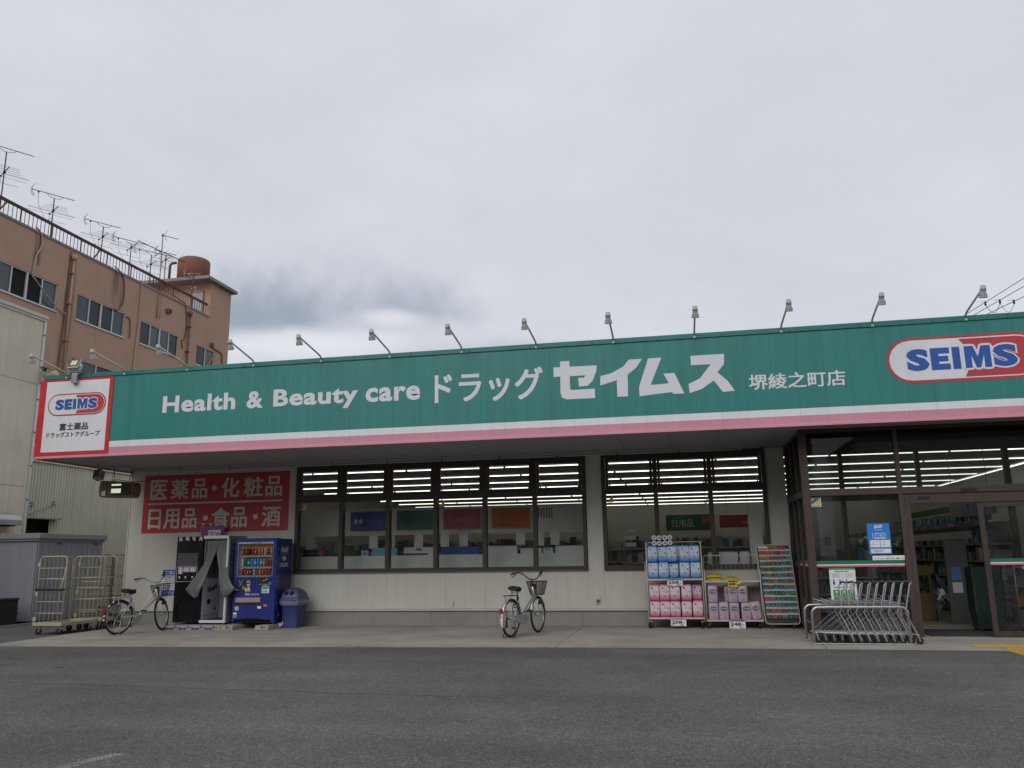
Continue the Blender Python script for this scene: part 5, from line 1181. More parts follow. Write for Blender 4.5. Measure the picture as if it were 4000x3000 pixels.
# ================================================================== VENDING MACHINE
ve = thing('vending_machine', 'blue drinks vending machine with three lit rows of cans and bottles', 'vending machine', (-9.13, 17.1, .12))
vx0, vx1, vz0, vz1 = -9.61, -8.645, .13, 1.89
DW = (-9.56, -8.715, 1.075, 1.825)                    # display opening
m_ = MB(); m_.box(vx0+.01, vx1, Yb+.16, 17.50, vz0, vz1-.01); body = m_.build('cabinet', 'machine_side', ve, bevel=.01)
dr = MB()
dr.box(vx0, DW[0], Yb, Yb+.158, vz0, vz1); dr.box(DW[1], vx1+.002, Yb, Yb+.158, vz0, vz1); dr.box(DW[0]+.0005, DW[1]-.0005, Yb, Yb+.158, DW[3], vz1); dr.box(DW[0]+.0005, DW[1]-.0005, Yb, Yb+.158, vz0+.06, DW[2])
door = dr.build('door', 'machine_blue', ve)
m_ = MB(); m_.box(DW[0], DW[1], Yb+.14, Yb+.157, DW[2], DW[3]); m_.box(DW[0], DW[0]+.012, Yb+.012, Yb+.139, DW[2], DW[3]); m_.box(DW[1]-.012, DW[1], Yb+.012, Yb+.139, DW[2], DW[3]); m_.build('display_back', 'booth_white', door)
m_ = MB(); m_.box(DW[0], DW[1], Yb+.004, Yb+.008, DW[2], DW[3]); m_.build('display_glass', 'machine_glass', door)
m_ = MB(); m_.box(DW[0]+.01, DW[1]-.01, Yb+.02, Yb+.06, 1.775, 1.815); m_.build('header', 'sign_white', door)
tf('Asahi CALPIS', 'sign_darkblue', door, -9.26, 1.783, .26, .024, Yb+.019, bold=.01, depth=.002)
mat('ad_orange', (.62, .20, .03), .4, .25, 6); mat('can_red', (.48, .05, .03), .3, .2, 20); mat('can_brown', (.24, .10, .03), .3, .2, 20); mat('can_gold', (.50, .30, .10), .3, .15, 20); mat('can_black', (.03, .02, .02), .3, .1)
mat('bottle_blue', (.05, .30, .60), .25, .15, 20); mat('bottle_green', (.04, .14, .06), .25, .2, 20); mat('bottle_white', (.60, .60, .62), .3, .1); mat('price_red', (.55, .08, .07), .5, .05); mat('label_blue', (.10, .25, .55), .4, .05); mat('bottle_pink', (.55, .22, .28), .3, .1)
rowz = (1.515, 1.275, 1.088)                         # top of the three price rails
for k, (z, nb_, back) in enumerate(((rowz[0], 10, 'ad_orange'), (rowz[1], 10, 'sign_white'), (rowz[2], 10, 'booth_white'))):
    a, b = -9.50-.005*k, -8.76-.02*k
    h = (.225, .205, .15)[k]
    m_ = MB(); m_.box(a, b, Yb+.03, Yb+.13, z-.024, z+.004); sh_ = m_.build('rail', 'sign_white', door)
    for i in range(nb_):
        xx = a+(b-a)*(i+.5)/nb_
        m_ = MB(); m_.box(xx-.016, xx+.016, Yb+.024, Yb+.0295, z-.017, z-.003); m_.build('button', 'black_plastic', sh_)
        m_ = MB(); m_.box(xx-.030, xx+.030, Yb+.024, Yb+.0295, z+.005, z+.024); m_.build('price_tag', 'price_red' if (k == 0 or i > 6) else 'label_blue', sh_)
    m_ = MB()
    if k == 0: m_.box(DW[0]+.07, DW[1]-.013, Yb+.132, Yb+.139, z+.01, z+h)
    elif k == 1: m_.box(b-.10, DW[1]-.013, Yb+.132, Yb+.139, z+.03, z+h-.05)
    else: m_.box(b+.0, DW[1]-.013, Yb+.132, Yb+.139, z+.03, z+h)
    m_.build('advert_strip', 'ad_orange' if k < 2 else 'bottle_blue', door)
cans = (['can_red', 'can_brown', 'can_black', 'can_red', 'can_red', 'can_gold', 'can_gold', 'bottle_white', 'can_brown', 'can_gold'],
        ['bottle_white', 'bottle_green', 'bottle_green', 'bottle_blue', 'bottle_blue', 'bottle_blue', 'bottle_blue', 'bottle_pink', 'can_brown', 'can_brown'],
        ['can_red', 'can_red', 'can_red', 'can_black', 'bottle_white', 'can_red', 'can_gold', 'can_brown', 'can_red', 'can_red'])
for k in range(3):
    a, b = -9.50-.005*k, -8.76-.02*k
    for i, c in enumerate(cans[k]):
        xx = a+(b-a)*(i+.5)/10; z = rowz[k]+.026; y = Yb+.085
        if k == 1 and i < 7:
            m_ = MB(); m_.lathe([(0, .026), (.05, .030), (.30, .030), (.36, .027), (.44, .030), (.68, .029), (.84, .014), (.86, .012)], (xx, y, z), (xx, y, z+.20), 10); o = m_.build('bottle', c, door)
            m_ = MB(); m_.cyl((xx, y, z+.171), (xx, y, z+.192), .015, 8); m_.build('cap', 'can_red' if i in (0, 2, 5, 6) else ('can_gold' if i == 1 else 'bottle_blue'), o)
            m_ = MB(); m_.lathe([(0, .0308), (1, .0308)], (xx, y, z+.05), (xx, y, z+.10), 10, False); m_.build('label_wrap', 'bottle_white' if i % 2 == 0 else c, o)
        else:
            hh = .135 if not (k == 1 and i == 7) else .15
            m_ = MB(); m_.lathe([(0, .024), (.05, .029), (.90, .029), (1, .024)], (xx, y, z), (xx, y, z+hh*(.84 if k == 2 else 1)), 10); o = m_.build('can', c, door)
            m_ = MB(); m_.xz(disc(xx, z+hh*.45, .014, .020, 8), y-.0305, y-.0295); m_.build('badge', rnd.choice(['can_gold', 'sign_white', 'can_brown', 'can_red']), o)
# lower door furniture
def vbox(nm, c, x0, x1, z0, z1, d=.006, par=None, bv=0): m_ = MB(); m_.box(x0, x1, Yb-d, Yb-.0005, z0, z1); return m_.build(nm, c, par or door, bevel=bv)
po = vbox('advert_poster', 'ink', -9.575, -9.195, .765, 1.03)
def pxz(pts, c, d, nm): m_ = MB(); m_.xz(pts, Yb-.0061-d, Yb-.0061-d+.0008); m_.build(nm, c, po)
mat('skin_print', (.52, .40, .34), .5, .05); mat('hair_print', (.20, .10, .06), .5, .05)
pxz([(-9.50, 1.02), (-9.49, 1.02), (-9.42, .90), (-9.43, .895)], 'box_lightblue', .001, 'light_streak'); pxz([(-9.39, 1.022), (-9.378, 1.018), (-9.475, .875), (-9.482, .88)], 'box_lightblue', .002, 'light_streak')
pxz([(-9.31, .96), (-9.30, 1.01), (-9.26, 1.025), (-9.22, 1.01), (-9.205, .95), (-9.21, .90), (-9.24, .88), (-9.29, .90)], 'hair_print', .0015, 'hair')
pxz([(-9.30, .975), (-9.285, .985), (-9.235, .985), (-9.22, .95), (-9.225, .90), (-9.255, .865), (-9.285, .88), (-9.30, .92)], 'skin_print', .003, 'face')
pxz([(-9.305, .955), (-9.265, .955), (-9.228, .965), (-9.228, .935), (-9.262, .925), (-9.30, .93)], 'ink', .0045, 'dark_glasses')
pxz([(-9.335, .77), (-9.35, .85), (-9.32, .86), (-9.29, .84), (-9.25, .865), (-9.225, .87), (-9.205, .77)], 'skin_print', .002, 'hand_and_collar')
pxz([(-9.395, .81), (-9.385, .89), (-9.362, .89), (-9.372, .81)], 'box_lightblue', .003, 'can_print')
tf('BLACK', 'paper', po, -9.56, .79, .085, .02, Yb-.007, bold=.015, depth=.002); tf('X', 'paper', po, -9.56, .815, .02, .018, Yb-.007, bold=.01, depth=.002)
tf('Asahi', 'letter_white', door, -9.335, .695, .115, .055, Yb-.0005, bold=.012, shear=.12); tf('SOFT DRINKS', 'letter_white', door, -9.335, .680, .115, .010, Yb-.0005, depth=.002)
tf('CALPIS', 'letter_white', door, -9.19, .690, .13, .038, Yb-.0005, bold=.008); m_ = MB(); m_.xz(disc(-9.025, .708, .016, .016, 12), Yb-.004, Yb-.0005); m_.build('emblem', 'letter_white', door)
m_ = MB(); m_.xz([(-9.039, .703), (-9.025, .709), (-9.012, .716), (-9.012, .712), (-9.025, .705), (-9.039, .699)], Yb-.006, Yb-.0045); m_.build('emblem_stroke', 'machine_blue', door)
pk = vbox('pickup_port', 'black_plastic', -9.56, -8.955, .49, .655, .004); m_ = MB(); m_.box(-9.548, -8.967, Yb-.010, Yb-.0045, .545, .645); m_.build('flap', 'can_gold' if False else 'taupe', pk, bevel=.004)
vbox('coin_plate', 'black_plastic', -9.03, -8.80, .965, 1.055, .012, bv=.004)
m_ = MB(); m_.bar((-8.92, Yb-.02, .985), (-8.85, Yb-.02, 1.01), .012, .022); m_.build('lever', 'ad_orange', door)
m_ = MB(); m_.cyl((-8.825, Yb-.0125, 1.025), (-8.825, Yb-.03, 1.025), .022, 10); m_.build('lock', 'zinc', door)
nt_ = vbox('note_slot', 'black_plastic', -9.02, -8.93, .885, .955, .014, bv=.004); m_ = MB(); m_.box(-9.01, -8.94, Yb-.018, Yb-.0145, .90, .93); m_.build('slot_cover', 'wood_brown', nt_)
m_ = MB(); m_.xz(ring(-8.765, .935, .0005, .022), Yb-.012, Yb-.0005); m_.xz([(-8.787, .905), (-8.743, .905), (-8.743, .96), (-8.787, .96)], Yb-.0115, Yb-.0006); m_.build('handle', 'zinc', door)
st = vbox('notice_sticker', 'poster_green', -8.935, -8.805, .875, .925, .003); st2 = vbox('notice_sticker', 'paper', -8.945, -8.775, .735, .872, .004)
m_ = MB(); m_.box(-8.935, -8.785, Yb-.0055, Yb-.0045, .825, .86); m_.build('green_print', 'strip_green', st2)
for j in range(5): m_ = MB(); m_.box(-8.935, -8.79-.02*(j % 2), Yb-.0052, Yb-.0043, .80-.013*j, .806-.013*j); m_.build('print_line', 'louvre_dark', st2)
m_ = MB(); m_.xz([(-8.89, .47), (-8.89, .50), (-8.875, .535), (-8.855, .55), (-8.83, .55), (-8.81, .535), (-8.80, .50), (-8.80, .47), (-8.815, .455), (-8.875, .455)], Yb-.006, Yb-.0005); cr_ = m_.build('coin_return', 'black_plastic', door)
m_ = MB(); m_.box(-8.885, -8.805, Yb-.010, Yb-.0065, .46, .50); m_.build('coin_tray', 'ad_orange', cr_)
m_ = MB(); m_.xz(disc(-9.51, .42, .048, .048, 18), Yb-.004, Yb-.0005); e1 = m_.build('round_sticker', 'paper', door)
m_ = MB(); m_.xz(disc(-9.51, .42, .040, .040, 18), Yb-.0055, Yb-.0045); m_.build('round_print', 'strip_green', e1); m_ = MB(); m_.xz(disc(-9.51, .42, .028, .028, 14), Yb-.007, Yb-.006); m_.build('round_print', 'paper', e1); m_ = MB(); m_.xz(disc(-9.51, .42, .010, .02, 10), Yb-.0085, Yb-.0075); m_.build('round_print', 'strip_green', e1)
vbox('price_sticker', 'paper', -9.03, -8.945, .415, .465, .003)
s3 = vbox('instruction_sticker', 'booth_side', -9.59, -9.50, .225, .335, .003); vbox('instruction_sticker', 'paper', -9.585, -9.505, .30, .333, .0045, s3)
m_ = MB(); m_.xz([(vx0+.05, .185), (vx0+.2, .205), (vx0+.32, .225), (vx0+.55, .225), (vx0+.68, .205), (vx0+.85, .185)], Yb-.004, Yb-.0005); m_.build('kick_recess', 'black_void', door)
m_ = MB(); m_.box(vx0+.02, vx1-.02, Yb+.05, 17.45, vz0-.006, vz0+.055); m_.build('base_pan', 'black_void', ve)
for xx in (vx0+.06, vx1-.06):
    for yy in (Yb+.1, 17.4): m_ = MB(); m_.cyl((xx, yy, .085), (xx, yy, vz0), .016, 6); m_.build('foot', 'zinc', ve)
# printed brand marks on the right-hand side
sx = vx1+.0005; U_, V_ = (0, 1, 0), (0, 0, 1)
text('Asahi', 'letter_white', body, (sx, 16.945, 1.585), U_, V_, .33, .145, bold=.012, shear=.15); text('SOFT DRINKS', 'booth_side', body, (sx, 16.945, 1.535), U_, V_, .33, .03)
m_ = MB(); m_.prism(disc(0, 0, .055, .055, 18), (sx, 17.12, 1.455), U_, V_, (.003, 0, 0)); m_.prism([(-.10, .02), (-.05, -.01), (-.03, .03), (-.08, .035)], (sx, 17.12, 1.455), U_, V_, (.0025, 0, 0)); m_.prism([(.10, -.0), (.05, -.03), (.03, .03), (.06, .05)], (sx, 17.12, 1.455), U_, V_, (.0027, 0, 0)); em = m_.build('emblem', 'letter_white', body)
m_ = MB(); m_.prism([(-.035, -.02), (-.005, .0), (.005, -.005), (.037, .022), (.03, .03), (.004, .008), (-.008, .012), (-.04, -.01)], (sx+.0031, 17.12, 1.455), U_, V_, (.002, 0, 0)); m_.build('emblem_stroke', 'machine_side', em)
text('CALPIS', 'letter_white', body, (sx, 16.93, 1.275), U_, V_, .36, .085, bold=.006); 
m_ = MB(); m_.box(vx1+.0005, vx1+.004, 16.93, 16.98, .26, .30); m_.build('side_label', 'booth_side', body)

# ================================================================== RUBBISH BIN
bn = thing('recycling_bin', 'blue plastic recycling bin with domed two-hole lid beside the vending machine', 'bin', (-8.405, 17.2, 0))
def rrect(cx, cy, hx, hy, r, z, n=4):
    P = []
    for sx_, sy_, a0 in ((1, 1, 0), (-1, 1, 90), (-1, -1, 180), (1, -1, 270)):
        for i in range(n+1): a = R(a0+90*i/n); P.append((cx+sx_*(hx-r)+r*math.cos(a), cy+sy_*(hy-r)+r*math.sin(a), z))
    return P
m_ = MB(); m_.smooth = True; rows = [rrect(-8.405, 17.2, .165, .20, .05, 0), rrect(-8.405, 17.2, .17, .205, .05, .02), rrect(-8.405, 17.2, .20, .235, .05, .49), rrect(-8.405, 17.2, .222, .255, .05, .50), rrect(-8.405, 17.2, .222, .255, .05, .525), rrect(-8.405, 17.2, .20, .235, .05, .53)]
m_.grid(rows, True); m_.f.append(list(range(20))); m_.mi.append(0); m_.sm.append(False); m_.build('body', 'bin_blue', bn)
m_ = MB(); m_.smooth = True; r_ = random.Random(5)
rows = [[(p[0]+r_.uniform(-.008, .008), p[1]+r_.uniform(-.008, .008), p[2]+r_.uniform(-.02, .012)) for p in rrect(-8.405, 17.2, h-.036, h-.003, .05, z)] for h, z in ((.258, .475), (.266, .50), (.272, .54), (.276, .578))]
m_.grid(rows, True); m_.build('bin_liner', 'bag_clear', bn)
m_ = MB(); m_.smooth = True; rows = [rrect(-8.405, 17.2, .245, .275, .06, .575), rrect(-8.405, 17.2, .245, .275, .06, .605)]
for t in (0, .15, .3, .45, .6, .75, .88, .96, 1.0):
    a = t*math.pi/2; rows.append(rrect(-8.405, 17.2, .215*math.cos(a)+.012, .25*math.cos(a)+.012, (.07*math.cos(a)+.006), .606+.225*math.sin(a)))
m_.grid(rows, True); lid = m_.build('lid', 'bin_lid', bn)
for xx in (-8.485, -8.355):
    m_ = MB(); c = Vector((xx, 16.985, .715)); nrm = Vector((0, -.85, .52)).normalized()
    m_.lathe([(0, .064), (.6, .066), (1, .058)], c-nrm*.05, c+nrm*.012, 16); ho = m_.build('hole_rim', 'bin_lid', lid)
    m_ = MB(); m_.cyl(c+nrm*.0125, c+nrm*.0135, .05, 16); m_.build('hole', 'black_void', ho)
m_ = MB(); m_.ball((-8.63, 17.0, .055), .055, 9, 6, (1.2, .9, .9)); m_.ball((-8.56, 17.02, .10), .04, 8, 5, (.7, .7, 1.4)); m_.ball((-8.70, 17.01, .04), .035, 8, 5)
props(m_.build('crumpled_bag', 'tissue'), 'crumpled white bag on the ground between the vending machine and the bin', 'bag')

# ================================================================== BICYCLES
def bicycle(label, loc, heading, steer, style):
    t = thing('bicycle', label, 'bicycle', loc, heading)
    RW, WB = .335, 1.07
    main = 'bike_white' if style == 1 else 'bike_silver'; trim = 'steel' if style == 1 else 'black_plastic'
    rear, front = Vector((0, 0, RW)), Vector((WB, 0, RW))
    HB, HT = Vector((WB-.13, 0, .66)), Vector((WB-.20, 0, .86))         # head tube bottom / top
    BB, ST, SD = Vector((.43, 0, .29)), Vector((.27, 0, .68)), Vector((.235, 0, .80))
    axis = (HT-HB).normalized(); SM = Matrix.Translation(HB) @ Matrix.Rotation(steer, 4, axis) @ Matrix.Translation(-HB)
    def bld(mb, nm, m, par, st=False):
        if st: mb.v = [SM @ v for v in mb.v]
        return mb.build(nm, m, par, local=True)
    # frame
    f = MB(); f.tube([HB-axis*.05, HT], .021, 10); f.tube([BB, ST], .016, 8); f.tube([BB+Vector((0, -.04, 0)), BB+Vector((0, .04, 0))], .024, 10)
    if style == 1: f.tube([HB+axis*.04, BB+Vector((.0, 0, .02))], .023, 8); f.tube([HT-axis*.05, BB+(HB-BB)*.25+Vector((0, 0, .05))], .012, 6)
    else:
        for off, k in ((0, 0), (.075, 1)):
            a = HB+axis*(.0+off); b = BB+Vector((-.03*k, 0, .02+.10*k)); f.tube([a, a+(b-a)*.3+Vector((-.02, 0, -.05)), a+(b-a)*.6+Vector((-.02, 0, -.06)), b], .016, 8)
    for s in (-1, 1):
        f.tube([BB+Vector((-.03, .03*s, 0)), rear+Vector((0, .065*s, 0))], .010, 6); f.tube([ST+Vector((0, .015*s, -.03)), rear+Vector((0, .065*s, 0))], .008, 6)
    bld(f, 'frame', main, t)
    def wheel(c, nm, st):
        w = MB(); w.torus(c, (0, 1, 0), RW-.018, .019, 44, 7); wo = bld(w, nm, 'rubber', t, st)
        r = MB(); r.torus(c, (0, 1, 0), RW-.045, .012, 40, 6); bld(r, 'rim', 'steel', wo, st)
        h = MB(); h.cyl(c+Vector((0, -.055, 0)), c+Vector((0, .055, 0)), .022, 10); h.cyl(c+Vector((0, -.075, 0)), c+Vector((0, .075, 0)), .008, 6); bld(h, 'hub', 'zinc', wo, st)
        s = MB()
        for k in range(28):
            a = 2*math.pi*k/28; sd = (-1)**k*.045; a2 = a+(.5 if (k//2) % 2 else -.5)
            s.tube([c+Vector((.02*math.cos(a2), sd, .02*math.sin(a2))), c+Vector(((RW-.05)*math.cos(a), sd*.1, (RW-.05)*math.sin(a)))], .0011, 3)
        bld(s, 'spokes', 'zinc', wo, st); return wo
    rw = wheel(rear, 'rear_wheel', False); fw = wheel(front, 'front_wheel', True)
    def fender(c, a0, a1, nm, m, st):
        rows = []
        for i in range(19):
            a = R(a0+(a1-a0)*i/18); rr = RW+.018; row = []
            for j in range(5):
                q = (j-2)/2; row.append(c+Vector(((rr-.014*q*q)*math.cos(a), .027*q, (rr-.014*q*q)*math.sin(a))))
            rows.append(row)
        g = MB(); g.smooth = True; g.grid(rows); return bld(g, nm, m, t, st)
    fd = fender(rear, 20, 205, 'rear_fender', 'black_plastic' if style == 1 else 'bike_silver', False)
    fender(front, -10 if style == 2 else 55, 165 if style == 2 else 120, 'front_fender', 'steel' if style == 1 else 'bike_silver', True)
    if style == 1:
        for k, a in enumerate((118, 136, 160, 172, 184)):
            g = MB(); rows = [[rear+Vector(((RW+.0205-.013*q*q)*math.cos(R(a+da)), .024*q, (RW+.0205-.013*q*q)*math.sin(R(a+da)))) for q in (-1, 0, 1)] for da in (-3, 3)]; g.grid(rows); bld(g, 'reflective_stripe', 'letter_white', fd)
    else:
        g = MB(); rows = [[rear+Vector(((RW+.0205-.013*q*q)*math.cos(R(a)), .026*q, (RW+.0205-.013*q*q)*math.sin(R(a)))) for q in (-1, 0, 1)] for a in (176, 184, 192, 200)]; g.grid(rows); bld(g, 'reflective_stripe', 'letter_white', fd)
    r = MB(); a = R(158); c = rear+Vector(((RW+.04)*math.cos(a), 0, (RW+.04)*math.sin(a))); r.obox(c, (.03, .055, .08), Matrix.Rotation(R(-15), 3, 'Y')); bld(r, 'rear_reflector', 'reflector_red', t)
    # fork
    k = MB(); crown = HB-axis*.06; k.tube([crown+Vector((0, -.05, 0)), crown+Vector((0, .05, 0))], .014, 6)
    for s in (-1, 1): k.tube([crown+Vector((0, .05*s, 0)), crown+Vector((.055, .055*s, -.14)), front+Vector((-.03, .06*s, .06)), front+Vector((0, .062*s, 0))], .011, 6)
    bld(k, 'fork', main, t, True)
    # stem + handlebar
    top = HT+axis*.12; hbm = 'steel' if style == 1 else 'black_plastic'
    h = MB(); h.tube([HT-axis*.02, top, top+Vector((.05, 0, .01))], .013, 8)
    for s in (-1, 1): h.tube([top+Vector((.05, 0, .01)), top+Vector((.06, .09*s, .03)), top+Vector((.02, .19*s, .13)), top+Vector((-.05, .25*s, .155)), top+Vector((-.20, .285*s, .135)), top+Vector((-.27, .29*s, .125))], .011, 8)
    hb = bld(h, 'handlebar', hbm, t, True)
    for s in (-1, 1):
        g = MB(); g.tube([top+Vector((-.15, .278*s, .142)), top+Vector((-.28, .292*s, .124))], .017, 8); bld(g, 'grip', 'rubber', hb, True)
        g = MB(); g.tube([top+Vector((-.10, .27*s, .14)), top+Vector((-.12, .275*s, .10)), top+Vector((-.26, .30*s, .065))], .008, 5); bld(g, 'brake_lever', hbm, hb, True)
        g = MB(); g.tube([top+Vector((-.10, .27*s, .13)), top+Vector((.05, .18*s, .10)), top+Vector((.12, .05*s, .03)), HB+Vector((.06, .02*s, .02)), HB+Vector((.05, .04*s, -.12))], .003, 4); bld(g, 'brake_cable', 'cable_black', hb, True)
    g = MB(); g.ball(top+Vector((-.06, -.24, .185)), .03, 8, 5, (1, 1, .7)); bld(g, 'bell', 'black_plastic', hb, True)
    # saddle
    s = MB(); s.smooth = True; rows = []
    for i in range(9):
        q = i/8; xx = -.15+.27*q; w = .105*(1-q)**.55*(1 if q > .06 else .75)+.028; zz = .84+.018*math.cos(q*3.1)+(.012 if q > .8 else 0)
        rows.append([Vector((SD.x+xx, w*math.cos(a)*1.0, zz+.042*math.sin(a)*(1 if math.sin(a) > 0 else 1.1))) for a in [2*math.pi*j/10 for j in range(10)]])
    s.grid(rows, True); s.f += [list(range(10)), [80+j for j in range(10)]]; s.mi += [0, 0]; s.sm += [False, False]; so = bld(s, 'saddle', 'rubber', t)
    s = MB(); s.tube([ST-Vector((0, 0, .05)), SD+Vector((0, 0, .01))], .013, 8); s.cyl(ST-Vector((0, 0, .01)), ST+Vector((0, 0, .02)), .024, 8); bld(s, 'seat_post', trim, t)
    s = MB()
    for q in (-.05, .05): s.tube([SD+Vector((-.12, q, -.005)), SD+Vector((-.06, q, -.035)), SD+Vector((.08, q*.4, -.01))], .005, 5); s.cyl(SD+Vector((-.09, q, -.05)), SD+Vector((-.09, q, .01)), .018, 8)
    bld(s, 'saddle_springs', 'zinc', so)
    # rear rack
    c = MB(); z = .73
    for q in (-.06, .06): c.tube([(.23, q*.6, z-.02), (.16, q, z), (-.20, q, z)], .006, 5); c.tube([(-.10, q, z), (-.02, q*1.25, RW)], .005, 5)
    for xx in (-.20, -.08, .04, .14): c.tube([(xx, -.06, z), (xx, .06, z)], .005, 5)
    bld(c, 'luggage_rack', trim, t)
    # basket
    b = MB(); cx, z0, z1 = WB+.02, .70, .95; wv = []
    T0, T1 = (.125, .115), (.175, .165)
    def rim(fx_, fy_, z, n=20):
        return [Vector((cx+fx_*(abs(math.cos(a))**.5)*(1 if math.cos(a) > 0 else -1), fy_*(abs(math.sin(a))**.5)*(1 if math.sin(a) > 0 else -1), z)) for a in [2*math.pi*i/n for i in range(n)]]
    b.tube(rim(T1[0]-.02, T1[1]+.02, z1), .008, 5, True); b.tube(rim(T0[0], T0[1], z0), .005, 5, True)
    nz, nv = (6, 20) if style == 1 else (14, 48)
    for k_ in range(1, nz): q = k_/nz; b.tube(rim(T0[0]+(T1[0]-.02-T0[0])*q, T0[1]+(T1[1]+.02-T0[1])*q, z0+(z1-z0)*q), .0042 if style == 1 else .0028, 4 if style == 1 else 3, True)
    lo, hi = rim(T0[0], T0[1], z0, nv), rim(T1[0]-.02, T1[1]+.02, z1, nv)
    for p, q in zip(lo, hi): b.tube([p, q], .0040 if style == 1 else .0028, 3)
    for k_ in range(-3, 4): b.tube([(cx-.12, .035*k_, z0), (cx+.12, .035*k_, z0)], .0022, 3); b.tube([(cx+.037*k_, -.11, z0), (cx+.037*k_, .11, z0)], .0022, 3)
    ba = bld(b, 'basket', 'zinc' if False else 'black_plastic', t, True)
    g = MB(); g.box(cx-.20, cx-.155, -.045, .045, .82, .90); g.box(cx-.16, cx-.13, -.02, .02, .70, .83); bld(g, 'basket_bracket', 'black_plastic', ba, True)
    g = MB()
    for s_ in (-1, 1): g.tube([(cx-.02, .10*s_, z0), (cx-.01, .09*s_, .60), front+Vector((0, .07*s_, 0))], .004, 5)
    bld(g, 'basket_stays', 'zinc', ba, True)
    # drive
    cr = MB(); cy = -.055
    if style == 1: cr.torus(BB+Vector((0, cy, 0)), (0, 1, 0), .085, .006, 24, 5); cr.torus(BB+Vector((0, cy, 0)), (0, 1, 0), .055, .006, 20, 5); 
    for i in range(5): a = 2*math.pi*i/5; cr.tube([BB+Vector((0, cy, 0)), BB+Vector((.085*math.cos(a), cy, .085*math.sin(a)))], .006, 4)
    pa = R(70)
    for s_, q in ((-1, pa), (1, pa+math.pi)):
        e = BB+Vector((.165*math.cos(q), .085*s_, .165*math.sin(q))); cr.tube([BB+Vector((0, .07*s_, 0)), e], .010, 6)
    co = bld(cr, 'crankset', 'steel', t)
    for s_, q in ((-1, pa), (1, pa+math.pi)):
        e = BB+Vector((.165*math.cos(q), .13*s_, .165*math.sin(q))); g = MB(); g.obox(e, (.085, .085, .024)); bld(g, 'pedal', 'black_plastic', co)
    ch = MB()
    if style == 1: ch.prism([(.02, .365), (.30, .365), (.40, .385), (.46, .375), (.45, .355), (.36, .345), (.36, .30), (.38, .26), (.33, .30), (.32, .335), (.02, .34)], (0, cy-.02, 0), (1, 0, 0), (0, 0, 1), (0, .012, 0))
    else: ch.prism([(-.03, .37), (.30, .385), (.42, .395), (.50, .36), (.53, .29), (.50, .22), (.43, .195), (.30, .205), (.02, .285), (-.03, .30)], (0, cy-.03, 0), (1, 0, 0), (0, 0, 1), (0, .03, 0))
    bld(ch, 'chain_case', main, t)
    if style == 1:
        dl = MB(); dl.cyl(rear+Vector((0, -.05, 0)), rear+Vector((0, -.03, 0)), .05, 14); dl.tube([rear+Vector((0, -.06, -.02)), rear+Vector((.03, -.06, -.10)), rear+Vector((.0, -.06, -.17))], .010, 5); dl.torus(rear+Vector((.01, -.055, -.16)), (0, 1, 0), .025, .006, 12, 4); bld(dl, 'derailleur', 'black_plastic', t)
        c2 = MB(); c2.tube([rear+Vector((.0, -.055, -.18)), BB+Vector((-.02, -.055, -.08))], .004, 4); bld(c2, 'chain', 'black_plastic', t)
    else:
        dl = MB(); dl.tube([rear+Vector((.0, .07, .0)), rear+Vector((-.03, .075, -.05)), rear+Vector((-.02, .075, -.16))], .022, 6); bld(dl, 'brake_drum', 'black_plastic', t)
    ks = MB()
    for s_ in (-1, 1): ks.tube([rear+Vector((0, .075*s_, 0)), rear+Vector((-.03, .09*s_, -.17)), Vector((-.06, .135*s_, .012))], .007, 5)
    ks.tube([(-.06, -.135, .012), (-.075, -.10, .010), (-.07, 0, .022), (-.075, .10, .010), (-.06, .135, .012)], .007, 5); bld(ks, 'kickstand', 'steel' if style == 1 else 'black_plastic', t)
    lp = MB(); p = front+Vector((-.07, -.075, .22)); lp.lathe([(0, .02), (.3, .035), (1, .038)], p, p+Vector((.10, 0, .01)), 10); lp.cyl(p+Vector((-.02, .0, -.03)), p+Vector((-.02, 0, .05)), .018, 8); bld(lp, 'head_lamp', 'black_plastic', t, True)
    lk = MB(); lk.torus(rear+Vector((.20, 0, .22)), Vector((.6, 0, .8)).cross(Vector((0, 1, 0))), .055, .010, 16, 5); bld(lk, 'wheel_lock', 'black_plastic' if style == 2 else 'steel', t)
    return t
bicycle('white city bicycle with black saddle and wire basket parked by the photo booth', (-11.24, 15.25, 0), R(90-14), R(26), 1)
bicycle('silver city bicycle with curved twin tubes and black mesh basket below the long window', (-3.17, 15.12, 0), R(90-17), R(4), 2)

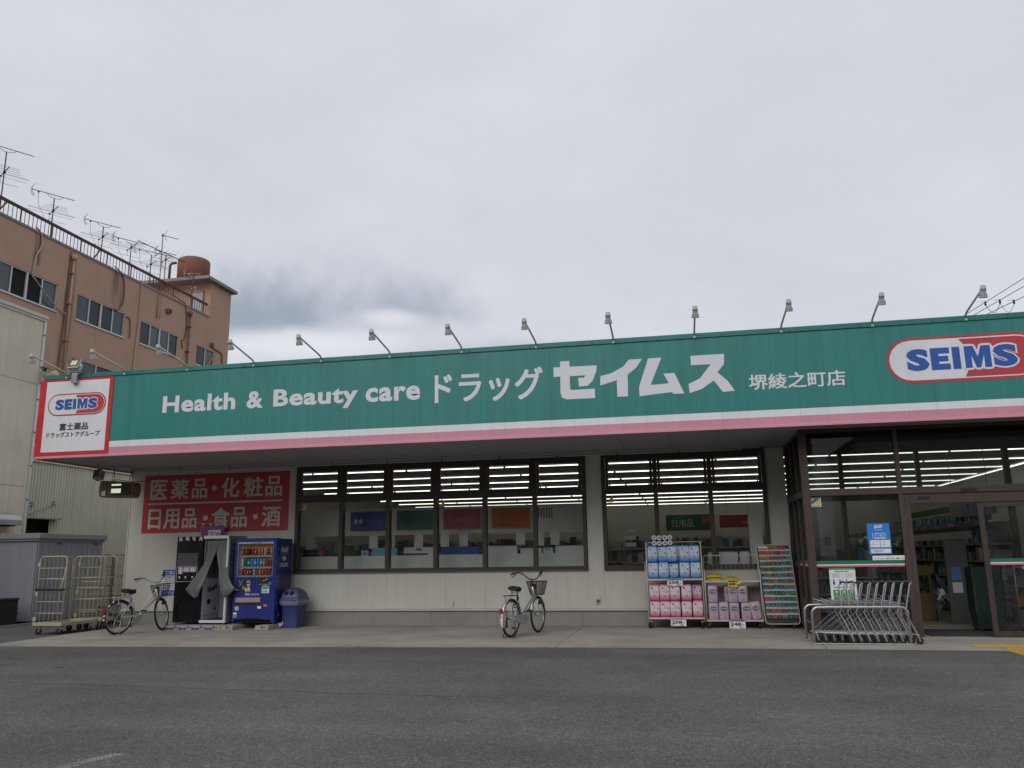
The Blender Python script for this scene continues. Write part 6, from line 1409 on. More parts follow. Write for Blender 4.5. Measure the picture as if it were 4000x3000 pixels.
# ================================================================== GOODS RACKS OUTSIDE
POSN = ('at the left end', 'second from the left', 'in the middle', 'second from the right', 'at the right end')
def goods_rack(label, x0, x1, yf, zt, shelves, dpt=.42, r=.011, wires=True, wheel=.055):
    t = thing('goods_rack', label, 'rack', ((x0+x1)/2, yf+dpt/2, 0))
    f = MB()
    f.tube([Vector((p[0], p[1], p[2])) for p in hoop(x0, x1, .13, zt, yf+dpt, .06)], r, 6)
    lean = 0
    for x in (x0, x1): f.tube([(x, yf, .13), (x, yf, zt-.0 if zt > 1.5 else 1.1)], r, 6)
    for x in (x0, x1):
        for z in (.17, zt*.62, (zt-.0 if zt > 1.5 else 1.1)): f.tube([(x, yf, z), (x, yf+dpt, z)], r*.7, 5)
    fo = f.build('frame', 'rack_cream', t)
    for z in shelves:
        m_ = MB(); m_.box(x0+.005, x1-.005, yf-.006, yf+dpt, z-.032, z); m_.build('shelf', 'rack_cream', t, bevel=.004)
    if wires:
        w = MB(); k = 12
        for i in range(1, k): w.tube([(x0+(x1-x0)*i/k, yf+dpt-.01, .2), (x0+(x1-x0)*i/k, yf+dpt-.01, zt-.01)], .0028, 4)
        z = .3
        while z < zt-.05: w.tube([(x0, yf+dpt-.008, z), (x1, yf+dpt-.008, z)], .0028, 4); z += .27
        w.build('wire_back', 'rack_cream', t)
    for x in (x0+.05, x1-.05):
        for y in (yf+.05, yf+dpt-.06):
            c = MB(); caster(c, x, y, 0, wheel, 1, 0, .135, rnd.uniform(3.6, 4.6)); c.build('caster', ['zinc', 'rubber'], t)
    return t
rA = goods_rack('tall cream wire rack of blue and pink toilet paper packs, leftmost of the racks', -.80, .275, 17.08, 1.665, (.21, .95), wheel=.062)
w = MB()
for z in (.35, .66, 1.05, 1.37): w.tube([(-.815, 17.06, z), (-.815, 17.46, z+.0)], .005, 4)
w.tube([(-.83, 17.06, .55), (-.83, 17.06, 1.28), (-.815, 17.1, 1.3)], .008, 5); w.build('side_bars', 'rack_cream', rA)
rB = goods_rack('lower cream wire rack of lilac packs and yellow bags, middle of the three racks', .315, 1.37, 17.10, 1.385, (.165, .905), wheel=.05)
# packs
def pack_mesh(nm, w, d, h, mats):
    m_ = MB(); hw, hd = w/2, d/2; rows = []
    for z, s_ in ((0, .93), (.02, 1.0), (h*.5, 1.02), (h-.02, 1.0), (h, .93)): rows.append([Vector(p) for p in rrect(0, 0, hw*s_, hd*s_, .03, z, 3)])
    m_.smooth = True; m_.grid(rows, True); n_ = len(rows[0]); m_.smooth = False
    m_.f += [list(range(n_)), list(range(4*n_, 5*n_))]; m_.mi += [0, 0]; m_.sm += [False, False]
    m_.box(-hw*.9, hw*.9, -.004, .004, h, h+.012)
    return m_.mesh(nm, mats)
def flower(cx, cz, r, y, k=5):
    m_ = MB()
    for i in range(k): a = 2*math.pi*i/k+.3; m_.xz(disc(cx+r*.55*math.cos(a), cz+r*.55*math.sin(a), r*.5, r*.5, 7), y-.0012-.0003*i, y)
    return m_
def scribble(m_, cx, cz, w, h, y, seed):
    q = random.Random(seed)
    for i in range(7): xx = cx+q.uniform(-w, w)/2; zz = cz+q.uniform(-h, h)/2; ln = q.uniform(.2, .45)*h; a = q.uniform(-.5, .5)+(math.pi/2 if i % 2 else 0); m_.bar((xx-ln/2*math.cos(a), y, zz-ln/2*math.sin(a)), (xx+ln/2*math.cos(a), y, zz+ln/2*math.sin(a)), .004, .001, (0, 1, 0))
PKW, PKD, PKH = .192, .20, .305
pmB, pmP = pack_mesh('wrapper', PKW, PKD, PKH, 'pack_blue'), pack_mesh('wrapper', PKW, PKD, PKH, 'pack_pink')
def prints(c1, c2):
    y = -PKD/2*1.02-.0018; A = flower(.035+.02, .175, .016, y).mesh('flower_print', c1); B = flower(-.045, .25, .020, y).mesh('flower_print', c2)
    m_ = MB(); scribble(m_, .0, .245, .10, .04, y-.0005, 4); scribble(m_, -.02, .19, .07, .05, y-.0005, 5); scribble(m_, 0, .085, .03, .06, y-.0005, 6); D = m_.mesh('text_print', 'ink' if False else 'sign_darkblue')
    return A, B, D
prB, prP = prints('print_blue', 'print_sky'), prints('print_red', 'print_red')
def pack(x, y, z, lab, blue, grp, rz=0):
    t = bpy.data.objects.new('toilet_paper_pack', pmB if blue else pmP); COL.objects.link(t); t.location = (x, y, z); t.rotation_euler = (0, 0, rz)
    props(t, lab, 'paper pack', grp)
    for me, nm in zip(prB if blue else prP, ('flower_print', 'flower_print', 'text_print')):
        o = bpy.data.objects.new(nm, me); COL.objects.link(o); o.parent = t
for row, z in (('upper', 1.272), ('lower', .955)):
    for k, x in enumerate((-.675, -.478, -.29, -.045, .148) if row == 'upper' else (-.672, -.470, -.275, -.063, .155)):
        dy = .09 if (row == 'upper' and k == 1) or (row == 'lower' and k == 2) else 0
        pack(x, 17.185+dy, z, 'blue and white toilet paper pack %s of the %s blue row' % (POSN[k], row), True, 'blue toilet paper packs', rnd.uniform(-.05, .05))
    if row == 'upper': pack(-.17, 17.30, z, 'blue toilet paper pack set back behind the middle of the upper blue row', True, 'blue toilet paper packs', .1)
for row, z in (('upper', .522), ('lower', .212)):
    for k, x in enumerate((-.672, -.475, -.272, -.05) if row == 'upper' else (-.672, -.475, -.275, -.058, .158)):
        pack(x, 17.185, z, 'pink and white toilet paper pack %s of the %s pink row' % ((POSN[k] if row == 'lower' else ('at the left end', 'second from the left', 'third from the left', 'at the right end')[k]), row), False, 'pink toilet paper packs', rnd.uniform(-.05, .05))
pack(.150, 17.37, .522, 'pink toilet paper pack pushed to the back at the right of the upper pink row', False, 'pink toilet paper packs', .05)
# loose roll packs on top
def rolls(x, z, lab):
    t = thing('roll_pack', lab, 'paper pack', (x, 17.2, z), 0, 'clear packs of white rolls on the rack')
    for dx in (-.05, .05):
        for dz in (.05, .15):
            m_ = MB(); j = rnd.uniform(-.008, .008); m_.lathe([(0, .044), (.03, .050), (.97, .050), (1, .044)], (x+dx, 17.11, z+dz+j), (x+dx, 17.22, z+dz+j), 14, False)
            for y in (17.11, 17.22):
                n0 = len(m_.v)
                for i in range(14): a = 2*math.pi*i/14; m_.v += [Vector((x+dx+.044*math.cos(a), y, z+dz+j+.044*math.sin(a))), Vector((x+dx+.019*math.cos(a), y, z+dz+j+.019*math.sin(a)))]
                for i in range(14): i2 = (i+1) % 14; m_.f.append([n0+2*i, n0+2*i2, n0+2*i2+1, n0+2*i+1]); m_.mi.append(0); m_.sm.append(False)
            o = m_.build('roll', 'tissue', t)
            c = MB(); c.lathe([(0, .019), (1, .019)], (x+dx, 17.111, z+dz+j), (x+dx, 17.219, z+dz+j), 10, True); c.build('core', 'card_core', o)
rolls(-.580, 1.595, 'pack of four white toilet rolls on the tall rack, left of the two'); rolls(-.368, 1.60, 'pack of four white toilet rolls on the tall rack, right of the two')
# lilac packs
LW, LH = .182, .315
lm = pack_mesh('wrapper', LW, .20, LH, 'lilac'); yv_ = -.2/2*1.02-.0015
m_ = MB(); m_.xz(disc(0, .205, .072, .045, 20), yv_-.001, yv_); ovm = m_.mesh('oval_print', 'oval_brown')
lett = None
def lilac(x, y, z, lab, rz=0, tilt=0):
    t = bpy.data.objects.new('lilac_pack', lm); COL.objects.link(t); t.location = (x, y, z); t.rotation_euler = (0, tilt, rz); props(t, lab, 'paper pack', 'lilac packs on the middle rack')
    WM[t.name] = Matrix.Translation((x, y, z))
    o = bpy.data.objects.new('oval_print', ovm); COL.objects.link(o); o.parent = t
    global lett, lett2, lett3
    if lett is None:
        e = tf('アロマの香り', 'paper', t, x-.062, z+.19, .124, .03, y+yv_-.001, bold=.014, depth=.001); lett = e.data
        q = flower(.012, .05, .015, yv_, 5); lett2 = q.mesh('flower_print', 'print_red')
        q = MB(); q.bar((0, yv_, .10), (0, yv_, .13), .004, .001, (0, 1, 0)); scribble(q, .02, .135, .12, .04, yv_, 9); lett3 = q.mesh('text_print', 'flag_purple')
    else: e = bpy.data.objects.new('lettering', lett); COL.objects.link(e); e.parent = t
    for me, nm in ((lett2, 'flower_print'), (lett3, 'text_print')): o = bpy.data.objects.new(nm, me); COL.objects.link(o); o.parent = t
for k, (x, dy) in enumerate(((.452, 0), (.645, 0), (.842, 0), (1.065, 0))): lilac(x, 17.21+dy, .168, 'lilac paper pack %s of the lower lilac row' % ('at the left end', 'second from the left', 'third from the left', 'fourth from the left')[k], rnd.uniform(-.05, .05))
lilac(1.265, 17.21, .176, 'lilac paper pack leaning over at the right end of the lower lilac row', 0, -.10)
for x, dy, l in ((.452, 0, 'alone at the left'), (.835, 0, 'in the middle'), (1.02, 0, 'at the right')): lilac(x, 17.21+dy, .49, 'lilac paper pack standing %s of the upper lilac row' % l, rnd.uniform(-.06, .06))
lilac(.770, 17.36, .49, 'lilac paper pack half hidden behind the middle one of the upper lilac row')
def bag(x, z, lab, rz):
    q = random.Random(int(x*100)); rows = []
    for i in range(9):
        u = i/8; row = []
        for j in range(7):
            v = j/6; h = .062*(math.sin(math.pi*min(1, max(0, u)))**.45)*(math.sin(math.pi*v)**.45)
            row.append((-.16+.32*u+q.uniform(-.005, .005), -.11+.22*v+q.uniform(-.005, .005), h+q.uniform(-.004, .004)))
        rows.append(row)
    b = MB(); b.smooth = True; b.grid(rows); b.grid([[(p[0], p[1], .0) for p in r_] for r_ in rows])
    t = thing('yellow_bag', lab, 'bag', (x, 17.24, z), rz, 'yellow bags on the middle rack'); b.build('bag_body', 'yellow', t, local=True)
    pr = MB(); pr.grid([[(-.09+.18*u/4, -.06+.10*v/3, .062+.004*math.sin(u*1.5)*math.sin(v)) for v in range(4)] for u in range(5)]); pr.build('dark_print', 'ink', t, local=True)
bag(.52, .910, 'flat yellow bag, lower one of the stacked pair on the middle rack', .05); bag(.505, .968, 'flat yellow bag with dark print on top of the stacked pair', -.08); bag(.82, .910, 'flat yellow bag beside the stacked pair, above the yellow price card', .1)
# price cards
def price_card(x0, x1, z0, z1, y, big, small, lab, c='paper', head='sign_darkblue', tilt=0):
    t = thing('price_card', lab, 'price card', ((x0+x1)/2, y, z0), 0, 'price cards on the racks'); W, H = x1-x0, z1-z0
    m_ = MB(); m_.box(x0, x1, y-.003, y, z0, z1); m_.build('card', c, t)
    m_ = MB(); m_.box(x0+.004, x1-.004, y-.005, y-.0035, z1-H*.17, z1-H*.03); m_.build('header_band', head, t)
    tf(big, 'ink', t, x0+W*.06, z0+H*.30, W*.68, H*.42, y-.0035, bold=.030, depth=.002)
    if small: tf(small, 'ink', t, x0+W*.58, z0+H*.06, W*.26, H*.16, y-.0035, bold=.02, depth=.002)
    tf('円', 'ink', t, x0+W*.80, z0+H*.32, W*.10, H*.16, y-.0035, bold=.02, depth=.002)
    for k in range(3): m_ = MB(); m_.box(x0+W*.06, x0+W*(.30-.05*k), y-.0045, y-.0035, z0+H*(.07+.06*k), z0+H*(.095+.06*k)); m_.build('print_line', 'louvre_dark', t)
price_card(-.41, -.11, .808, .945, 17.055, '258', '283', 'white 258 price card hanging below the blue packs')
price_card(-.38, -.085, .05, .198, 17.055, '258', '283', 'white 258 price card hanging below the pink packs at the foot of the rack', head='flag_purple')
price_card(.73, 1.03, -.0 if False else .005, .165, 17.07, '248', '272', 'white 248 price card hanging below the lilac packs', head='ink')
price_card(.75, .93, .775, .90, 17.075, '448', None, 'yellow price card hanging below the yellow bags', c='yellow', head='ink')
m_ = MB(); m_.add([(.93, 17.08, .90), (1.04, 17.05, .90), (1.00, 17.05, .86), (.93, 17.07, .82)], [(0, 1, 2, 3)]); props(m_.build('card_holder', 'yellow'), 'curled yellow corner of card beside the yellow price card', 'card')

# ---- seed packet stand
ss = thing('seed_stand', 'black leaning stand of colourful seed packets beside the entrance lobby', 'rack', (1.70, 17.2, 0))
def sp_(u, v, out=0):                                 # u across 0..1, v up 0..1 on the leaning board
    return Vector((1.415+.635*u-.070*v, 17.13+.17*v-out, .085+1.49*v))
fr = MB(); Q = []
for (u, v) in hoop(0, 1, 0, 1, 0, .06) and [(0, .04), (0, .96), (.03, .99), (.08, 1.0), (.92, 1.0), (.97, .99), (1, .96), (1, .04), (.97, .01), (.92, 0), (.08, 0), (.03, .01)]: Q.append(sp_(u, v))
fr.tube(Q, .010, 6, True); fr.build('frame', 'rack_cream', ss)
bd = MB(); bd.add([sp_(.02, .01, -.02), sp_(.98, .01, -.02), sp_(.98, .99, -.02), sp_(.02, .99, -.02), sp_(.02, .01, -.005), sp_(.98, .01, -.005), sp_(.98, .99, -.005), sp_(.02, .99, -.005)], [(0, 3, 2, 1), (4, 5, 6, 7), (0, 1, 5, 4), (1, 2, 6, 5), (2, 3, 7, 6), (3, 0, 4, 7)]); bd.build('back_board', 'black_plastic', ss)
for u in (.18, .82):
    c = MB(); p = sp_(u, 0); caster(c, p.x, p.y+.02, 0, .03, 1, 0, .085, 4); c.build('caster', ['zinc', 'rubber'], ss)
m_ = MB(); m_.tube([sp_(.15, .02), sp_(.15, 0)+Vector((0, .3, -.02)), sp_(.85, 0)+Vector((0, .3, -.02)), sp_(.85, .02)], .009, 5); m_.build('rear_foot', 'rack_cream', ss)
def quad(m_, u0, u1, v0, v1, o0, o1): m_.add([sp_(u0, v0, o0), sp_(u1, v0, o0), sp_(u1, v1, o1), sp_(u0, v1, o1)], [(0, 1, 2, 3)])
for (a, b, c_) in ((.05, .34, 'paper_warm'), (.37, .64, 'yellow'), (.67, .86, 'sign_rose')):
    m_ = MB(); quad(m_, a, b, .955, .985, .004, .006); m_.build('header_card', c_, ss)
tf('野菜の種', 'strip_green', ss, 1.345+.635*.39, 1.512, .15, .04, 17.28, bold=.02, depth=.002); tf('タネ', 'red_print', ss, 1.345+.635*.69, 1.505, .11, .05, 17.28, bold=.02, depth=.002)
PH = {'green': (.09, .24, .11), 'dark green': (.05, .12, .07), 'brown': (.30, .13, .06), 'orange': (.40, .18, .07), 'red': (.45, .06, .05), 'purple': (.14, .07, .20)}
HD = {'sky blue': (.06, .30, .55), 'pink': (.55, .10, .20), 'orange': (.55, .18, .05), 'green': (.02, .20, .08)}
for k, v in PH.items(): mat('photo_'+k, v, .35, .45, 70)
for k, v in HD.items(): mat('head_'+k, v, .4, .05)
ROWN = ['top', 'second', 'third', 'fourth', 'fifth', 'sixth', 'seventh', 'eighth', 'ninth', 'tenth', 'eleventh', 'bottom']
COLN = ['leftmost', 'second from left', 'third from left', 'third from right', 'second from right', 'rightmost']
seen = {}
rs = random.Random(21)
vt = [.955, .885] + [.820-.0745*i for i in range(10)]
for rI in range(12):
    for cI in range(6):
        if rI < 2:
            hd = 'sky blue' if cI == 5 else rs.choice(['orange', 'pink', 'green'] if rI else ['orange', 'pink']); ph = 'green' if cI == 5 else ('purple' if cI in (3, 4) and rI else rs.choice(['brown', 'orange', 'brown', 'purple']))
        elif rI < 8: hd = rs.choice(['sky blue', 'sky blue', 'green', 'green', 'pink', 'orange'] if cI < 3 else ['sky blue', 'sky blue', 'green', 'pink', 'sky blue']); ph = rs.choice(['green', 'dark green', 'dark green'])
        else: hd = rs.choice(['pink', 'sky blue', 'sky blue', 'green']); ph = rs.choice(['red', 'brown', 'dark green', 'dark green'] if cI < 3 else ['dark green', 'green', 'dark green'])
        u0 = .045+.155*cI; v1 = vt[rI]+rs.uniform(-.003, .003); hgt = .085; key = (hd, ph)
        m_ = MB(); o0, o1 = .014, .040
        def q2(a, b, c, e, mi, ex=0.0):
            m_.m = mi; w_ = u0+.006; W2 = .145
            f_ = lambda v: o0+(o1-o0)*v
            m_.add([sp_(w_+W2*a, v1-hgt+hgt*c, f_(c)+ex), sp_(w_+W2*b, v1-hgt+hgt*c, f_(c)+ex), sp_(w_+W2*b, v1-hgt+hgt*e, f_(e)+ex), sp_(w_+W2*a, v1-hgt+hgt*e, f_(e)+ex)], [(0, 1, 2, 3)])
        q2(0, 1, 0, .60, 1); q2(0, 1, .60, .80, 2); q2(0, 1, .80, 1, 0)
        q2(0, 1, 0, 1, 3, -.008)
        m_.m = 3; b0 = [sp_(u0+.006+.145*a, v1-hgt+hgt*c, o0+(o1-o0)*c+e) for a, c in ((0, 0), (1, 0), (1, 1), (0, 1)) for e in (0, -.008)]
        m_.add(b0, [(0, 1, 3, 2), (2, 3, 5, 4), (4, 5, 7, 6), (6, 7, 1, 0)])
        m_.m = 4
        for a in (.12, .36, .60): q2(a, a+.18, .67, .75, 4, .0012)
        q = rs.uniform(.2, .6); q2(q, q+.3, .12, .45, 5, .0012)
        m_.build('seed_packet', ['head_'+hd, 'photo_'+ph, 'paper', 'paper', 'red_print' if rs.random() < .5 else 'ink', 'photo_'+rs.choice(['green', 'orange', 'red', 'brown'])], label='%s-headed seed packet with %s photo, %s row, %s' % (hd, ph, ROWN[rI], COLN[cI]), cat='seed packet', group='seed packets on the stand')
for i in range(12):
    m_ = MB(); v = vt[i]-.085; m_.tube([sp_(.03, v+.012, .030), sp_(.97, v+.012, .030)], .0016, 4); m_.tube([sp_(.03, v+.0, .022), sp_(.97, v, .022)], .0016, 4); m_.build('wire_pocket', 'black_plastic', ss)

# ================================================================== TROLLEY BAY
def bay_rail(label, x0, x1, y):
    t = thing('bay_rail', label, 'rail', ((x0+x1)/2, y, 0), 0, 'steel hoop rails of the trolley bay')
    m_ = MB(); m_.tube([Vector(p) for p in hoop(x0, x1, .02, .565, y, .10, 6)], .021, 10); m_.build('hoop', 'steel', t)
    m_ = MB(); m_.box(x0-.02, x1+.05, y-.035, y+.035, 0, .022); m_.build('base_bar', 'steel', t, bevel=.004)
    return t
bay_rail('stainless hoop rail along the front of the trolley row', 1.89, 3.31, 14.27); bay_rail('stainless hoop rail along the back of the trolley row', 1.865, 3.36, 14.93)
m_ = MB(); m_.tube([(1.88, 14.30, .33), (1.87, 14.90, .33)], .010, 6); props(m_.build('bay_crossbar', 'steel'), 'thin steel crossbar joining the two hoop rails at the left end', 'rail')
def cart(loc, label):
    """shopping trolley frame for hand baskets; origin under the rear castor, front towards -X"""
    t = thing('shopping_trolley', label, 'trolley', loc, 0, 'nested shopping trolleys in the bay')
    yA, yB = -.225, .225
    for s, y in ((1, yA), (-1, yB)):
        f = MB(); f.tube([(-.0, y, .93), (-.03, y, .90), (-.125, y, .50), (-.13, y, .455), (-.10, y, .40), (.0, y, .17), (.01, y, .135)], .0115, 8)
        f.tube([(-.012, y*1.0, .915), (.0, y, .93)], .0115, 6)
        f.build('side_tube', 'cart_grey', t, local=True)
    h = MB(); h.tube([(-.012, yA, .92), (.006, yA+.02, .938), (.006, yB-.02, .938), (-.012, yB, .92)], .016, 8); h.build('handle', 'louvre_dark', t, local=True)
    l = MB(); n = 14
    fr_ = 0.185
    l.tube([(.0, yA, .145), (-.40, fr_*-.9, .165), (-.55, -fr_*.62, .17), (-.57, 0, .172), (-.55, fr_*.62, .17), (-.40, fr_*.9, .165), (.0, yB, .145)], .011, 6)
    for k in range(5): q = -.12-.09*k; w = .215-.016*k; l.tube([(q, -w, .155-q*.03), (q, w, .155-q*.03)], .004, 4)
    for k in (-2, -1, 0, 1, 2): l.tube([(-.02, .07*k, .15), (-.55, .045*k, .172)], .0035, 4)
    l.build('lower_frame', 'cart_grey', t, local=True)
    u = MB(); u.tube([(-.10, yA+.01, .60), (-.40, yA+.035, .655), (-.485, yA+.06, .675), (-.49, 0, .68), (-.485, yB-.06, .675), (-.40, yB-.035, .655), (-.10, yB-.01, .60)], .0065, 6)
    u.tube([(-.11, yA+.01, .555), (-.40, yA+.04, .605), (-.47, yA+.07, .62), (-.47, yB-.07, .62), (-.40, yB-.04, .605), (-.11, yB-.01, .555)], .0055, 5)
    for k in range(5): q = -.15-.075*k; u.tube([(q, yA+.02-.0*k, .605-q*.14), (q, yA+.03, .55-q*.14), (q, yB-.03, .55-q*.14), (q, yB-.02, .605-q*.14)], .0035, 4)
    u.tube([(-.485, yA+.06, .675), (-.505, yA+.06, .70), (-.505, yA+.12, .70), (-.485, yA+.12, .675)], .005, 4)
    u.build('basket_holder', 'cart_grey', t, local=True)
    b = MB()
    for y in (yA+.01, yB-.01): b.tube([(-.11, y, .50), (-.30, y*.9, .36), (-.53, y*.6, .175)], .0032, 4); b.tube([(-.34, y*.9, .62), (-.20, y, .38), (-.05, y, .24)], .0032, 4)
    b.tube([(-.05, yA, .72), (-.05, yB, .72)], .006, 5); b.tube([(-.055, yA+.08, .72), (-.075, yA+.08, .67), (-.06, yA+.08, .64), (-.04, yA+.08, .655)], .004, 4); b.tube([(-.055, yA+.2, .72), (-.075, yA+.2, .67), (-.06, yA+.2, .64), (-.04, yA+.2, .655)], .004, 4)
    b.build('bracing', 'cart_grey', t, local=True)
    for x, y, tr in ((.01, yA, .1), (.01, yB, .1), (-.50, -.12, .15), (-.50, .12, .2)):
        c = MB(); caster(c, x, y, 0, .054, 1, 0, .150 if x > -.1 else .165, tr); c.m = 1; wx, wy = x+.024*math.cos(tr), y+.024*math.sin(tr)
        o = c.build('caster', ['zinc', 'rubber'], t, local=True)
        g = MB(); g.cyl((wx+.018*math.sin(tr), wy-.018*math.cos(tr), .054), (wx-.018*math.sin(tr), wy+.018*math.cos(tr), .054), .016, 10); g.build('wheel_core', 'grey_wheel', o, local=True)
    return t
CN = ['frontmost, at the left end', 'second from the left', 'third from the left', 'fourth from the left', 'middle one', 'fourth from the right', 'third from the right', 'second from the right', 'rearmost, sticking out at the right end']
c0 = cart((2.46, 14.60, 0), 'grey wire shopping trolley in the nested row, '+CN[0])
for k in range(1, 9): copy_thing(c0, (2.46+.121*k, 14.60+rnd.uniform(-.012, .012), 0), rnd.uniform(-.012, .012), 'grey wire shopping trolley in the nested row, '+CN[k])

# ================================================================== POSTERS ON THE LOBBY GLASS
yp = YV-.004
yg = YV+.049
al = thing('security_plate', 'square blue and yellow security company plate on the lobby corner post', 'plate', (2.27, YV, 2.2))
m_ = MB(); m_.box(2.19, 2.355, YV+.036, YV+.044, 2.20, 2.355); m_.build('plate', 'paper', al)
m_ = MB(); m_.xz([(2.197, 2.245), (2.197, 2.348), (2.348, 2.348)], YV+.033, YV+.0355); m_.build('blue_half', 'sign_darkblue' if False else 'strap_blue', al)
m_ = MB(); m_.xz([(2.199, 2.2445), (2.348, 2.346), (2.348, 2.2445)], YV+.0325, YV+.0352); m_.build('yellow_half', 'yellow', al)
tf('ALSOK', 'strap_blue', al, 2.203, 2.208, .142, .028, YV+.0358, bold=.04, depth=.003)
for k in range(3): m_ = MB(); m_.box(2.205, 2.245-.006*k, YV+.030, YV+.0325, 2.334-.012*k, 2.339-.012*k); m_.build('print_line', 'paper', al)
gp = thing('coupon_poster', 'bright blue travel coupon poster taped on the lobby glass', 'poster', (3.26, yg, 1.37))
yq = YV+.046
m_ = MB(); m_.box(3.07, 3.435, yq-.003, yq, 1.372, 1.892); m_.build('sheet', 'poster_blue', gp)
def gbox(nm, c, x0, x1, z0, z1, par, y=None): y = yq-.0032 if y is None else y; m_ = MB(); m_.box(x0, x1, y-.0012, y, z0, z1); return m_.build(nm, c, par)
m_ = MB(); m_.xz([(3.19, 1.812), (3.195, 1.868), (3.25, 1.862), (3.312, 1.87), (3.318, 1.825), (3.27, 1.818), (3.21, 1.818), (3.20, 1.80)], yq-.0045, yq-.0032); m_.build('flag_shape', 'paper', gp)
tf('GoTo', 'poster_blue', gp, 3.202, 1.828, .10, .032, yq-.0045, bold=.035, depth=.0012); tf('トラベル', 'paper', gp, 3.20, 1.768, .11, .027, yq-.0032, bold=.02, depth=.0015)
tf('地域共通', 'paper', gp, 3.175, 1.71, .165, .026, yq-.0032, bold=.015, depth=.0015); tf('クーポン', 'paper', gp, 3.175, 1.672, .165, .030, yq-.0032, bold=.02, depth=.0015); tf('取扱店舗', 'paper', gp, 3.175, 1.628, .165, .036, yq-.0032, bold=.02, depth=.0015)
for a in (3.152, 3.358): gbox('rule', 'paper', a-.003, a+.003, 1.628, 1.735, gp)
for a, b, s_ in ((3.10, 3.255, ('紙クーポン', '電子クーポン')), (3.265, 3.42, ('大阪', '奈良'))):
    o = gbox('white_box', 'paper', a, b, 1.49, 1.608, gp)
    for k, q in enumerate(s_): tf(q, 'ink', o, a+.03, 1.56-.035*k, .09 if a < 3.2 else .05, .018, yq-.0045, depth=.001)
o = gbox('white_box', 'paper', 3.10, 3.42, 1.392, 1.462, gp)
for k in range(3): gbox('print_line', 'ink', 3.115+.02*k, 3.33-.03*k, 1.438-.014*k, 1.443-.014*k, o, yq-.0045)
np_ = thing('notice_strip', 'long white paper notice below the blue poster on the lobby glass', 'notice', (3.38, yg, 1.27))
m_ = MB(); m_.box(3.11, 3.655, YV+.030, YV+.032, 1.272, 1.348); m_.build('sheet', 'paper', np_)
tf('お客さまへ', 'ink', np_, 3.34, 1.325, .08, .014, YV+.0298, depth=.001); tf('ペットとのご一緒の入店はご遠慮下さい。', 'ink', np_, 3.14, 1.285, .485, .028, YV+.0298, bold=.012, depth=.001)
cp = thing('hygiene_poster', 'white and green infection control poster on the lobby glass behind the trolleys', 'poster', (2.59, yg, .55))
yq = YV+.044
m_ = MB(); m_.box(2.385, 2.81, yq-.003, yq, .52, 1.152); m_.build('sheet', 'paper', cp)
gbox('green_header', 'poster_green', 2.385, 2.81, 1.118, 1.152, cp)
tf('感染症対策のお願い', 'ink', cp, 2.475, 1.078, .24, .027, yq-.0032, bold=.015, depth=.001)
for a in (2.405, 2.605):
    fr = MB(); b, c, e = a+.185, .845, 1.062
    fr.box(a, b, yq-.0045, yq-.0032, e-.003, e); fr.box(a, b, yq-.0045, yq-.0032, c, c+.003); fr.box(a, a+.003, yq-.0045, yq-.0032, c+.003, e-.003); fr.box(b-.003, b, yq-.0045, yq-.0032, c+.003, e-.003); o = fr.build('panel_frame', 'poster_green', cp)
    for k, s_ in enumerate((('お店の方は', '間隔をあけて', 'お待ちください') if a < 2.5 else ('できるだけ', '少人数で', 'ご来店ください'))): tf(s_, 'red_print' if k else 'ink', cp, a+.03, 1.03-.024*k, .125, .018, yq-.0032, bold=.01, depth=.001)
    for px_ in ((a+.045, a+.145) if a < 2.5 else (a+.05,)):
        m_ = MB(); m_.xz(disc(px_, .945, .012, .014, 10), yq-.0045, yq-.0032); m_.xz([(px_-.016, .87), (px_+.016, .87), (px_+.016, .915), (px_+.01, .928), (px_-.01, .928), (px_-.016, .915)], yq-.0045, yq-.0032); m_.build('figure_icon', 'sign_darkblue', cp)
m_ = MB(); m_.torus((2.74, yq-.004, .90), (0, 1, 0), .035, .006, 18, 4); m_.build('ring_icon', 'red_print', cp)
tf('感染症対策への取り組み', 'ink', cp, 2.44, .812, .31, .022, yq-.0032, bold=.01, depth=.001)
for i in range(3):
    for j in range(2): o = gbox('green_tile', 'poster_green', 2.425+.12*i, 2.535+.12*i, .675-.115*j, .785-.115*j, cp); gbox('tile_icon', 'paper', 2.46+.12*i, 2.50+.12*i, .735-.115*j, .765-.115*j, o, yq-.0045)
gt = thing('window_lettering', 'green outlined shop name curving behind the blue poster on the lobby glass', 'lettering', (3.25, YV+.05, 1.55))
for ch, x, z, a in (('ド', 2.955, 1.535, .55), ('ラ', 3.03, 1.585, .38), ('ス', 3.465, 1.535, -.5)):
    u, v = Vector((math.cos(a), 0, math.sin(a))), Vector((-math.sin(a), 0, math.cos(a)))
    text(ch, 'poster_green', gt, (x, YV+.0485, z), u, v, .075, .085, bold=.03, depth=.001); text(ch, 'ink', gt, (x+.006, YV+.0468, z+.006), u, v, .064, .073, bold=.0, depth=.001)

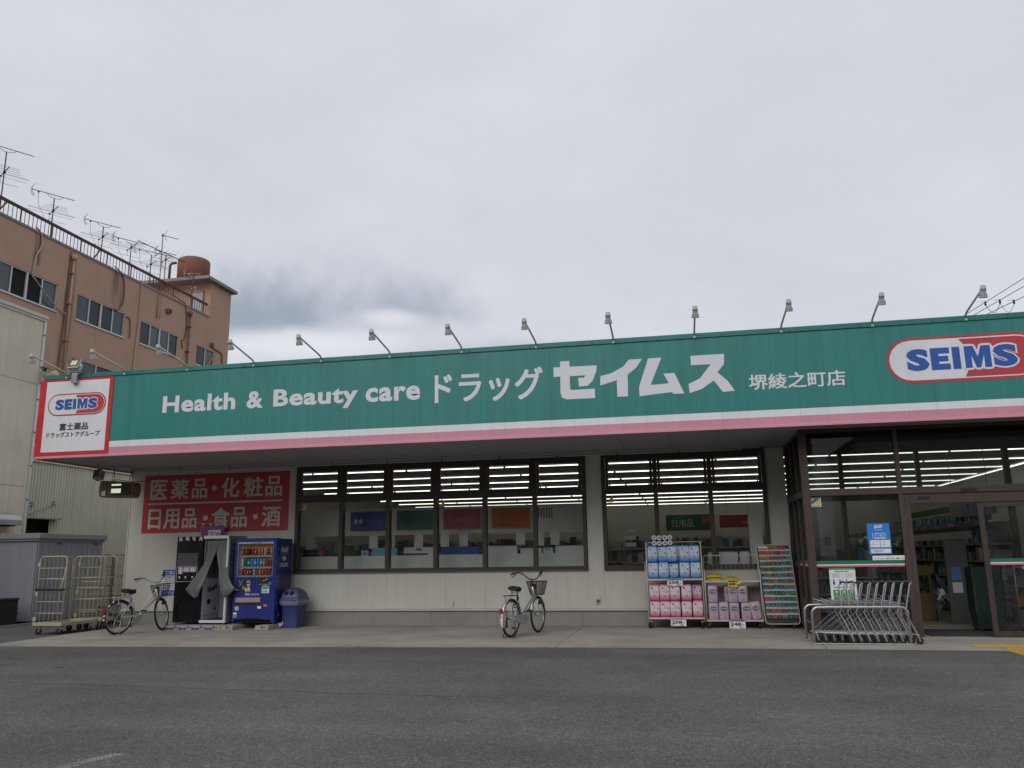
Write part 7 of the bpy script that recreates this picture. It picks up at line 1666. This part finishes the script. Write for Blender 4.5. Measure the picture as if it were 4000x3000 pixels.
# ================================================================== INSIDE THE SHOP
rowy = [20.45, 22.6, 24.75, 26.9, 29.1, 31.3, 33.5, 35.7, 38.0, 40.3, 42.6]
RN = ['nearest the windows', 'second from the windows', 'third from the windows', 'fourth from the windows', 'fifth from the windows', 'sixth from the windows', 'seventh from the windows', 'eighth from the windows', 'ninth from the windows', 'tenth from the windows', 'farthest from the windows', 'added unseen over the display counter']
def light_row(y, k):
    x0 = -12.2 + (0 if k < 4 else .4); x1 = 8.6 if k < 11 else 1.9
    t = thing('ceiling_light_row', 'long row of lit ceiling tubes inside the shop, %s' % RN[k], 'light', ((x0+x1)/2, y, 3.62), 0, 'rows of ceiling tubes in the shop')
    m_ = MB(); m_.box(x0, x1, y-.05, y+.05, 3.665, 3.70); m_.build('batten', 'lamp_white', t)
    w = MB(); 
    for i in range(4): xx = x0+1+(x1-x0-2)*i/3; w.tube([(xx, y, 3.70), (xx, y, 3.86)], .008, 4)
    w.build('hangers', 'lamp_white', t)
    n_ = int((x1-x0)/2.4)
    L = (x1-x0)/n_
    tm_ = MB(); tm_.cyl((-L/2+.03, 0, 0), (L/2-.03, 0, 0), .0125, 8); me = tm_.mesh('tube', 'tube_light')
    Wi = wm(t).inverted()
    for i in range(n_): inst(me, 'tube', t, Wi @ Matrix.Translation((x0+L*(i+.5), y, 3.636)))
for k, y in enumerate(rowy): light_row(y, k)
light_row(18.35, 11)  # extra row hidden above the window head, added to light counter and brand panels
t = thing('ceiling_light_row', 'slanting row of lit tubes above the aisle inside the entrance', 'light', (8.6, 24, 3.62))
for i in range(5):
    m_ = MB(); m_.cyl((8.65, 19.3+2.4*i, 3.60), (8.65, 21.64+2.4*i, 3.60), .016, 8); m_.build('tube', 'tube_light', t)
m_ = MB(); m_.box(8.6, 8.7, 19.2, 31.4, 3.63, 3.66); m_.box(8.64, 8.66, 20, 20.02, 3.661, 3.86); m_.box(8.64, 8.66, 31, 31.02, 3.661, 3.86); m_.build('batten', 'lamp_white', t)
# cosmetics counters seen from behind, brand panels above
wp = thing('partition_wall', 'wide pale partition with coloured brand panels behind the long window', 'partition', (-5.55, 18.62, 0))
m_ = MB(); m_.box(-9.6, -2.1, 18.62, 18.68, 1.95, 2.575); m_.build('upper_panel', 'shop_wall', wp)
for x in (-9.55, -6.7, -4.45, -2.15): m_ = MB(); m_.box(x-.03, x+.03, 18.69, 18.75, .01, 2.57); m_.build('post', 'shelf_white', wp)
for k in range(6): m_ = MB(); m_.box(-3.24+.06*k, -3.215+.06*k, 18.612, 18.6195, 2.27, 2.49); m_.build('slot', 'louvre_dark', wp)
m_ = MB(); m_.box(-2.48, -2.2, 18.612, 18.6195, 1.97, 2.18); m_.build('patch', 'paper_warm', wp)
def brand_panel(x0, x1, c, body, lab, edge=None, **k):
    t = thing('brand_panel', lab, 'sign', ((x0+x1)/2, 18.57, 2.06), 0, 'brand panels on the partition')
    m_ = MB(); m_.box(x0, x1, 18.555, 18.62, 2.065, 2.505); b = m_.build('panel', c, t)
    if edge:
        m_ = MB(); m_.box(x1+.001, x1+.012, 18.56, 18.61, 2.06, 2.51); m_.box(x0, x1, 18.56, 18.61, 2.506, 2.513); m_.box(x0, x1, 18.56, 18.61, 2.055, 2.064); m_.build('bright_edge', 'led_yellow', t)
    m = {'sign_navy': 'label_blue', 'sign_teal': 'pane_teal', 'sign_rose': 'bottle_pink', 'sign_orange': 'can_gold'}[c]
    tf(body, m, t, k['tx'], k['tz'], k['tw'], k['th'], 18.554, bold=k.get('bold', 0))
    return t
bp_ = brand_panel(-7.715, -6.83, 'sign_navy', 'KOSÉ', 'navy blue brand panel with two pale petals on the partition', tx=-7.31, tz=2.22, tw=.41, th=.11)
for cx, a in ((-7.58, .9), (-7.46, 1.3)): m_ = MB(); m_.xz(disc(cx, 2.275, .045 if a < 1 else .055, .06 if a < 1 else .058, 12), 18.550, 18.554); m_.build('petal', 'wall_trim', bp_)
brand_panel(-6.575, -5.695, 'sign_teal', 'SOFINA', 'dark teal brand panel on the partition', tx=-6.44, tz=2.22, tw=.62, th=.11, edge=1)
brand_panel(-5.44, -4.56, 'sign_rose', 'Kanebo', 'rose pink brand panel on the partition', tx=-5.30, tz=2.22, tw=.61, th=.13, edge=1)
brand_panel(-4.30, -3.425, 'sign_orange', 'THE', 'orange brand panel on the partition', tx=-4.16, tz=2.23, tw=.21, th=.11, edge=1)
wc = thing('display_counter', 'long white display counter back just inside the long window', 'counter', (-5.5, 18.35, 0))
for k in range(6):
    a = -8.80+1.115*k; m_ = MB(); m_.box(a+.003, a+1.112, 18.25, 18.60, .02, 1.485); m_.build('counter_back', 'shelf_white', wc, bevel=.006)
def item(nm, c, x0, x1, z0, z1, lab, cat, y=18.36, d=.10, txt=None, tc='paper', th=.04):
    t = thing(nm, lab, cat, ((x0+x1)/2, y+d/2, z0)); m_ = MB(); m_.box(x0, x1, y, y+d, z0+.0015, z1); m_.build('carton', c, t)
    if txt: tf(txt, tc, t, x0+(x1-x0)*.12, (z0+z1)/2-th/2, (x1-x0)*.55, th, y-.0005)
    return t
zt1 = 1.4855
q = item('display_box', 'box_black', -8.80, -8.07, zt1, 1.64, 'long black cosmetics box at the left end of the counter', 'box', txt="OFFRET D'OR", tc='booth_side', th=.035)
m_ = MB(); m_.box(-8.41, -8.29, 18.352, 18.3595, 1.50, 1.62); m_.build('pink_square', 'sign_rose', q)
item('display_box', 'box_black', -7.78, -7.37, zt1, 1.63, 'black box with pale round print beside the white bottle carton', 'box', txt='ERUSOME' if False else None)
q = item('bottle_carton', 'paper', -7.35, -7.20, zt1, 1.605, 'small white carton with a blue bottle on the counter', 'box'); m_ = MB(); m_.xz([(-7.30, 1.50), (-7.24, 1.50), (-7.235, 1.55), (-7.26, 1.575), (-7.26, 1.60), (-7.285, 1.60), (-7.285, 1.575), (-7.305, 1.55)], 18.352, 18.3595); m_.build('bottle_print', 'label_blue', q)
item('display_box', 'box_lightblue', -7.10, -6.50, zt1, 1.66, 'plain light blue box standing on the counter', 'box')
q = item('display_box', 'paper', -6.32, -5.60, zt1, 1.66, 'white carton with dark square characters on the counter', 'box'); m_ = MB(); m_.box(-6.02, -5.90, 18.353, 18.3595, 1.585, 1.635); m_.build('dark_square', 'ink', q); tf('つくり', 'ink', q, -6.16, 1.592, .12, .03, 18.359); tf('デカ', 'paper', q, -6.01, 1.592, .10, .032, 18.3525); m_ = MB(); m_.box(-6.31, -5.75, 18.353, 18.3595, 1.49, 1.525); m_.build('dark_stripe', 'ink', q)
item('display_box', 'box_blue', -5.43, -4.56, zt1, 1.655, 'long royal blue box on the counter below the rose panel', 'box')
item('display_box', 'shelf_white', -4.40, -3.69, zt1, 1.66, 'plain white box on the counter below the orange panel', 'box')
q = item('display_box', 'paper_warm', -3.61, -3.14, zt1, 1.60, 'white carton with checked edge beside the blue-marked carton', 'box')
q = item('display_box', 'paper', -3.09, -2.89, zt1, 1.605, 'small white carton with pale blue print near the counter end', 'box'); m_ = MB(); m_.box(-3.05, -2.93, 18.353, 18.3595, 1.55, 1.59); m_.build('blue_print', 'box_lightblue', q)
item('display_box', 'shelf_white', -2.83, -2.18, zt1, 1.64, 'wide white box at the right end of the counter', 'box')
for k, (x0, x1, z0, z1) in enumerate(((-8.77, -8.55, 1.665, 1.90), (-7.19, -6.98, 1.655, 1.92), (-6.09, -5.89, 1.67, 1.91), (-5.47, -5.27, 1.665, 1.90), (-5.03, -4.83, 1.665, 1.91), (-3.72, -3.52, 1.68, 1.89), (-3.25, -3.09, 1.655, 1.86), (-2.94, -2.74, 1.665, 1.88))):
    m_ = MB(); m_.box(x0, x1, 18.42, 18.423, z0, 1.949); props(m_.build('hanging_sheet', 'paper' if k % 3 else 'shelf_white'), 'blank white sheet hanging below the partition %s' % ('at the left end', 'left of the light blue box', 'above the white lettered carton', 'left above the royal blue box', 'right above the royal blue box', 'right of the plain white box', 'second from the right end', 'nearest the right end')[k], 'paper', 'blank sheets below the partition')
# shelving gondolas filled with goods
def goods(mb, x0, x1, y0, y1, z, hmax, r_, nm=6, along='x'):
    p = x0 if along == 'x' else y0; end = x1 if along == 'x' else y1
    while p < end-.05:
        w = r_.uniform(.06, .18); h = r_.uniform(.35, 1)**.7*hmax; mb.m = r_.randrange(nm)
        if r_.random() < .12: p += w; continue
        e = min(p+w-.008, end)
        if along == 'x': mb.box(p, e, y0+r_.uniform(0, .05), y1, z, z+h)
        else: mb.box(x0+r_.uniform(0, .05), x1, p, e, z, z+h)
        p += w
GM = ['paper_warm', 'louvre_dark', 'can_brown', 'booth_side', 'label_blue', 'bottle_green', 'taupe', 'bottle_white', 'louvre_dark', 'booth_inner']
def gondola(label, x0, x1, y, h=1.75, seed=1, c='shelf_white'):
    t = thing('shelf_unit', label, 'shelf', ((x0+x1)/2, y, 0), 0, 'shelving units inside the shop'); r_ = random.Random(seed)
    m_ = MB(); m_.box(x0, x1, y-.03, y+.03, .02, h); m_.build('back', c, t)
    zs = [.15+.36*i for i in range(int((h-.15)/.36)+1)]
    g = MB()
    for z in zs:
        m_ = MB(); m_.box(x0, x1, y-.42, y-.031, z-.03, z); m_.build('shelf', c, t); goods(g, x0+.02, x1-.02, y-.40, y-.06, z, .30, r_, len(GM))
    o = g.build('products', GM, t); o['kind'] = 'stuff'
gondola('shelf unit of mixed goods straight behind the small window', -1.6, 1.9, 21.8, 1.62, 4)
gondola('shelf unit of mixed goods behind the left part of the long window', -12.0, -7.0, 21.2, 1.82, 5)
gondola('shelf unit of mixed goods behind the right part of the long window', -6.2, -2.4, 21.6, 1.82, 6)
gondola('shelf unit of mixed goods farther back on the left', -12.2, -4.0, 26, 1.9, 7)
gondola('shelf unit of mixed goods farther back on the right', -3.0, 4.2, 26.4, 1.9, 8)
gondola('shelf unit along the rear wall', -12.4, 5.0, 46.3, 2.0, 9)
gondola('short shelf unit of dark goods left of the entrance aisle', 2.5, 4.1, 20.4, 1.45, 12)
# wall shelf on the right of the aisle, seen obliquely through the open door
ws = thing('wall_shelf', 'long wall shelf with dark blue header and hanging goods beyond the entrance', 'shelf', (6.3, 25, 0)); r_ = random.Random(3)
m_ = MB(); m_.box(6.45, 6.54, 18.6, 34, .02, 2.0); m_.build('back', 'shelf_white', ws)
m_ = MB(); m_.box(5.96, 6.02, 18.6, 34, 1.915, 2.04); hdr = m_.build('header', 'sign_darkblue', ws)
for k in range(12): text('薬品' if k % 3 else '風邪薬', 'paper', hdr, (5.958, 19.9+1.15*k, 1.945), (0, -1, 0), (0, 0, 1), .42, .07)
g = MB(); boards = MB()
for z in (.15, .5, .85, 1.2, 1.55): boards.box(5.98, 6.45, 18.6, 34, z-.03, z); goods(g, 6.02, 6.40, 18.65, 33.9, z, .30, r_, len(GM), 'y')
boards.build('shelf_boards', 'booth_side', ws); o = g.build('products', GM, ws); o['kind'] = 'stuff'
g = MB(); goods(g, 6.05, 6.42, 19.6, 30, 2.045, .22, r_, 3, 'y'); o = g.build('top_stock', ['bottle_green', 'booth_inner', 'box_lightblue'], ws); o['kind'] = 'stuff'
m_ = MB(); m_.box(5.985, 5.99, 19.6, 26, 1.665, 1.83); ps = m_.build('price_rail', 'paper_warm', ws)
cs = thing('category_sign', 'blue hanging medicine sign with white kana beside a photo panel beyond the entrance', 'sign', (6.2, 19.9, 2.15))
m_ = MB(); m_.box(5.97, 6.0, 18.0, 19.95, 2.12, 2.62); p_ = m_.build('blue_panel', 'sign_navy', cs); m_ = MB(); m_.box(5.97, 6.0, 19.96, 20.85, 2.14, 2.60); m_.build('photo_panel', 'booth_side', cs)
text('くすり', 'paper', p_, (5.968, 19.75, 2.25), (0, -1, 0), (0, 0, 1), 1.0, .24, bold=.02)
m_ = MB(); m_.tube([(5.985, 18.3, 2.62), (5.985, 18.3, 3.86)], .006, 4); m_.tube([(5.985, 20.6, 2.6), (5.985, 20.6, 3.86)], .006, 4); m_.build('hanger', 'lamp_white', cs)
# hanging section signs behind the small window
hs = thing('section_sign', 'green hanging section sign with white characters behind the small window', 'sign', (0, 25.2, 2.1))
m_ = MB(); m_.box(-.55, .77, 25.2, 25.24, 2.10, 2.56); m_.build('panel', 'strip_green', hs); tf('日用品', 'paper', hs, -.38, 2.20, .62, .22, 25.199, bold=.02); tf('DAILY GOODS', 'box_lightblue', hs, -.28, 2.46, .45, .05, 25.199)
m_ = MB(); m_.box(.48, .86, 25.18, 25.199, 2.32, 2.52); m_.build('photo', 'ad_orange', hs); m_ = MB(); m_.tube([(-.4, 25.22, 2.56), (-.4, 25.22, 3.86)], .006, 4); m_.tube([(.6, 25.22, 2.56), (.6, 25.22, 3.86)], .006, 4); m_.build('hanger', 'lamp_white', hs)
hr = thing('section_sign', 'red hanging section sign to the right of the green one behind the small window', 'sign', (1.5, 25.2, 2.1))
m_ = MB(); m_.box(.99, 1.98, 25.2, 25.24, 2.16, 2.52); m_.build('panel', 'sign_red', hr); tf('お菓子', 'letter_cream', hr, 1.60, 2.26, .30, .10, 25.199); m_ = MB(); m_.tube([(1.2, 25.22, 2.52), (1.2, 25.22, 3.86)], .006, 4); m_.tube([(1.8, 25.22, 2.52), (1.8, 25.22, 3.86)], .006, 4); m_.build('hanger', 'lamp_white', hr)
# white boards and pillar inside the small window
m_ = MB(); m_.box(1.30, 1.56, 18.1, 18.4, .02, 2.22); props(m_.build('white_cabinet', 'shelf_white'), 'plain white cabinet end inside the right edge of the small window', 'cabinet')
for k, (x0, x1, z0) in enumerate(((.43, .60, 1.16), (.645, 1.02, 1.16), (1.06, 1.25, 1.18))): m_ = MB(); m_.box(x0, x1, 17.93, 17.934, z0, 1.455); props(m_.build('paper_notice', 'paper'), 'back of a white paper notice low inside the small window, %s' % ('left of the three', 'widest, in the middle', 'right of the three')[k], 'notice')
m_ = MB(); m_.box(-1.55, -.62, 18.05, 18.45, .02, 1.19); m_.box(.3, 1.6, 17.98, 18.02, .02, 1.15); props(m_.build('low_counter', 'louvre_dark'), 'low dark counter inside the left bay of the small window', 'counter')
pm = thing('list_poster', 'narrow white list hanging behind the left bay of the small window', 'notice', (-1.15, 18.7, 1.7))
for k in range(4): m_ = MB(); m_.box(-1.33+.02*(k % 2), -1.08, 18.7, 18.703, 2.05-.15*k, 2.14-.15*k+(.03 if k == 0 else 0)); m_.build('sheet', 'paper', pm)
# green shopping baskets stacked in the lobby
bk = MB(); bk.smooth = False
def brow(s_, z): return [Vector(p) for p in rrect(0, 0, .245*s_, .19*s_, .04, z, 2)]
bk.grid([brow(.93, 0), brow(.98, .20), brow(1.05, .20), brow(1.05, .225)], True); bk.f.append(list(range(12))); bk.mi.append(0); bk.sm.append(False)
bkm = bk.mesh('shopping_basket', 'basket_green')
for k in range(31):
    o = bpy.data.objects.new('shopping_basket', bkm); COL.objects.link(o); o.location = (5.19+rnd.uniform(-.004, .004), 16.65, .10+.0265*k); o.rotation_euler = (0, 0, rnd.uniform(-.01, .01))
    props(o, 'dark green shopping basket %s' % ('at the very bottom of the tall lobby stack' if k == 0 else 'on top of the tall lobby stack' if k == 30 else 'nested inside the tall stack in the lobby'), 'basket', 'shopping baskets stacked in the lobby')
dl = thing('basket_dolly', 'low wheeled dolly under the stack of green baskets', 'dolly', (5.19, 16.65, 0))
m_ = MB(); m_.box(4.96, 5.42, 16.47, 16.83, .075, .097); m_.build('platform', 'black_plastic', dl)
for a in (5.0, 5.38):
    for b in (16.51, 16.79): c = MB(); caster(c, a, b, .006, .025, 1, 0, .0755, 1); c.build('caster', ['zinc', 'rubber'], dl)
wr = thing('wire_display', 'grey wire display rack at the right edge inside the lobby glass', 'rack', (6.0, 16.6, 0))
m_ = MB()
for x in (5.62, 6.5):
    for y in (16.4, 16.9): m_.tube([(x, y, .08), (x, y, 1.25)], .010, 5)
for z in (.12, .45, .78, 1.11):
    for y in (16.4, 16.9): m_.tube([(5.62, y, z), (6.5, y, z)], .007, 4)
    for k in range(9): x = 5.62+.11*k; m_.tube([(x, 16.4, z), (x, 16.9, z)], .004, 4)
m_.build('frame', 'cart_grey', wr); r_ = random.Random(8)
g = MB()
for z in (.125, .455, .785): goods(g, 5.66, 6.46, 16.45, 16.85, z, .26, r_, 3)
o = g.build('products', ['louvre_dark', 'booth_side', 'can_brown'], wr); o['kind'] = 'stuff'
for z in (.42, .75, 1.08): m_ = MB(); m_.box(5.75, 6.0, 16.385, 16.392, z, z+.05); m_.build('price_tag', 'paper', wr)
# stands glimpsed through the open door
yb_ = thing('yellow_display', 'yellow promotional display inside the entrance', 'display', (4.75, 19.0, 0))
m_ = MB(); m_.box(4.62, 4.92, 19.0, 19.3, .02, .55); m_.build('stand', 'display_yellow', yb_); m_ = MB(); m_.box(4.55, 4.95, 18.96, 18.99, .92, 1.12); m_.box(4.58, 4.62, 18.99, 19.03, .02, 1.1); m_.box(4.88, 4.92, 18.99, 19.03, .556, 1.1); m_.build('header', 'display_yellow', yb_)
wpn = thing('white_partition', 'tall white panel with blue posters standing inside the entrance', 'partition', (5.3, 18.3, 0))
m_ = MB(); m_.box(5.02, 5.42, 18.2, 18.24, .02, 1.62); m_.build('panel', 'stand_grey', wpn); m_ = MB(); m_.box(5.1, 5.28, 18.193, 18.199, .85, 1.1); m_.build('blue_poster', 'label_blue', wpn); m_ = MB(); m_.box(5.1, 5.28, 18.193, 18.199, .60, .80); m_.build('white_poster', 'paper', wpn)

dk = thing('goods_stand', 'dark wire stand of hanging goods and white papers inside the entrance', 'stand', (5.0, 18.6, 0)); r_ = random.Random(31)
m_ = MB()
for x in (4.86, 5.14): m_.tube([(x, 18.62, .02), (x, 18.62, 1.0)], .010, 5)
for z in (.3, .6, .95): m_.tube([(4.86, 18.62, z), (5.14, 18.62, z)], .008, 4)
m_.build('frame', 'black_plastic', dk); g = MB()
for i in range(26):
    x, z = r_.uniform(4.84, 5.10), r_.uniform(.22, .92); w, h = r_.uniform(.04, .09), r_.uniform(.06, .14); g.m = r_.randrange(5); g.obox((x, 18.58+r_.uniform(-.03, .03), z), (w, .02, h), Matrix.Rotation(r_.uniform(-.5, .5), 3, 'Y'))
o = g.build('hanging_goods', ['ink', 'louvre_dark', 'paper', 'booth_side', 'black_plastic'], dk); o['kind'] = 'stuff'

# ================================================================== ACROSS THE CAR PARK: unseen blocks added to darken the window reflections
def opposite(label, x0, x1, h, wall, nx, nz):
    t = thing('reflection_block', label, 'building', ((x0+x1)/2, -34, -.02), 0, 'unseen blocks added for the window reflections')
    m_ = MB(); m_.box(x0, x1, -42, -30, -.02, h); m_.build('wall', wall, t)
    m_ = MB(); m_.box(x0-.15, x1+.15, -42.15, -29.85, h+.001, h+.25); m_.build('parapet', 'slab_grey', t)
    g = MB(); g.box(-.75, .75, -.02, .05, 0, 1.25); wm_ = g.mesh('window', 'alu_white'); p = MB(); p.box(-.68, .68, .051, .06, .07, 1.18); pm_ = p.mesh('pane', 'pane_dark'); Wi = wm(t).inverted()
    for i in range(nx):
        for j in range(nz):
            o = inst(wm_, 'window', t, Wi @ Matrix.Translation((x0+(x1-x0)*(i+.5)/nx, -29.98, 1.0+3.0*j))); inst(pm_, 'pane', o, Matrix.Identity(4))
opposite('unseen grey block added behind the camera for window reflections, left one', -46, -17, 9.4, 'plinth_concrete', 8, 3)
opposite('unseen brown block added behind the camera for window reflections, middle one', -15, 9, 12.4, 'brown_dark', 6, 4)
opposite('unseen beige block added behind the camera for window reflections, right one', 12, 40, 9.0, 'beige_panel', 8, 2)
